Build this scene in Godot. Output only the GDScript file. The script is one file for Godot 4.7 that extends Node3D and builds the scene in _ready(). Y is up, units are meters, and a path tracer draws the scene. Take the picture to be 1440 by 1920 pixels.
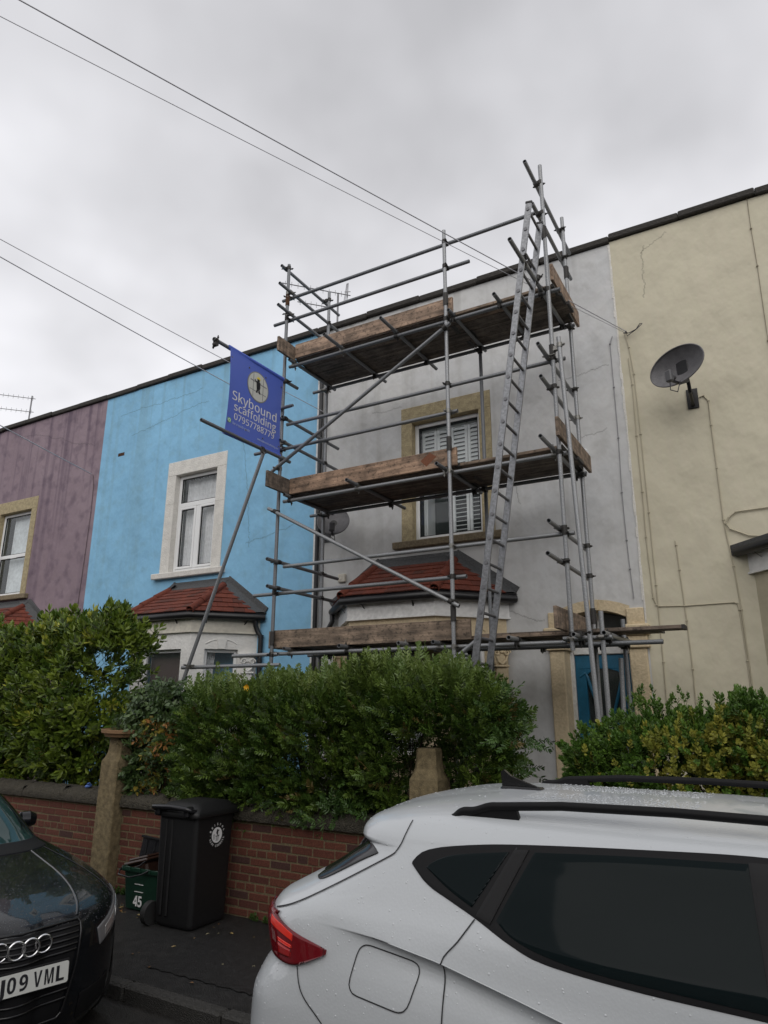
extends Node3D
# A terrace of painted houses with a scaffold, hedges, bins and two parked cars, under an overcast sky.
# World: x runs along the terrace, y up, the house fronts stand at z = -8.7, pavement at y = 0, road at y = -0.1.

const FZ := -8.7
var M := {}
var taken := {}
var rng := RandomNumberGenerator.new()

# ---------------------------------------------------------------- mesh collecting
class Mb:
	var v := PackedVector3Array()
	var n := PackedVector3Array()
	var t := PackedVector2Array()
	var ix := PackedInt32Array()

	func tri(a: Vector3, b: Vector3, c: Vector3, na: Vector3, nb: Vector3, nc: Vector3, ua := Vector2.ZERO, ub := Vector2.ZERO, uc := Vector2.ZERO) -> void:
		var k := v.size()
		v.append(a); v.append(b); v.append(c)
		n.append(na); n.append(nb); n.append(nc)
		t.append(ua); t.append(ub); t.append(uc)
		if (b - a).cross(c - a).dot(na + nb + nc) > 0.0:
			ix.append(k); ix.append(k + 2); ix.append(k + 1)
		else:
			ix.append(k); ix.append(k + 1); ix.append(k + 2)

	func ftri(a: Vector3, b: Vector3, c: Vector3) -> void:
		var m := (b - a).cross(c - a).normalized()
		tri(a, b, c, m, m, m)

	func quad(a: Vector3, b: Vector3, c: Vector3, d: Vector3, uv := PackedVector2Array()) -> void:
		var m := (b - a).cross(c - a)
		if m.length_squared() < 1e-16:
			m = (c - a).cross(d - a)
		m = m.normalized()
		if uv.size() == 4:
			tri(a, b, c, m, m, m, uv[0], uv[1], uv[2]); tri(a, c, d, m, m, m, uv[0], uv[2], uv[3])
		else:
			tri(a, b, c, m, m, m); tri(a, c, d, m, m, m)

	func box(c: Vector3, s: Vector3, bs := Basis.IDENTITY, bev := 0.0) -> void:
		var h := s * 0.5
		if bev <= 0.0:
			for ax in 3:
				for sg in [-1.0, 1.0]:
					var e := Vector3.ZERO; e[ax] = sg
					var p := Vector3.ZERO; p[(ax + 1) % 3] = 1.0
					var q := Vector3.ZERO; q[(ax + 2) % 3] = 1.0
					_oquad(c, bs, [(e - p - q) * h, (e + p - q) * h, (e + p + q) * h, (e - p + q) * h], e)
			return
		var i := h - Vector3(bev, bev, bev)
		for ax in 3:
			var a1 := (ax + 1) % 3
			var a2 := (ax + 2) % 3
			for sg in [-1.0, 1.0]:
				var e := Vector3.ZERO; e[ax] = sg
				var l := []
				for w in [[-1.0, -1.0], [1.0, -1.0], [1.0, 1.0], [-1.0, 1.0]]:
					var p := Vector3.ZERO; p[ax] = sg * h[ax]; p[a1] = w[0] * i[a1]; p[a2] = w[1] * i[a2]
					l.append(p)
				_oquad(c, bs, l, e)
			for s1 in [-1.0, 1.0]:
				for s2 in [-1.0, 1.0]:
					var l := []
					for w in [[-1.0, 0], [1.0, 0], [1.0, 1], [-1.0, 1]]:
						var p := Vector3.ZERO
						p[ax] = w[0] * i[ax]
						p[a1] = s1 * (h[a1] if w[1] == 0 else i[a1]); p[a2] = s2 * (i[a2] if w[1] == 0 else h[a2])
						l.append(p)
					var e := Vector3.ZERO; e[a1] = s1; e[a2] = s2
					_oquad(c, bs, l, e)
		for sx in [-1.0, 1.0]:
			for sy in [-1.0, 1.0]:
				for sz in [-1.0, 1.0]:
					var d := Vector3(sx, sy, sz)
					var p0 := c + bs * (d * Vector3(h.x, i.y, i.z)); var p1 := c + bs * (d * Vector3(i.x, h.y, i.z)); var p2 := c + bs * (d * Vector3(i.x, i.y, h.z))
					var m := (p1 - p0).cross(p2 - p0).normalized()
					if m.dot(bs * d) < 0.0: m = -m
					tri(p0, p1, p2, m, m, m)

	func _oquad(c: Vector3, bs: Basis, l: Array, e: Vector3) -> void:
		var p0: Vector3 = c + bs * l[0]; var p1: Vector3 = c + bs * l[1]; var p2: Vector3 = c + bs * l[2]; var p3: Vector3 = c + bs * l[3]
		var m := (p1 - p0).cross(p2 - p0).normalized()
		if m.dot(bs * e) < 0.0: m = -m
		var u := Vector2(0, 0)
		tri(p0, p1, p2, m, m, m, u, u, u); tri(p0, p2, p3, m, m, m, u, u, u)

	# a box given by two corners
	func bb(a: Vector3, b: Vector3, bev := 0.0) -> void:
		box((a + b) * 0.5, (b - a).abs(), Basis.IDENTITY, bev)

	# a bar of rectangular section from a to b; up is the direction of the section's height
	func bar(a: Vector3, b: Vector3, w: float, h: float, up := Vector3.UP, bev := 0.0) -> void:
		var x := (b - a).normalized()
		var z := x.cross(up).normalized()
		var y := z.cross(x)
		box((a + b) * 0.5, Vector3((b - a).length(), h, w), Basis(x, y, z), bev)

	func tube(a: Vector3, b: Vector3, r: float, k := 12, hollow := 0.0, r2 := -1.0) -> void:
		if r2 < 0.0: r2 = r
		var d := (b - a).normalized()
		var x := d.cross(Vector3.UP if absf(d.y) < 0.9 else Vector3.RIGHT).normalized()
		var y := d.cross(x)
		for j in k:
			var e0 := x * cos(TAU * j / k) + y * sin(TAU * j / k)
			var e1 := x * cos(TAU * (j + 1) / k) + y * sin(TAU * (j + 1) / k)
			tri(a + e0 * r, b + e0 * r2, b + e1 * r2, e0, e0, e1); tri(a + e0 * r, b + e1 * r2, a + e1 * r, e0, e1, e1)
			if hollow > 0.0:
				var q := r - hollow
				for w in [[a, -d, d], [b, d, -d]]:
					var o: Vector3 = w[0]; var m: Vector3 = w[1]; var inn: Vector3 = w[2] * 0.25
					tri(o + e0 * r, o + e1 * r, o + e1 * q, m, m, m); tri(o + e0 * r, o + e1 * q, o + e0 * q, m, m, m)
					tri(o + e0 * q, o + e1 * q, o + e1 * q + inn, -e0, -e1, -e1); tri(o + e0 * q, o + e1 * q + inn, o + e0 * q + inn, -e0, -e1, -e0)
					tri(o + inn, o + e0 * q + inn, o + e1 * q + inn, m, m, m)
			else:
				tri(a, a + e0 * r, a + e1 * r, -d, -d, -d); tri(b, b + e0 * r2, b + e1 * r2, d, d, d)

	func path(p: Array, r: float, k := 8) -> void:
		var fr := []
		var x := Vector3.ZERO
		for i in p.size():
			var d: Vector3 = ((p[mini(i + 1, p.size() - 1)] as Vector3) - (p[maxi(i - 1, 0)] as Vector3)).normalized()
			if i == 0: x = d.cross(Vector3.UP if absf(d.y) < 0.9 else Vector3.RIGHT).normalized()
			else: x = (x - d * x.dot(d)).normalized()
			fr.append([x, d.cross(x)])
		for i in p.size() - 1:
			for j in k:
				var c0 := cos(TAU * j / k); var s0 := sin(TAU * j / k); var c1 := cos(TAU * (j + 1) / k); var s1 := sin(TAU * (j + 1) / k)
				var a0: Vector3 = fr[i][0] * c0 + fr[i][1] * s0; var a1: Vector3 = fr[i][0] * c1 + fr[i][1] * s1
				var b0: Vector3 = fr[i + 1][0] * c0 + fr[i + 1][1] * s0; var b1: Vector3 = fr[i + 1][0] * c1 + fr[i + 1][1] * s1
				tri(p[i] + a0 * r, p[i + 1] + b0 * r, p[i + 1] + b1 * r, a0, b0, b1); tri(p[i] + a0 * r, p[i + 1] + b1 * r, p[i] + a1 * r, a0, b1, a1)

	# a flat outline in the xy plane of xf, given thickness along its z
	func prism(poly: PackedVector2Array, xf: Transform3D, depth: float) -> void:
		var tr := Geometry2D.triangulate_polygon(poly)
		var zf := xf.basis.z.normalized()
		for k in range(0, tr.size(), 3):
			var a := poly[tr[k]]; var b := poly[tr[k + 1]]; var c := poly[tr[k + 2]]
			tri(xf * Vector3(a.x, a.y, 0), xf * Vector3(b.x, b.y, 0), xf * Vector3(c.x, c.y, 0), -zf, -zf, -zf)
			tri(xf * Vector3(a.x, a.y, depth), xf * Vector3(b.x, b.y, depth), xf * Vector3(c.x, c.y, depth), zf, zf, zf)
		var cw := Geometry2D.is_polygon_clockwise(poly)
		for k in poly.size():
			var a := poly[k]; var b := poly[(k + 1) % poly.size()]
			var e := (b - a).normalized()
			var m := (xf.basis * (Vector3(e.y, -e.x, 0) * (-1.0 if cw else 1.0))).normalized()
			var p0 := xf * Vector3(a.x, a.y, 0); var p1 := xf * Vector3(b.x, b.y, 0); var p2 := xf * Vector3(b.x, b.y, depth); var p3 := xf * Vector3(a.x, a.y, depth)
			tri(p0, p1, p2, m, m, m); tri(p0, p2, p3, m, m, m)

	# outline (r, y) turned about the y axis of xf
	func lathe(pr: Array, xf: Transform3D, k := 20) -> void:
		for i in pr.size() - 1:
			var p: Vector2 = pr[i]; var q: Vector2 = pr[i + 1]
			var e := (q - p).normalized()
			for j in k:
				var t0 := TAU * j / k; var t1 := TAU * (j + 1) / k
				var d0 := Vector3(cos(t0), 0, sin(t0)); var d1 := Vector3(cos(t1), 0, sin(t1))
				var m0 := (xf.basis * (d0 * e.y + Vector3(0, -e.x, 0))).normalized(); var m1 := (xf.basis * (d1 * e.y + Vector3(0, -e.x, 0))).normalized()
				var a := xf * (d0 * p.x + Vector3(0, p.y, 0)); var b := xf * (d0 * q.x + Vector3(0, q.y, 0))
				var c := xf * (d1 * q.x + Vector3(0, q.y, 0)); var d := xf * (d1 * p.x + Vector3(0, p.y, 0))
				tri(a, b, c, m0, m0, m1); tri(a, c, d, m0, m1, m1)

	# rows of points joined smoothly; out is a point the normals should point away from
	func grid(rows: Array, inside: Vector3, uvs := false) -> void:
		var nr := rows.size(); var nc: int = rows[0].size()
		var nm := []
		for i in nr:
			var l := PackedVector3Array()
			for j in nc:
				var a: Vector3 = rows[i][maxi(j - 1, 0)]; var b: Vector3 = rows[i][mini(j + 1, nc - 1)]
				var c: Vector3 = rows[maxi(i - 1, 0)][j]; var d: Vector3 = rows[mini(i + 1, nr - 1)][j]
				var m := (b - a).cross(d - c)
				if m.length_squared() < 1e-14:
					c = rows[maxi(i - 1, 0)][clampi(j, 1, nc - 2)]; d = rows[mini(i + 1, nr - 1)][clampi(j, 1, nc - 2)]
					m = (b - a).cross(d - c)
				m = m.normalized()
				if m.dot(rows[i][j] - inside) < 0.0: m = -m
				l.append(m)
			nm.append(l)
		for i in nr - 1:
			for j in nc - 1:
				var u0 := Vector2(float(j) / (nc - 1), float(i) / (nr - 1)) if uvs else Vector2.ZERO
				var u1 := Vector2(float(j + 1) / (nc - 1), float(i) / (nr - 1)) if uvs else Vector2.ZERO
				var u2 := Vector2(float(j + 1) / (nc - 1), float(i + 1) / (nr - 1)) if uvs else Vector2.ZERO
				var u3 := Vector2(float(j) / (nc - 1), float(i + 1) / (nr - 1)) if uvs else Vector2.ZERO
				tri(rows[i][j], rows[i][j + 1], rows[i + 1][j + 1], nm[i][j], nm[i][j + 1], nm[i + 1][j + 1], u0, u1, u2)
				tri(rows[i][j], rows[i + 1][j + 1], rows[i + 1][j], nm[i][j], nm[i + 1][j + 1], nm[i + 1][j], u0, u2, u3)

	func mesh() -> ArrayMesh:
		var a := []
		a.resize(Mesh.ARRAY_MAX)
		a[Mesh.ARRAY_VERTEX] = v; a[Mesh.ARRAY_NORMAL] = n; a[Mesh.ARRAY_TEX_UV] = t; a[Mesh.ARRAY_INDEX] = ix
		var m := ArrayMesh.new()
		m.add_surface_from_arrays(Mesh.PRIMITIVE_TRIANGLES, a)
		return m

# ---------------------------------------------------------------- nodes
func numbered(s: String) -> String:
	if not taken.has(s):
		taken[s] = 0
		return s
	taken[s] += 1
	return "%s_%03d" % [s, taken[s]]

func thing(called: String, label: String, category: String, at := Vector3.ZERO, group := "") -> Node3D:
	var o := Node3D.new()
	o.name = numbered(called)
	add_child(o)
	o.position = at
	return tag(o, label, category, group)

func tag(o: Node3D, label: String, category: String, group := "") -> Node3D:
	o.set_meta("label", label)
	o.set_meta("category", category)
	if group != "": o.set_meta("group", group)
	return o

# a mesh in world coordinates, put under a thing or part
func put(called: String, mb: Mb, m: Material, parent: Node3D) -> MeshInstance3D:
	return put_mesh(called, mb.mesh(), m, parent, Transform3D.IDENTITY)

func put_mesh(called: String, me: Mesh, m: Material, parent: Node3D, xf: Transform3D, in_world := true) -> MeshInstance3D:
	var o := MeshInstance3D.new()
	o.mesh = me
	o.material_override = m
	o.name = called if parent != self else numbered(called)
	parent.add_child(o, true)
	if in_world: o.global_transform = xf
	else: o.transform = xf
	return o

func structure(called: String, mb: Mb, m: Material) -> MeshInstance3D:
	var o := put(called, mb, m, self)
	o.set_meta("kind", "structure")
	return o

# ---------------------------------------------------------------- materials
func noise_bytes(sd: int, freq: float, oct: int, w: int, h: int, seamless := true) -> PackedByteArray:
	var f := FastNoiseLite.new()
	f.seed = sd; f.frequency = freq; f.fractal_octaves = oct
	f.noise_type = FastNoiseLite.TYPE_SIMPLEX_SMOOTH
	var im := f.get_seamless_image(w, h) if seamless else f.get_image(w, h)
	im.convert(Image.FORMAT_L8)
	return im.get_data()

# a grey texture between lo and hi of white, from two layers of noise
func tone(sd: int, f1: float, f2: float, lo: float, hi: float, size := 256, mix := 0.5) -> ImageTexture:
	var a := noise_bytes(sd, f1, 4, size, size); var b := noise_bytes(sd + 7, f2, 2, size, size)
	var d := PackedByteArray(); d.resize(size * size)
	for i in size * size:
		d[i] = int(clampf(lo + (hi - lo) * (a[i] * (1.0 - mix) + b[i] * mix) / 255.0, 0.0, 1.0) * 255.0)
	var im := Image.create_from_data(size, size, false, Image.FORMAT_L8, d)
	im.convert(Image.FORMAT_RGB8)
	return ImageTexture.create_from_image(im)

func bumps(sd: int, freq: float, oct: int, strength: float, size := 256, cellular := false) -> ImageTexture:
	var f := FastNoiseLite.new()
	f.seed = sd; f.frequency = freq; f.fractal_octaves = oct
	f.noise_type = FastNoiseLite.TYPE_CELLULAR if cellular else FastNoiseLite.TYPE_SIMPLEX_SMOOTH
	if cellular:
		f.cellular_return_type = FastNoiseLite.RETURN_DISTANCE
		f.fractal_type = FastNoiseLite.FRACTAL_NONE
	var im := f.get_seamless_image(size, size)
	im.convert(Image.FORMAT_RGBA8)
	im.bump_map_to_normal_map(strength)
	return ImageTexture.create_from_image(im)

func lin(r: float, g: float, b: float) -> Color:
	return Color(r, g, b).linear_to_srgb()

func mat(c: Color, rough := 0.7, metal := 0.0) -> StandardMaterial3D:
	var m := StandardMaterial3D.new()
	m.albedo_color = c; m.roughness = rough; m.metallic = metal
	return m

func tri_tex(m: StandardMaterial3D, tx: Texture2D, scale: float, nm: Texture2D = null, ns := 1.0) -> StandardMaterial3D:
	m.uv1_triplanar = true
	m.uv1_world_triplanar = true
	m.uv1_scale = Vector3(scale, scale, scale)
	if tx: m.albedo_texture = tx
	if nm:
		m.normal_enabled = true; m.normal_texture = nm; m.normal_scale = ns
	return m

func glass(tint: Color, alpha: float) -> StandardMaterial3D:
	var m := mat(Color(tint.r, tint.g, tint.b, alpha), 0.02)
	m.transparency = BaseMaterial3D.TRANSPARENCY_ALPHA
	return m

func make_materials() -> void:
	var grain := tone(3, 0.02, 0.15, 0.7, 1.0)
	var soft := tone(11, 0.01, 0.05, 0.78, 1.0)
	var coarse := tone(21, 0.04, 0.2, 0.45, 1.0, 256, 0.6)
	var nb := bumps(5, 0.08, 4, 3.0)
	var nfine := bumps(6, 0.25, 3, 3.0)
	M.stone = tri_tex(mat(lin(0.60, 0.50, 0.30), 0.85), tone(29, 0.03, 0.15, 0.6, 1.0), 1.2, nb, 0.3)
	M.stone_white = tri_tex(mat(lin(0.78, 0.76, 0.71), 0.8), tone(31, 0.02, 0.1, 0.84, 1.0), 1.1, nb, 0.4)
	M.stone_sill = tri_tex(mat(lin(0.42, 0.34, 0.22), 0.9), coarse, 1.8, nb, 0.8)
	M.stone_bay = tri_tex(mat(lin(0.72, 0.59, 0.39), 0.85), tone(26, 0.02, 0.1, 0.8, 1.0), 0.9, nb, 0.3)
	M.render_white = tri_tex(mat(lin(0.84, 0.83, 0.80), 0.75), tone(28, 0.02, 0.1, 0.88, 1.0), 0.8, nb, 0.3)
	M.fascia = tri_tex(mat(lin(0.74, 0.70, 0.60), 0.6), soft, 1.0)
	M.fascia_white = tri_tex(mat(lin(0.86, 0.86, 0.84), 0.5), soft, 1.0)
	M.coping = tri_tex(mat(lin(0.075, 0.068, 0.06), 0.9), coarse, 1.5, nb, 1.0)
	M.coping_wall = tri_tex(mat(lin(0.17, 0.15, 0.11), 0.95), tone(41, 0.06, 0.25, 0.25, 1.0, 256, 0.6), 1.8, bumps(8, 0.12, 4, 8.0), 1.6)
	M.pillar = tri_tex(mat(lin(0.36, 0.28, 0.15), 0.92), tone(45, 0.025, 0.2, 0.4, 1.0, 512, 0.55), 0.9, bumps(9, 0.06, 4, 3.0), 0.35)
	M.upvc = mat(lin(0.75, 0.76, 0.76), 0.35)
	M.dark = mat(lin(0.012, 0.012, 0.013), 0.9)
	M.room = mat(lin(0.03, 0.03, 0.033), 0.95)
	M.black_plastic = tri_tex(mat(lin(0.016, 0.016, 0.018), 0.4), grain, 2.0)
	M.lead = tri_tex(mat(lin(0.16, 0.165, 0.17), 0.6, 0.2), coarse, 2.5, nb, 0.8)
	M.tiles = []
	for k in 4:
		M.tiles.append(tri_tex(mat(lin([0.26, 0.21, 0.30, 0.17][k], [0.058, 0.05, 0.07, 0.05][k], [0.03, 0.028, 0.035, 0.03][k]), 0.85), tone(27, 0.03, 0.15, 0.5, 1.0), 2.2, nfine, 0.5))
	M.glass = glass(Color(0.85, 0.92, 0.92), 0.05)
	M.curtain = tri_tex(mat(lin(0.82, 0.84, 0.86), 0.9), soft, 1.0)
	M.blind = tri_tex(mat(lin(0.80, 0.87, 0.90), 0.9), soft, 0.7)
	M.shutter = mat(lin(0.66, 0.70, 0.70), 0.5)
	M.brown_blind = mat(lin(0.10, 0.065, 0.06), 0.9)
	# garden wall
	M.bricks = []
	for k in 6:
		M.bricks.append(tri_tex(mat(lin([0.23, 0.195, 0.26, 0.17, 0.21, 0.12][k], [0.070, 0.058, 0.082, 0.053, 0.064, 0.05][k], [0.042, 0.036, 0.046, 0.036, 0.039, 0.04][k]), 0.9), coarse, 4.0, nfine, 0.8))
	M.mortar = tri_tex(mat(lin(0.30, 0.235, 0.13), 0.95), coarse, 3.0, nfine, 1.0)
	# scaffold
	M.steel = []
	for k in 3:
		M.steel.append(tri_tex(mat(lin([0.42, 0.32, 0.52][k], [0.435, 0.335, 0.535][k], [0.455, 0.355, 0.55][k]), [0.45, 0.5, 0.4][k], 0.45), tone(51 + k, 0.05, 0.2, 0.5, 1.0), 5.0, nfine, 0.3))
	M.coupler = tri_tex(mat(lin(0.11, 0.105, 0.10), 0.6, 0.6), coarse, 6.0, nfine, 0.5)
	M.coupler_zinc = tri_tex(mat(lin(0.42, 0.41, 0.38), 0.4, 0.7), coarse, 6.0)
	M.rust = tri_tex(mat(lin(0.16, 0.07, 0.03), 0.9), coarse, 6.0)
	M.alu = tri_tex(mat(lin(0.40, 0.41, 0.43), 0.4, 0.7), tone(55, 0.03, 0.2, 0.55, 1.0), 3.0)
	M.wood = []
	for k in 4: M.wood.append(wood_mat(60 + k, [lin(0.40, 0.28, 0.20), lin(0.40, 0.265, 0.18), lin(0.27, 0.20, 0.145), lin(0.18, 0.14, 0.11)][k]))
	M.board_under = wood_mat(66, lin(0.17, 0.14, 0.115))
	# ground
	M.asphalt = tri_tex(mat(lin(0.038, 0.037, 0.036), 0.5), tone(71, 0.02, 0.4, 0.1, 1.0, 512, 0.4), 0.7, bumps(72, 0.35, 3, 6.0, 512), 0.9)
	M.asphalt_patch = tri_tex(mat(lin(0.03, 0.03, 0.031), 0.42), tone(78, 0.02, 0.5, 0.2, 1.0, 512, 0.5), 0.9, bumps(79, 0.4, 2, 7.0, 512), 1.0)
	M.road = tri_tex(mat(lin(0.05, 0.046, 0.04), 0.4), tone(73, 0.02, 0.5, 0.3, 1.0, 512, 0.5), 0.6, bumps(74, 0.35, 3, 6.0, 512), 0.8)
	M.kerb = tri_tex(mat(lin(0.075, 0.072, 0.066), 0.75), coarse, 2.0, bumps(75, 0.15, 4, 6.0), 1.0)
	M.soil = tri_tex(mat(lin(0.03, 0.024, 0.017), 0.95), coarse, 2.0, bumps(76, 0.1, 4, 8.0), 1.5)

# planks: long grain, knots and dark wear
func wood_mat(sd: int, c: Color) -> StandardMaterial3D:
	var w := 512; var h := 128
	var f := FastNoiseLite.new(); f.seed = sd; f.frequency = 0.05; f.fractal_octaves = 3
	var g := f.get_seamless_image(32, h); g.resize(w, h, Image.INTERPOLATE_CUBIC); g.convert(Image.FORMAT_L8)
	var gd := g.get_data()
	var b := noise_bytes(sd + 3, 0.012, 4, w, h); var s := noise_bytes(sd + 5, 0.06, 3, w, h)
	var d := PackedByteArray(); d.resize(w * h * 3)
	for i in w * h:
		var k := 0.55 + 0.35 * gd[i] / 255.0 + 0.35 * (b[i] / 255.0 - 0.5)
		var worn := clampf((s[i] / 255.0 - 0.62) * 5.0, 0.0, 1.0)
		k *= 1.0 - 0.28 * worn
		d[i * 3] = int(clampf(c.r * k * 1.15, 0, 1) * 255); d[i * 3 + 1] = int(clampf(c.g * k * 1.15, 0, 1) * 255); d[i * 3 + 2] = int(clampf(c.b * k * 1.15, 0, 1) * 255)
	var im := Image.create_from_data(w, h, false, Image.FORMAT_RGB8, d)
	var m := mat(Color.WHITE, 0.85)
	m.albedo_texture = ImageTexture.create_from_image(im)
	m.uv1_triplanar = true; m.uv1_world_triplanar = true
	m.uv1_scale = Vector3(0.5, 2.2, 2.2)
	m.normal_enabled = true; m.normal_texture = bumps(sd + 9, 0.1, 3, 3.0); m.normal_scale = 0.5
	return m

# painted render of one house front: clouded paint, weather streaks from the coping and sills, cracks
func render_mat(sd: int, base: Color, shade: Color, light: Color, blotch: float, streak: float, cracks: Array, sills: Array, x0: float, x1: float, y0: float, y1: float) -> StandardMaterial3D:
	var w := 448; var h := 640
	var a := noise_bytes(sd, 0.006, 4, w, h, false); var b := noise_bytes(sd + 1, 0.03, 4, w, h, false)
	var f := FastNoiseLite.new(); f.seed = sd + 2; f.frequency = 0.035; f.fractal_octaves = 4
	var st := f.get_image(w, 20); st.resize(w, h, Image.INTERPOLATE_CUBIC); st.convert(Image.FORMAT_L8)
	var sb := st.get_data()
	var d := PackedByteArray(); d.resize(w * h * 3)
	for j in h:
		var top := 0.35 + 0.65 * exp(-float(j) / h * 4.5)
		for i in w:
			var q := j * w + i
			var k1 := clampf((a[q] / 255.0 - 0.5) * 2.2 * blotch + 0.35, 0.0, 1.0)
			var k2 := clampf((b[q] / 255.0 - 0.55) * 3.0, 0.0, 1.0) * blotch * 0.5
			var k3 := clampf((sb[q] / 255.0 - 0.52) * 4.0, 0.0, 1.0) * streak * top
			var c := base.lerp(light, k1 * 0.8).lerp(shade, clampf(k2 + k3, 0.0, 0.9))
			d[q * 3] = int(c.r * 255); d[q * 3 + 1] = int(c.g * 255); d[q * 3 + 2] = int(c.b * 255)
	# dirt below the ends of sills
	for s in sills:
		var sx := int((s[0] - x0) / (x1 - x0) * w); var sy := int((y1 - s[1]) / (y1 - y0) * h)
		for j in range(sy, mini(sy + 90, h)):
			var k := 0.25 * (1.0 - float(j - sy) / 90.0)
			for i in range(maxi(sx - 5, 0), mini(sx + 6, w)):
				var q := (j * w + i) * 3
				var e := k * (1.0 - absf(i - sx) / 6.0) * sb[j * w + i] / 160.0
				d[q] = int(lerpf(d[q], shade.r * 200, clampf(e, 0, 1))); d[q + 1] = int(lerpf(d[q + 1], shade.g * 200, clampf(e, 0, 1))); d[q + 2] = int(lerpf(d[q + 2], shade.b * 200, clampf(e, 0, 1)))
	# hair cracks wander from point to point
	var r := RandomNumberGenerator.new(); r.seed = sd
	for cr in cracks:
		var p := Vector2((cr[0] - x0) / (x1 - x0) * w, (y1 - cr[1]) / (y1 - y0) * h); var e := Vector2((cr[2] - x0) / (x1 - x0) * w, (y1 - cr[3]) / (y1 - y0) * h)
		var steps := int(p.distance_to(e)) + 2
		var off := 0.0
		for k in steps:
			off += r.randf_range(-0.7, 0.7)
			var o := p.lerp(e, float(k) / steps) + Vector2(-(e - p).y, (e - p).x).normalized() * off
			if o.x >= 0 and o.x < w and o.y >= 0 and o.y < h:
				var q := (int(o.y) * w + int(o.x)) * 3
				for ch in 3: d[q + ch] = int(d[q + ch] * 0.80)
	var m := mat(Color.WHITE, 0.82)
	m.albedo_texture = ImageTexture.create_from_image(Image.create_from_data(w, h, false, Image.FORMAT_RGB8, d))
	m.normal_enabled = true; m.normal_texture = M.render_bumps; m.normal_scale = 0.8
	return m

# wall front in cells round its openings
func wall_front(mb: Mb, x0: float, x1: float, y0: float, y1: float, z: float, holes: Array) -> void:
	var xs := [x0, x1]; var ys := [y0, y1]
	for r in holes:
		for q in [r[0], r[2]]: if q > x0 and q < x1: xs.append(q)
		for q in [r[1], r[3]]: if q > y0 and q < y1: ys.append(q)
	xs.sort(); ys.sort()
	for i in xs.size() - 1:
		for j in ys.size() - 1:
			if xs[i + 1] - xs[i] < 1e-4 or ys[j + 1] - ys[j] < 1e-4: continue
			var cx: float = (xs[i] + xs[i + 1]) / 2; var cy: float = (ys[j] + ys[j + 1]) / 2
			var open := false
			for r in holes: if cx > r[0] and cx < r[2] and cy > r[1] and cy < r[3]: open = true
			if open: continue
			var uv := PackedVector2Array()
			for p in [[xs[i], ys[j]], [xs[i + 1], ys[j]], [xs[i + 1], ys[j + 1]], [xs[i], ys[j + 1]]]:
				uv.append(Vector2((p[0] - x0) / (x1 - x0), (y1 - p[1]) / (y1 - y0)))
			mb.quad(Vector3(xs[i], ys[j], z), Vector3(xs[i + 1], ys[j], z), Vector3(xs[i + 1], ys[j + 1], z), Vector3(xs[i], ys[j + 1], z), uv)

func house(called: String, label: String, x0: float, x1: float, ytop: float, z: float, skin: Material, holes: Array) -> Node3D:
	var o := thing(called, label, "house", Vector3((x0 + x1) / 2, 0.4, z), "painted terraced houses")
	var y0 := 0.3
	var mb := Mb.new()
	wall_front(mb, x0, x1, y0, ytop, z, holes)
	put("wall", mb, skin, o)
	# party walls, back wall and flat roof behind the parapet
	mb = Mb.new()
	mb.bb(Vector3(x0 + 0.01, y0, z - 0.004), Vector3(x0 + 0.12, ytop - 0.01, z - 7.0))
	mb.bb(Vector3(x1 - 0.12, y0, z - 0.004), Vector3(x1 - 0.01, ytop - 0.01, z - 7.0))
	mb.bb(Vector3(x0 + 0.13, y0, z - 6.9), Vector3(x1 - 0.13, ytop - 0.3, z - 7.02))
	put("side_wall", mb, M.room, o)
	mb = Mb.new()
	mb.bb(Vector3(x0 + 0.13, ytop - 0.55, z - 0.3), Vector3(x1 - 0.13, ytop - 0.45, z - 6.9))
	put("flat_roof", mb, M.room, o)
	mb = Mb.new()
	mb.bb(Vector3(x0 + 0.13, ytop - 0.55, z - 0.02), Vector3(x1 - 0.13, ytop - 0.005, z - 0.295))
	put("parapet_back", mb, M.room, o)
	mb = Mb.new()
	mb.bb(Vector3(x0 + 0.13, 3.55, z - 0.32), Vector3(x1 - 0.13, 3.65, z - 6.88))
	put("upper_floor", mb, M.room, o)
	# coping stones along the parapet, each a little off
	var k := int(round((x1 - x0) / 0.92))
	for i in k:
		var a := x0 + (x1 - x0) * i / k; var b := x0 + (x1 - x0) * (i + 1) / k
		mb = Mb.new()
		var dy := rng.randf_range(-0.008, 0.012); var dz := rng.randf_range(-0.012, 0.012)
		mb.box(Vector3((a + b) / 2, ytop + 0.05 + dy, z - 0.12 + dz), Vector3(b - a - 0.003, 0.1, 0.36), Basis(Vector3(0, 0, 1), rng.randf_range(-0.006, 0.006)), 0.014)
		put("coping_stone", mb, M.coping, o)
	return o

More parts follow.
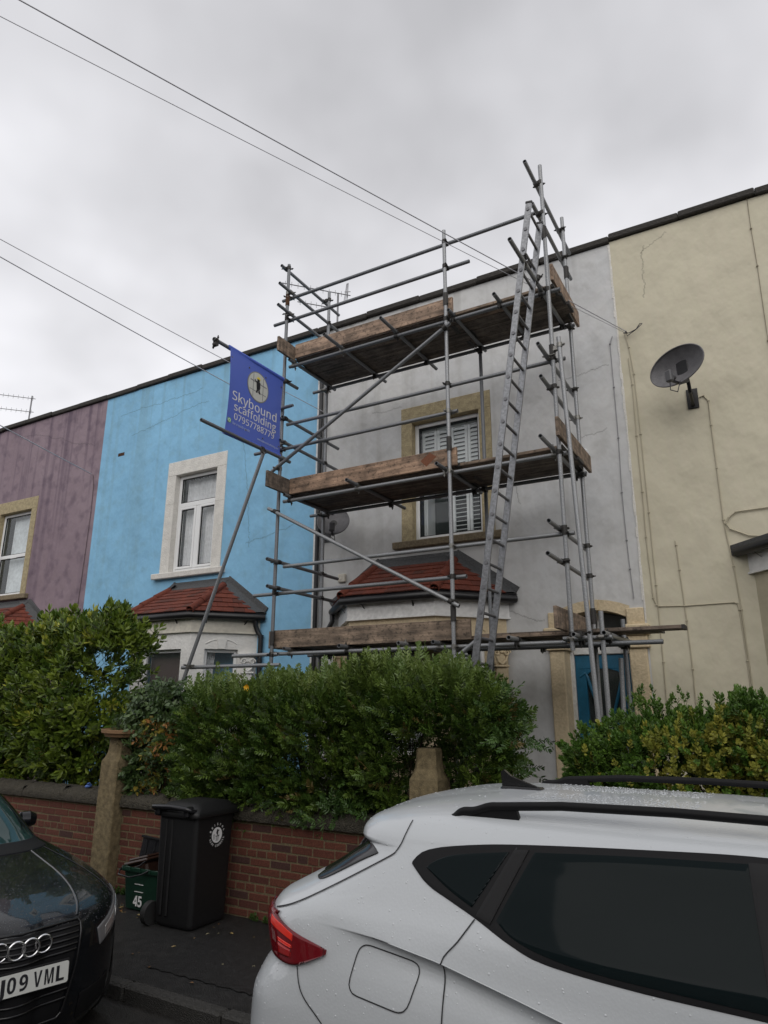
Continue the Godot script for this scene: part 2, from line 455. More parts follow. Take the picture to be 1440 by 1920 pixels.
# sash or casement window with stone surround; r = opening x0, y0, x1, y1
func window(h: Node3D, z: float, r: Array, side: float, head: float, stone: Material, sill_m: Material, style: String) -> void:
	var mb := Mb.new()
	var zf := z + 0.014; var zb := z - 0.2
	mb.bb(Vector3(r[0] - side, r[3], zb), Vector3(r[2] + side, r[3] + head, zf), 0.006)
	put("lintel", mb, stone, h)
	for s in [0, 1]:
		var xa: float = r[0] - side if s == 0 else r[2]
		var cuts := [r[1], lerpf(r[1], r[3], 0.34 + 0.06 * s), lerpf(r[1], r[3], 0.7 - 0.05 * s), r[3]]
		for q in 3:
			mb = Mb.new()
			mb.bb(Vector3(xa, cuts[q] + 0.0004, zb), Vector3(xa + side, cuts[q + 1] - 0.0004, zf - 0.001 - 0.0012 * (q % 2)), 0.003)
			put("jamb_stone", mb, stone, h)
	mb = Mb.new()
	mb.box(Vector3((r[0] + r[2]) / 2, r[1] - 0.055, z - 0.05), Vector3(r[2] - r[0] + 2 * side + 0.24, 0.105, 0.30), Basis(Vector3.RIGHT, 0.05), 0.012)
	put("sill", mb, sill_m, h)
	var w := Node3D.new(); w.name = "window"; h.add_child(w, true)
	var f := 0.065; var z1 := z - 0.16; var z2 := z - 0.1
	mb = Mb.new()
	mb.bb(Vector3(r[0], r[1], z1), Vector3(r[0] + f, r[3], z2), 0.008); mb.bb(Vector3(r[2] - f, r[1], z1), Vector3(r[2], r[3], z2), 0.008)
	mb.bb(Vector3(r[0] + f, r[1], z1), Vector3(r[2] - f, r[1] + f * 1.1, z2 - 0.001), 0.008); mb.bb(Vector3(r[0] + f, r[3] - f, z1), Vector3(r[2] - f, r[3], z2 - 0.001), 0.008)
	put("frame", mb, M.upvc, w)
	var panes := []
	var x0: float = r[0] + f; var x1: float = r[2] - f; var ya: float = r[1] + f * 1.1; var yb: float = r[3] - f
	if style == "casement":
		var tr := lerpf(ya, yb, 0.7); var mx := (x0 + x1) / 2
		mb = Mb.new()
		mb.bb(Vector3(x0, tr - 0.045, z1), Vector3(x1, tr + 0.045, z2 + 0.004), 0.008); mb.bb(Vector3(mx - 0.04, ya, z1), Vector3(mx + 0.04, tr - 0.045, z2 + 0.002), 0.008)
		put("mullion", mb, M.upvc, w)
		panes = [[x0, tr + 0.045, x1, yb], [x0, ya, mx - 0.04, tr - 0.045], [mx + 0.04, ya, x1, tr - 0.045]]
		for q in [1, 2]:
			mb = Mb.new()
			var p: Array = panes[q]; var e := 0.045
			mb.bb(Vector3(p[0], p[1], z1), Vector3(p[0] + e, p[3], z2 + 0.012), 0.006); mb.bb(Vector3(p[2] - e, p[1], z1), Vector3(p[2], p[3], z2 + 0.012), 0.006)
			mb.bb(Vector3(p[0] + e, p[1], z1), Vector3(p[2] - e, p[1] + e, z2 + 0.011), 0.006); mb.bb(Vector3(p[0] + e, p[3] - e, z1), Vector3(p[2] - e, p[3], z2 + 0.011), 0.006)
			put("sash", mb, M.upvc, w)
			panes[q] = [p[0] + e, p[1] + e, p[2] - e, p[3] - e]
	elif style == "sash":
		var tr := lerpf(ya, yb, 0.47)
		mb = Mb.new()
		mb.bb(Vector3(x0, tr - 0.04, z1), Vector3(x1, tr + 0.04, z2 + 0.004), 0.008)
		mb.bb(Vector3((x0 + x1) / 2 - 0.1, tr - 0.05, z2 + 0.004), Vector3((x0 + x1) / 2 + 0.1, tr - 0.03, z2 + 0.02), 0.004)
		put("mullion", mb, M.upvc, w)
		panes = [[x0, tr + 0.04, x1, yb], [x0, ya, x1, tr - 0.04]]
	else:
		panes = [[x0, ya, x1, yb]]
	for p in panes:
		mb = Mb.new()
		mb.bb(Vector3(p[0], p[1], z1 + 0.028), Vector3(p[0] + 0.012, p[3], z1 + 0.05)); mb.bb(Vector3(p[2] - 0.012, p[1], z1 + 0.028), Vector3(p[2], p[3], z1 + 0.05))
		mb.bb(Vector3(p[0] + 0.012, p[1], z1 + 0.028), Vector3(p[2] - 0.012, p[1] + 0.012, z1 + 0.05)); mb.bb(Vector3(p[0] + 0.012, p[3] - 0.012, z1 + 0.028), Vector3(p[2] - 0.012, p[3], z1 + 0.05))
		put("seal", mb, M.dark, w)
		mb = Mb.new()
		mb.quad(Vector3(p[0], p[1], z1 + 0.036), Vector3(p[2], p[1], z1 + 0.036), Vector3(p[2], p[3], z1 + 0.036), Vector3(p[0], p[3], z1 + 0.036))
		put("pane", mb, M.glass, w)
	if style == "shutters":
		shutters(w, x0, x1, ya, yb, z1 - 0.07)
		return
	# net curtain in folds, or a roller blind, just inside
	var rows := []
	var lo := ya - 0.02
	for j in 2:
		var row := PackedVector3Array()
		for i in 61:
			var x := lerpf(x0 + (0.12 if style == "sash" else 0.02), x1, i / 60.0)
			var fold := 0.018 * sin(i * 1.3) + 0.012 * sin(i * 0.53 + 1.0) if style == "casement" else 0.002 * sin(i * 0.2)
			row.append(Vector3(x, lo if j == 0 else yb + 0.02, z1 - 0.1 + fold))
		rows.append(row)
	mb = Mb.new()
	mb.grid(rows, Vector3((x0 + x1) / 2, (ya + yb) / 2, z1 - 5.0))
	put("curtain" if style == "casement" else "roller_blind", mb, M.curtain if style == "casement" else M.blind, w)

# white plantation shutters: four leaves, the lower half of the left pair folded open
func shutters(w: Node3D, x0: float, x1: float, ya: float, yb: float, z: float) -> void:
	var xs := [x0, lerpf(x0, x1, 0.26), lerpf(x0, x1, 0.5), lerpf(x0, x1, 0.78), x1]
	var mid := lerpf(ya, yb, 0.46)
	for i in 4:
		for tier in 2:
			if tier == 0 and i < 2: continue
			var a: float = xs[i] + 0.004; var b: float = xs[i + 1] - 0.004
			var y0 := ya if tier == 0 else mid + 0.004; var y1 := mid - 0.004 if tier == 0 else yb
			var e := 0.042
			var mb := Mb.new()
			mb.bb(Vector3(a, y0, z - 0.014), Vector3(a + e, y1, z + 0.014), 0.003); mb.bb(Vector3(b - e, y0, z - 0.014), Vector3(b, y1, z + 0.014), 0.003)
			mb.bb(Vector3(a + e, y0, z - 0.013), Vector3(b - e, y0 + e, z + 0.013)); mb.bb(Vector3(a + e, y1 - e, z - 0.013), Vector3(b - e, y1, z + 0.013))
			put("shutter_frame", mb, M.shutter, w)
			var k := int((y1 - y0 - 2 * e) / 0.062)
			for s in k:
				mb = Mb.new()
				var tilt := -0.95 if tier == 1 else -0.35
				mb.box(Vector3((a + b) / 2, lerpf(y0 + e, y1 - e, (s + 0.5) / k), z), Vector3(b - a - 2 * e, 0.008, 0.072), Basis(Vector3.RIGHT, -tilt), 0.002)
				put("slat", mb, M.shutter, w)
	# the folded pair stands edge-on at the left
	var mb2 := Mb.new()
	mb2.bb(Vector3(x0 + 0.004, ya, z - 0.3), Vector3(x0 + 0.03, mid - 0.004, z - 0.02)); mb2.bb(Vector3(x0 + 0.034, ya, z - 0.28), Vector3(x0 + 0.06, mid - 0.006, z - 0.03))
	put("folded_shutter", mb2, M.shutter, w)

# outline of a bay pushed out by d; its two ends stay on the house wall
func bay_offset(p: Array, d: float, z: float) -> Array:
	var l := []
	for i in 3:
		var a: Vector2 = p[i]; var b: Vector2 = p[i + 1]
		var e := (b - a).normalized()
		var m := Vector2(-e.y, e.x)
		if m.dot((a + b) / 2 - Vector2((p[0].x + p[3].x) / 2, z)) < 0: m = -m
		l.append([a + m * d, e])
	var out := []
	var wall := [Vector2(0, z), Vector2(1, 0)]
	for q in [[wall, l[0]], [l[0], l[1]], [l[1], l[2]], [l[2], wall]]:
		out.append(Geometry2D.line_intersects_line(q[0][0], q[0][1], q[1][0], q[1][1]))
	return out

func bay_ring(mb: Mb, p: Array, d0: float, d1: float, y0: float, y1: float, z: float) -> void:
	var a := bay_offset(p, d0, z); var b := bay_offset(p, d1, z)
	for i in 3:
		var b0: Vector2 = b[i]; var b1: Vector2 = b[i + 1]; var a0: Vector2 = a[i]; var a1: Vector2 = a[i + 1]
		mb.quad(Vector3(b0.x, y0, b0.y), Vector3(b1.x, y0, b1.y), Vector3(b1.x, y1, b1.y), Vector3(b0.x, y1, b0.y))
		mb.quad(Vector3(a0.x, y0, a0.y), Vector3(a1.x, y0, a1.y), Vector3(b1.x, y0, b1.y), Vector3(b0.x, y0, b0.y))
		mb.quad(Vector3(a0.x, y1, a0.y), Vector3(b0.x, y1, b0.y), Vector3(b1.x, y1, b1.y), Vector3(a1.x, y1, a1.y))

# canted bay window: walls, three windows, fascia, gutter, tiled hipped roof
func bay(h: Node3D, cx: float, z: float, wall_m: Material, fascia_m: Material, ye: float, tiled: bool, blind_m: Material) -> void:
	var p := [Vector2(cx - 1.31, z), Vector2(cx - 0.645, z + 0.80), Vector2(cx + 0.645, z + 0.80), Vector2(cx + 1.31, z)]
	var y0 := 0.35; var yt := ye - 0.06
	var mb: Mb
	for i in 3:
		var a := Vector3(p[i].x, 0, p[i].y); var b := Vector3(p[i + 1].x, 0, p[i + 1].y)
		var ex := (b - a).normalized(); var ez := ex.cross(Vector3.UP)
		var bs := Basis(ex, Vector3.UP, ez); var L := (b - a).length()
		var op := 0.9 if i == 1 else 0.52
		var o0 := (L - op) / 2 + (0.0 if i == 1 else (0.04 if i == 0 else -0.04)); var o1 := o0 + op
		var oy0 := 1.35; var oy1 := ye - 0.54
		mb = Mb.new()
		for q in [[0.0, o0, y0, yt], [o1, L, y0, yt], [o0, o1, y0, oy0], [o0, o1, oy1, yt]]:
			mb.box(a + bs * Vector3((q[0] + q[1]) / 2, (q[2] + q[3]) / 2, -0.07), Vector3(q[1] - q[0], q[3] - q[2], 0.14), bs)
		put("bay_wall", mb, wall_m, h)
		# sill, label mould over the opening
		mb = Mb.new()
		mb.box(a + bs * Vector3((o0 + o1) / 2, oy0 - 0.04, 0.0), Vector3(op + 0.12, 0.08, 0.16), bs, 0.01)
		put("bay_sill", mb, wall_m, h)
		var mould: bool = i != 1 or wall_m == M.stone_bay
		var r: float = op * 0.85
		var cy: float = oy1 + 0.155 - r
		for s in ([-1.0, 1.0] if mould else []):
			var row := []
			for k in 9:
				var t: float = deg_to_rad(lerpf(8.0, 33.0, k / 8.0)) * s
				row.append(a + bs * Vector3((o0 + o1) / 2 + sin(t) * r, cy + cos(t) * r, 0.002))
			mb = Mb.new()
			mb.path(row, 0.009, 6)
			put("label_mould", mb, wall_m, h)
		mb = Mb.new()
		var kx := (o0 + o1) / 2
		mb.prism(PackedVector2Array([Vector2(-0.055, oy1 + 0.005), Vector2(0.055, oy1 + 0.005), Vector2(0.08, oy1 + 0.165), Vector2(-0.08, oy1 + 0.165)]), Transform3D(bs, a + bs * Vector3(kx, 0, 0)), 0.022)
		if mould: put("keystone", mb, wall_m, h)
		var w := Node3D.new(); w.name = "bay_window"; h.add_child(w, true)
		mb = Mb.new()
		var f := 0.05
		for q in [[o0, o0 + f, oy0, oy1], [o1 - f, o1, oy0, oy1], [o0 + f, o1 - f, oy0, oy0 + f], [o0 + f, o1 - f, oy1 - f, oy1]]:
			mb.box(a + bs * Vector3((q[0] + q[1]) / 2, (q[2] + q[3]) / 2, -0.1), Vector3(q[1] - q[0], q[3] - q[2], 0.05), bs, 0.006)
		put("frame", mb, M.upvc, w)
		mb = Mb.new()
		mb.quad(a + bs * Vector3(o0 + f, oy0 + f, -0.1), a + bs * Vector3(o1 - f, oy0 + f, -0.1), a + bs * Vector3(o1 - f, oy1 - f, -0.1), a + bs * Vector3(o0 + f, oy1 - f, -0.1))
		put("pane", mb, M.glass, w)
		mb = Mb.new()
		if blind_m == M.shutter:
			for s in 26:
				mb.box(a + bs * Vector3((o0 + o1) / 2, lerpf(oy0, oy1, (s + 0.5) / 26), -0.2), Vector3(op - 0.04, 0.008, 0.05), bs * Basis(Vector3.RIGHT, 0.3))
			put("slatted_blind", mb, M.shutter, w)
		else:
			# half drawn blind or tied curtain
			var rows := []
			for j in 9:
				var row := PackedVector3Array()
				for q in 25:
					var t := q / 24.0
					var sw := 1.0 if i == 1 else lerpf(0.55, 1.0, absf(j / 8.0 - 0.3))
					row.append(a + bs * Vector3(lerpf(o0, o0 + op * (0.78 if i == 1 else 0.45) * sw, t), lerpf(oy0, oy1, j / 8.0), -0.24 + (0.0 if i == 1 else 0.016 * sin(q * 1.7))))
				rows.append(row)
			mb.grid(rows, a + bs * Vector3(L / 2, 2, -4))
			put("bay_blind" if i == 1 else "bay_curtain", mb, M.brown_blind if i == 1 else M.curtain, w)
	# carved pilaster capital by the house wall, one each side
	for s in ([-1.0, 1.0] if tiled else []):
		mb = Mb.new()
		var a := Vector3(cx + s * 1.255, 0, z + 0.14); var yy := ye - 0.60
		var ex := Vector3(-0.66 * s, 0, 0.74).normalized(); var ez := ex.cross(Vector3.UP) * (1.0 if ex.cross(Vector3.UP).x * s > 0 else -1.0)
		var bs := Basis(ez.cross(Vector3.UP) * -1.0, Vector3.UP, ez)
		mb.box(a + bs * Vector3(0, (yy - 0.32 + y0) / 2, 0.0), Vector3(0.15, yy - 0.32 - y0, 0.07), bs, 0.008)
		mb.box(a + bs * Vector3(0, yy - 0.30, 0.01), Vector3(0.2, 0.03, 0.1), bs, 0.008)
		mb.box(a + bs * Vector3(0, yy - 0.03, 0.012), Vector3(0.27, 0.055, 0.13), bs, 0.01)
		mb.box(a + bs * Vector3(0, yy - 0.1, 0.005), Vector3(0.2, 0.1, 0.09), bs, 0.02)
		mb.box(a + bs * Vector3(0, yy - 0.21, 0.0), Vector3(0.16, 0.16, 0.075), bs, 0.02)
		for q in [-1.0, 1.0]:
			var ring := []
			for k in 15: ring.append(a + bs * Vector3(q * 0.07 + cos(k * 0.55) * (0.05 - k * 0.0026), yy - 0.13 + sin(k * 0.55) * (0.05 - k * 0.0026), 0.055))
			mb.path(ring, 0.012, 6)
			mb.path([a + bs * Vector3(q * 0.08, yy - 0.17, 0.05), a + bs * Vector3(q * 0.055, yy - 0.24, 0.045), a + bs * Vector3(0, yy - 0.28, 0.045)], 0.014, 6)
		put("capital", mb, wall_m, h)
	# fascia and dentil line
	mb = Mb.new(); bay_ring(mb, p, 0.0, 0.035, ye - 0.27, ye - 0.03, z); put("fascia", mb, fascia_m, h)
	mb = Mb.new(); bay_ring(mb, p, 0.0, 0.05, ye - 0.29, ye - 0.268, z); put("fascia_bead", mb, fascia_m, h)
	mb = Mb.new(); bay_ring(mb, p, -0.3, 0.085, ye - 0.035, ye - 0.012, z); put("soffit", mb, M.black_plastic, h)
	# gutter with brackets
	var g := bay_offset(p, 0.115, z)
	mb = Mb.new()
	mb.path([Vector3(g[0].x, ye - 0.03, g[0].y + 0.02), Vector3(g[1].x, ye - 0.03, g[1].y), Vector3(g[2].x, ye - 0.03, g[2].y), Vector3(g[3].x, ye - 0.03, g[3].y + 0.02)], 0.056, 12)
	for i in 3:
		for t in [0.22, 0.78]:
			var q: Vector2 = (g[i] as Vector2).lerp(g[i + 1], t); var q2: Vector2 = (p[i] as Vector2).lerp(p[i + 1], t)
			mb.prism(PackedVector2Array([Vector2(0, 0), Vector2(q.distance_to(q2), 0), Vector2(q.distance_to(q2), 0.03), Vector2(0, -0.09)]), Transform3D(Basis(Vector3(q.x - q2.x, 0, q.y - q2.y).normalized(), Vector3.UP, Vector3(q.x - q2.x, 0, q.y - q2.y).normalized().cross(Vector3.UP)), Vector3(q2.x, ye - 0.09, q2.y)), 0.025)
	put("gutter", mb, M.black_plastic, h)
	var e2 := bay_offset(p, 0.135, z)
	var E := []
	for q in e2: E.append(Vector3(q.x, ye + 0.03, q.y))
	var rise := 0.63 if tiled else 0.22
	var T := [Vector3(cx - 0.62, ye + rise, z), Vector3(cx + 0.62, ye + rise, z)]
	if not tiled:
		mb = Mb.new()
		mb.quad(E[1], E[2], T[1], T[0]); mb.ftri(E[0], E[1], T[0]); mb.ftri(E[2], E[3], T[1])
		put("bay_roof", mb, M.black_plastic, h)
		mb = Mb.new(); bay_ring(mb, p, 0.08, 0.16, ye - 0.06, ye + 0.06, z); put("felt_edge", mb, M.lead, h)
		return
	mb = Mb.new()
	mb.quad(E[1], E[2], T[1], T[0]); mb.ftri(E[0], E[1], T[0]); mb.ftri(E[2], E[3], T[1])
	var roof := put("bay_roof", mb, M.dark, h)
	var faces := [[E[0], E[1], T[0], T[0], 0], [E[1], E[2], T[1], T[0], 1], [E[2], E[3], T[1], T[1], 2]]
	for fc in faces:
		var A: Vector3 = fc[0]; var B: Vector3 = fc[1]; var C: Vector3 = fc[2]; var D: Vector3 = fc[3]
		var ex := (B - A).normalized()
		var n := (B - A).cross(D - A).normalized()
		if n.y < 0: n = -n
		var N := 7; var t_end := 0.86 if fc[4] == 1 else 1.0
		# lead against the wall on the side slopes takes a strip of the face
		var inset := 0.17
		for k in N:
			var t0 := t_end * k / N; var t1 := t_end * (k + 1) / N
			var l0 := 0.0; var r0 := (B - A).length(); var sl := (D - A).dot(ex); var sr := (C - B).dot(ex)
			var la := l0 + sl * t0; var lb := l0 + sl * t1; var ra := r0 + sr * t0; var rb := r0 + sr * t1
			if fc[4] == 0: la += inset; lb += inset
			if fc[4] == 2: ra -= inset; rb -= inset
			var up := ((D - A) - ex * sl)
			var lift := 0.022 + rng.randf_range(0, 0.003)
			var s := floorf(la / 0.172) * 0.172 - (0.086 if k % 2 else 0.0)
			while s < maxf(ra, rb):
				var a0 := clampf(s + 0.002, la, ra); var a1 := clampf(s + 0.17, la, ra); var b0 := clampf(s + 0.002, lb, maxf(lb, rb)); var b1 := clampf(s + 0.17, lb, maxf(lb, rb))
				s += 0.172
				if a1 - a0 < 0.012 and b1 - b0 < 0.012: continue
				var jit := n * rng.randf_range(-0.003, 0.003)
				var p0 := A + ex * a0 + up * t0 + n * lift + jit; var p1 := A + ex * a1 + up * t0 + n * lift + jit
				var p2 := A + ex * b1 + up * (t1 + 0.02) + n * 0.008; var p3 := A + ex * b0 + up * (t1 + 0.02) + n * 0.008
				var tm := Mb.new()
				tm.quad(p0, p1, p2, p3)
				tm.quad(p0 - n * 0.014, p1 - n * 0.014, p1, p0)
				tm.quad(p0 - n * 0.014, p0, p3, p3 - n * 0.008); tm.quad(p1 - n * 0.014, p2 - n * 0.008, p2, p1)
				put("roof_tile", tm, M.tiles[rng.randi() % 4 if rng.randf() < 0.6 else 0], roof)
	# lead: strip along the top, up the wall and down both abutments
	mb = Mb.new()
	var fu: Vector3 = (E[1] as Vector3).lerp(T[0], 0.84) + Vector3(0, 0.022, 0.0); var fv: Vector3 = (E[2] as Vector3).lerp(T[1], 0.84) + Vector3(0, 0.022, 0.0)
	mb.quad(fu, fv, T[1] + Vector3(0, 0.03, 0.03), T[0] + Vector3(0, 0.03, 0.03))
	mb.quad(fu - Vector3(0, 0.02, 0), fv - Vector3(0, 0.02, 0), fv, fu)
	mb.bb(T[0] + Vector3(-0.03, -0.02, 0.0), T[1] + Vector3(0.03, 0.075, 0.03), 0.005)
	for q in [[E[0], T[0], E[1]], [E[3], T[1], E[2]]]:
		var A: Vector3 = q[0]; var B: Vector3 = q[1]; var C: Vector3 = q[2]
		var inw := (C - A).normalized()
		var up2 := Vector3(0, 0.03, 0)
		var rows := []
		for j in 4:
			var row := PackedVector3Array()
			for i in 13:
				var t := i / 12.0
				row.append(A.lerp(B, t) + inw * (0.24 * j / 3.0 * (1.0 - 0.25 * t)) + up2 * (1.0 - 0.5 * j / 3.0) + Vector3(0, 0.004 * sin(i * 2.1 + j), 0.008))
			rows.append(row)
		mb.grid(rows, Vector3(cx, ye - 2.0, z - 1.0))
		var dd := (B - A).normalized(); var no := Vector3(-dd.y, dd.x, 0)
		if no.y < 0: no = -no
		mb.bar(A + Vector3(0, 0.05, 0.014), B + Vector3(0, 0.05, 0.014), 0.03, 0.11, no, 0.004)
	put("lead_flashing", mb, M.lead, h)
	for q in [[E[1], T[0]], [E[2], T[1]]]:
		for k in 3:
			var a: Vector3 = (q[0] as Vector3).lerp(q[1], 0.0 + k * 0.28); var b: Vector3 = (q[0] as Vector3).lerp(q[1], k * 0.28 + 0.3)
			mb = Mb.new()
			mb.tube(a + Vector3(0, 0.012, 0), b + Vector3(0, 0.004, 0), 0.066 + 0.004 * (k % 2), 14, 0.012, 0.06)
			put("hip_tile", mb, M.tiles[0], roof)

func cable(called: String, label: String, pts: Array, r: float, m: Material, clips := true, category := "cable", group := "") -> void:
	var mb := Mb.new()
	mb.path(pts, r, 6)
	if not clips:
		tag(put(called, mb, m, self), label, category, group)
		return
	var o := thing(called, label, category, pts[pts.size() - 1], group)
	put("lead", mb, m, o)
	for i in range(1, pts.size() - 1):
		var c := Mb.new()
		c.box(pts[i] + Vector3(0, 0, 0.002), Vector3(0.026, 0.014, 0.018), Basis.IDENTITY, 0.003)
		put("clip", c, m, o)

func xy(l: Array, z: float) -> Array:
	var o := []
	for i in range(0, l.size(), 2): o.append(Vector3(l[i], l[i + 1], z))
	return o

func houses() -> void:
	M.render_bumps = bumps(91, 0.02, 5, 2.0, 512)
	var S := Color(1, 1, 1)
	# paint of each front (srgb of the base reflectance)
	var purple := render_mat(101, lin(0.235, 0.175, 0.205), lin(0.12, 0.085, 0.115), lin(0.27, 0.205, 0.235), 1.0, 0.9, [[-14.6, 7.9, -12.0, 7.2]], [[-13.8, 4.1], [-15.1, 4.1]], -17.3, -11.77, 0.3, 8.19)
	var blue := render_mat(111, lin(0.22, 0.46, 0.67), lin(0.20, 0.38, 0.50), lin(0.25, 0.52, 0.75), 0.8, 0.7, [[-7.9, 6.6, -7.7, 4.5], [-11.3, 7.7, -9.0, 7.8], [-7.7, 4.6, -6.6, 4.9], [-10.9, 7.2, -8.8, 7.4]], [], -11.77, -6.287, 0.3, 8.19)
	var grey := render_mat(121, lin(0.535, 0.54, 0.54), lin(0.43, 0.428, 0.415), lin(0.58, 0.578, 0.565), 0.9, 0.85, [[-2.1, 5.35, -1.6, 5.43], [-2.9, 4.9, -2.85, 4.6], [-5.2, 6.45, -4.67, 6.4], [-2.6, 3.0, -3.1, 3.15], [-2.2, 6.3, -1.5, 6.35]], [[-3.2, 4.15], [-4.75, 4.15], [-4.9, 7.9], [-4.1, 7.8], [-5.2, 7.7]], -6.287, -1.352, 0.3, 8.19)
	var cream := render_mat(131, lin(0.555, 0.515, 0.395), lin(0.51, 0.475, 0.365), lin(0.57, 0.53, 0.405), 0.5, 0.3, [[-0.9, 8.0, -0.95, 7.2], [-0.95, 7.9, -0.6, 8.1]], [], -1.352, 4.1, 0.3, 8.215)

	# --- purple
	var h := house("purple_house", "purple rendered house at the left end of the row", -17.3, -11.77, 8.19, FZ, purple, [[-15.25, 4.18, -13.78, 6.34]])
	window(h, FZ, [-15.05, 4.18, -13.9, 6.07], 0.18, 0.27, M.stone, M.stone_sill, "sash")
	bay(h, -14.15, FZ, M.stone_bay, M.fascia, 3.33, true, M.curtain)
	# --- blue
	h = house("blue_house", "sky blue rendered house with white window surround behind the banner", -11.77, -6.287, 8.19, FZ, blue, [[-9.74, 4.24, -8.27, 6.385], [-11.25, 6.8, -11.06, 6.87]])
	window(h, FZ, [-9.51, 4.24, -8.47, 6.11], 0.22, 0.275, M.stone_white, M.stone_white, "casement")
	bay(h, -8.65, FZ, M.render_white, M.fascia, 3.33, true, M.curtain)
	var mb := Mb.new()
	mb.bb(Vector3(-11.25, 6.8, FZ - 0.06), Vector3(-11.06, 6.87, FZ - 0.02))
	for k in 4: mb.bb(Vector3(-11.24 + k * 0.047, 6.803, FZ - 0.02), Vector3(-11.21 + k * 0.047, 6.867, FZ + 0.004))
	put("air_brick", mb, M.rust, h)
	mb = Mb.new()
	mb.path([Vector3(-7.3, 3.28, FZ + 0.12), Vector3(-7.3, 3.16, FZ + 0.1), Vector3(-7.27, 3.06, FZ + 0.07), Vector3(-7.22, 3.0, FZ + 0.06), Vector3(-7.22, 2.0, FZ + 0.06), Vector3(-7.22, 0.4, FZ + 0.06)], 0.04, 10)
	for y in [2.97, 2.2, 1.2]: mb.tube(Vector3(-7.22, y, FZ + 0.06), Vector3(-7.22, y + 0.05, FZ + 0.06), 0.047, 10)
	put("downpipe", mb, M.black_plastic, h)
	# --- grey
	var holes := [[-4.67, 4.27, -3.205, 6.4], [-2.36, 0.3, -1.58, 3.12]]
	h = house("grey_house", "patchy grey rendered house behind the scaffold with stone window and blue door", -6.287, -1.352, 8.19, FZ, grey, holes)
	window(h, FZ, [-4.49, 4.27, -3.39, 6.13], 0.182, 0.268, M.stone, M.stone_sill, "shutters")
	bay(h, -4.42, FZ, M.stone_bay, M.fascia_white, 3.34, true, M.shutter)
	mb = Mb.new()
	mb.path([Vector3(-5.86, 3.30, FZ + 0.05), Vector3(-5.84, 3.16, FZ + 0.07), Vector3(-5.9, 3.06, FZ + 0.07), Vector3(-6.02, 3.0, FZ + 0.06), Vector3(-6.17, 2.96, FZ + 0.06)], 0.04, 10)
	mb.path([Vector3(-6.17, 8.0, FZ + 0.06), Vector3(-6.17, 5.0, FZ + 0.06), Vector3(-6.17, 0.4, FZ + 0.06)], 0.036, 10)
	put("downpipe", mb, M.black_plastic, h)
	mb = Mb.new()
	mb.bb(Vector3(-6.262, 0.4, FZ + 0.001), Vector3(-6.225, 7.2, FZ + 0.035), 0.004)
	put("cover_strip", mb, M.fascia_white, h)
	mb = Mb.new()
	mb.bb(Vector3(-5.775, 3.755, FZ), Vector3(-5.64, 3.885, FZ + 0.05), 0.012); mb.bb(Vector3(-5.745, 3.79, FZ + 0.05), Vector3(-5.69, 3.85, FZ + 0.056), 0.002)
	put("junction_box", mb, M.fascia, h)
	mb = Mb.new()
	mb.prism(rounded(-0.035, -0.1, 0.035, 0.1, 0.03), Transform3D(Basis(Vector3.BACK, -0.12), Vector3(-1.915, 5.12, FZ)), 0.07)
	mb.prism(rounded(-0.02, -0.06, 0.02, 0.03, 0.018), Transform3D(Basis(Vector3.BACK, -0.12), Vector3(-1.915, 5.12, FZ + 0.07)), 0.006)
	put("alarm_box", mb, M.upvc, h)
	# rendered edge towards the cream house
	mb = Mb.new()
	var yy := 2.95
	while yy < 8.15:
		var st := rng.randf_range(0.05, 0.16)
		mb.bb(Vector3(-1.352 - rng.randf_range(0.012, 0.03), yy, FZ + 0.001), Vector3(-1.352 + rng.randf_range(0.0, 0.008), minf(yy + st, 8.17), FZ + 0.009))
		yy += st
	put("paint_edge", mb, M.stone_white, h)
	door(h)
	# --- cream
	h = house("cream_house", "cream rendered house at the right edge with a large satellite dish", -1.352, 4.1, 8.215, FZ + 0.004, cream, [])
	bay(h, 1.16, FZ + 0.004, M.cream_wall, M.fascia_white, 3.69, false, M.curtain)

func rounded(x0: float, y0: float, x1: float, y1: float, r: float, k := 5) -> PackedVector2Array:
	var o := PackedVector2Array()
	for c in [[x1 - r, y0 + r, -90], [x1 - r, y1 - r, 0], [x0 + r, y1 - r, 90], [x0 + r, y0 + r, 180]]:
		for i in k + 1:
			var t := deg_to_rad(c[2] + 90.0 * i / k)
			o.append(Vector2(c[0] + cos(t) * r, c[1] + sin(t) * r))
	return o

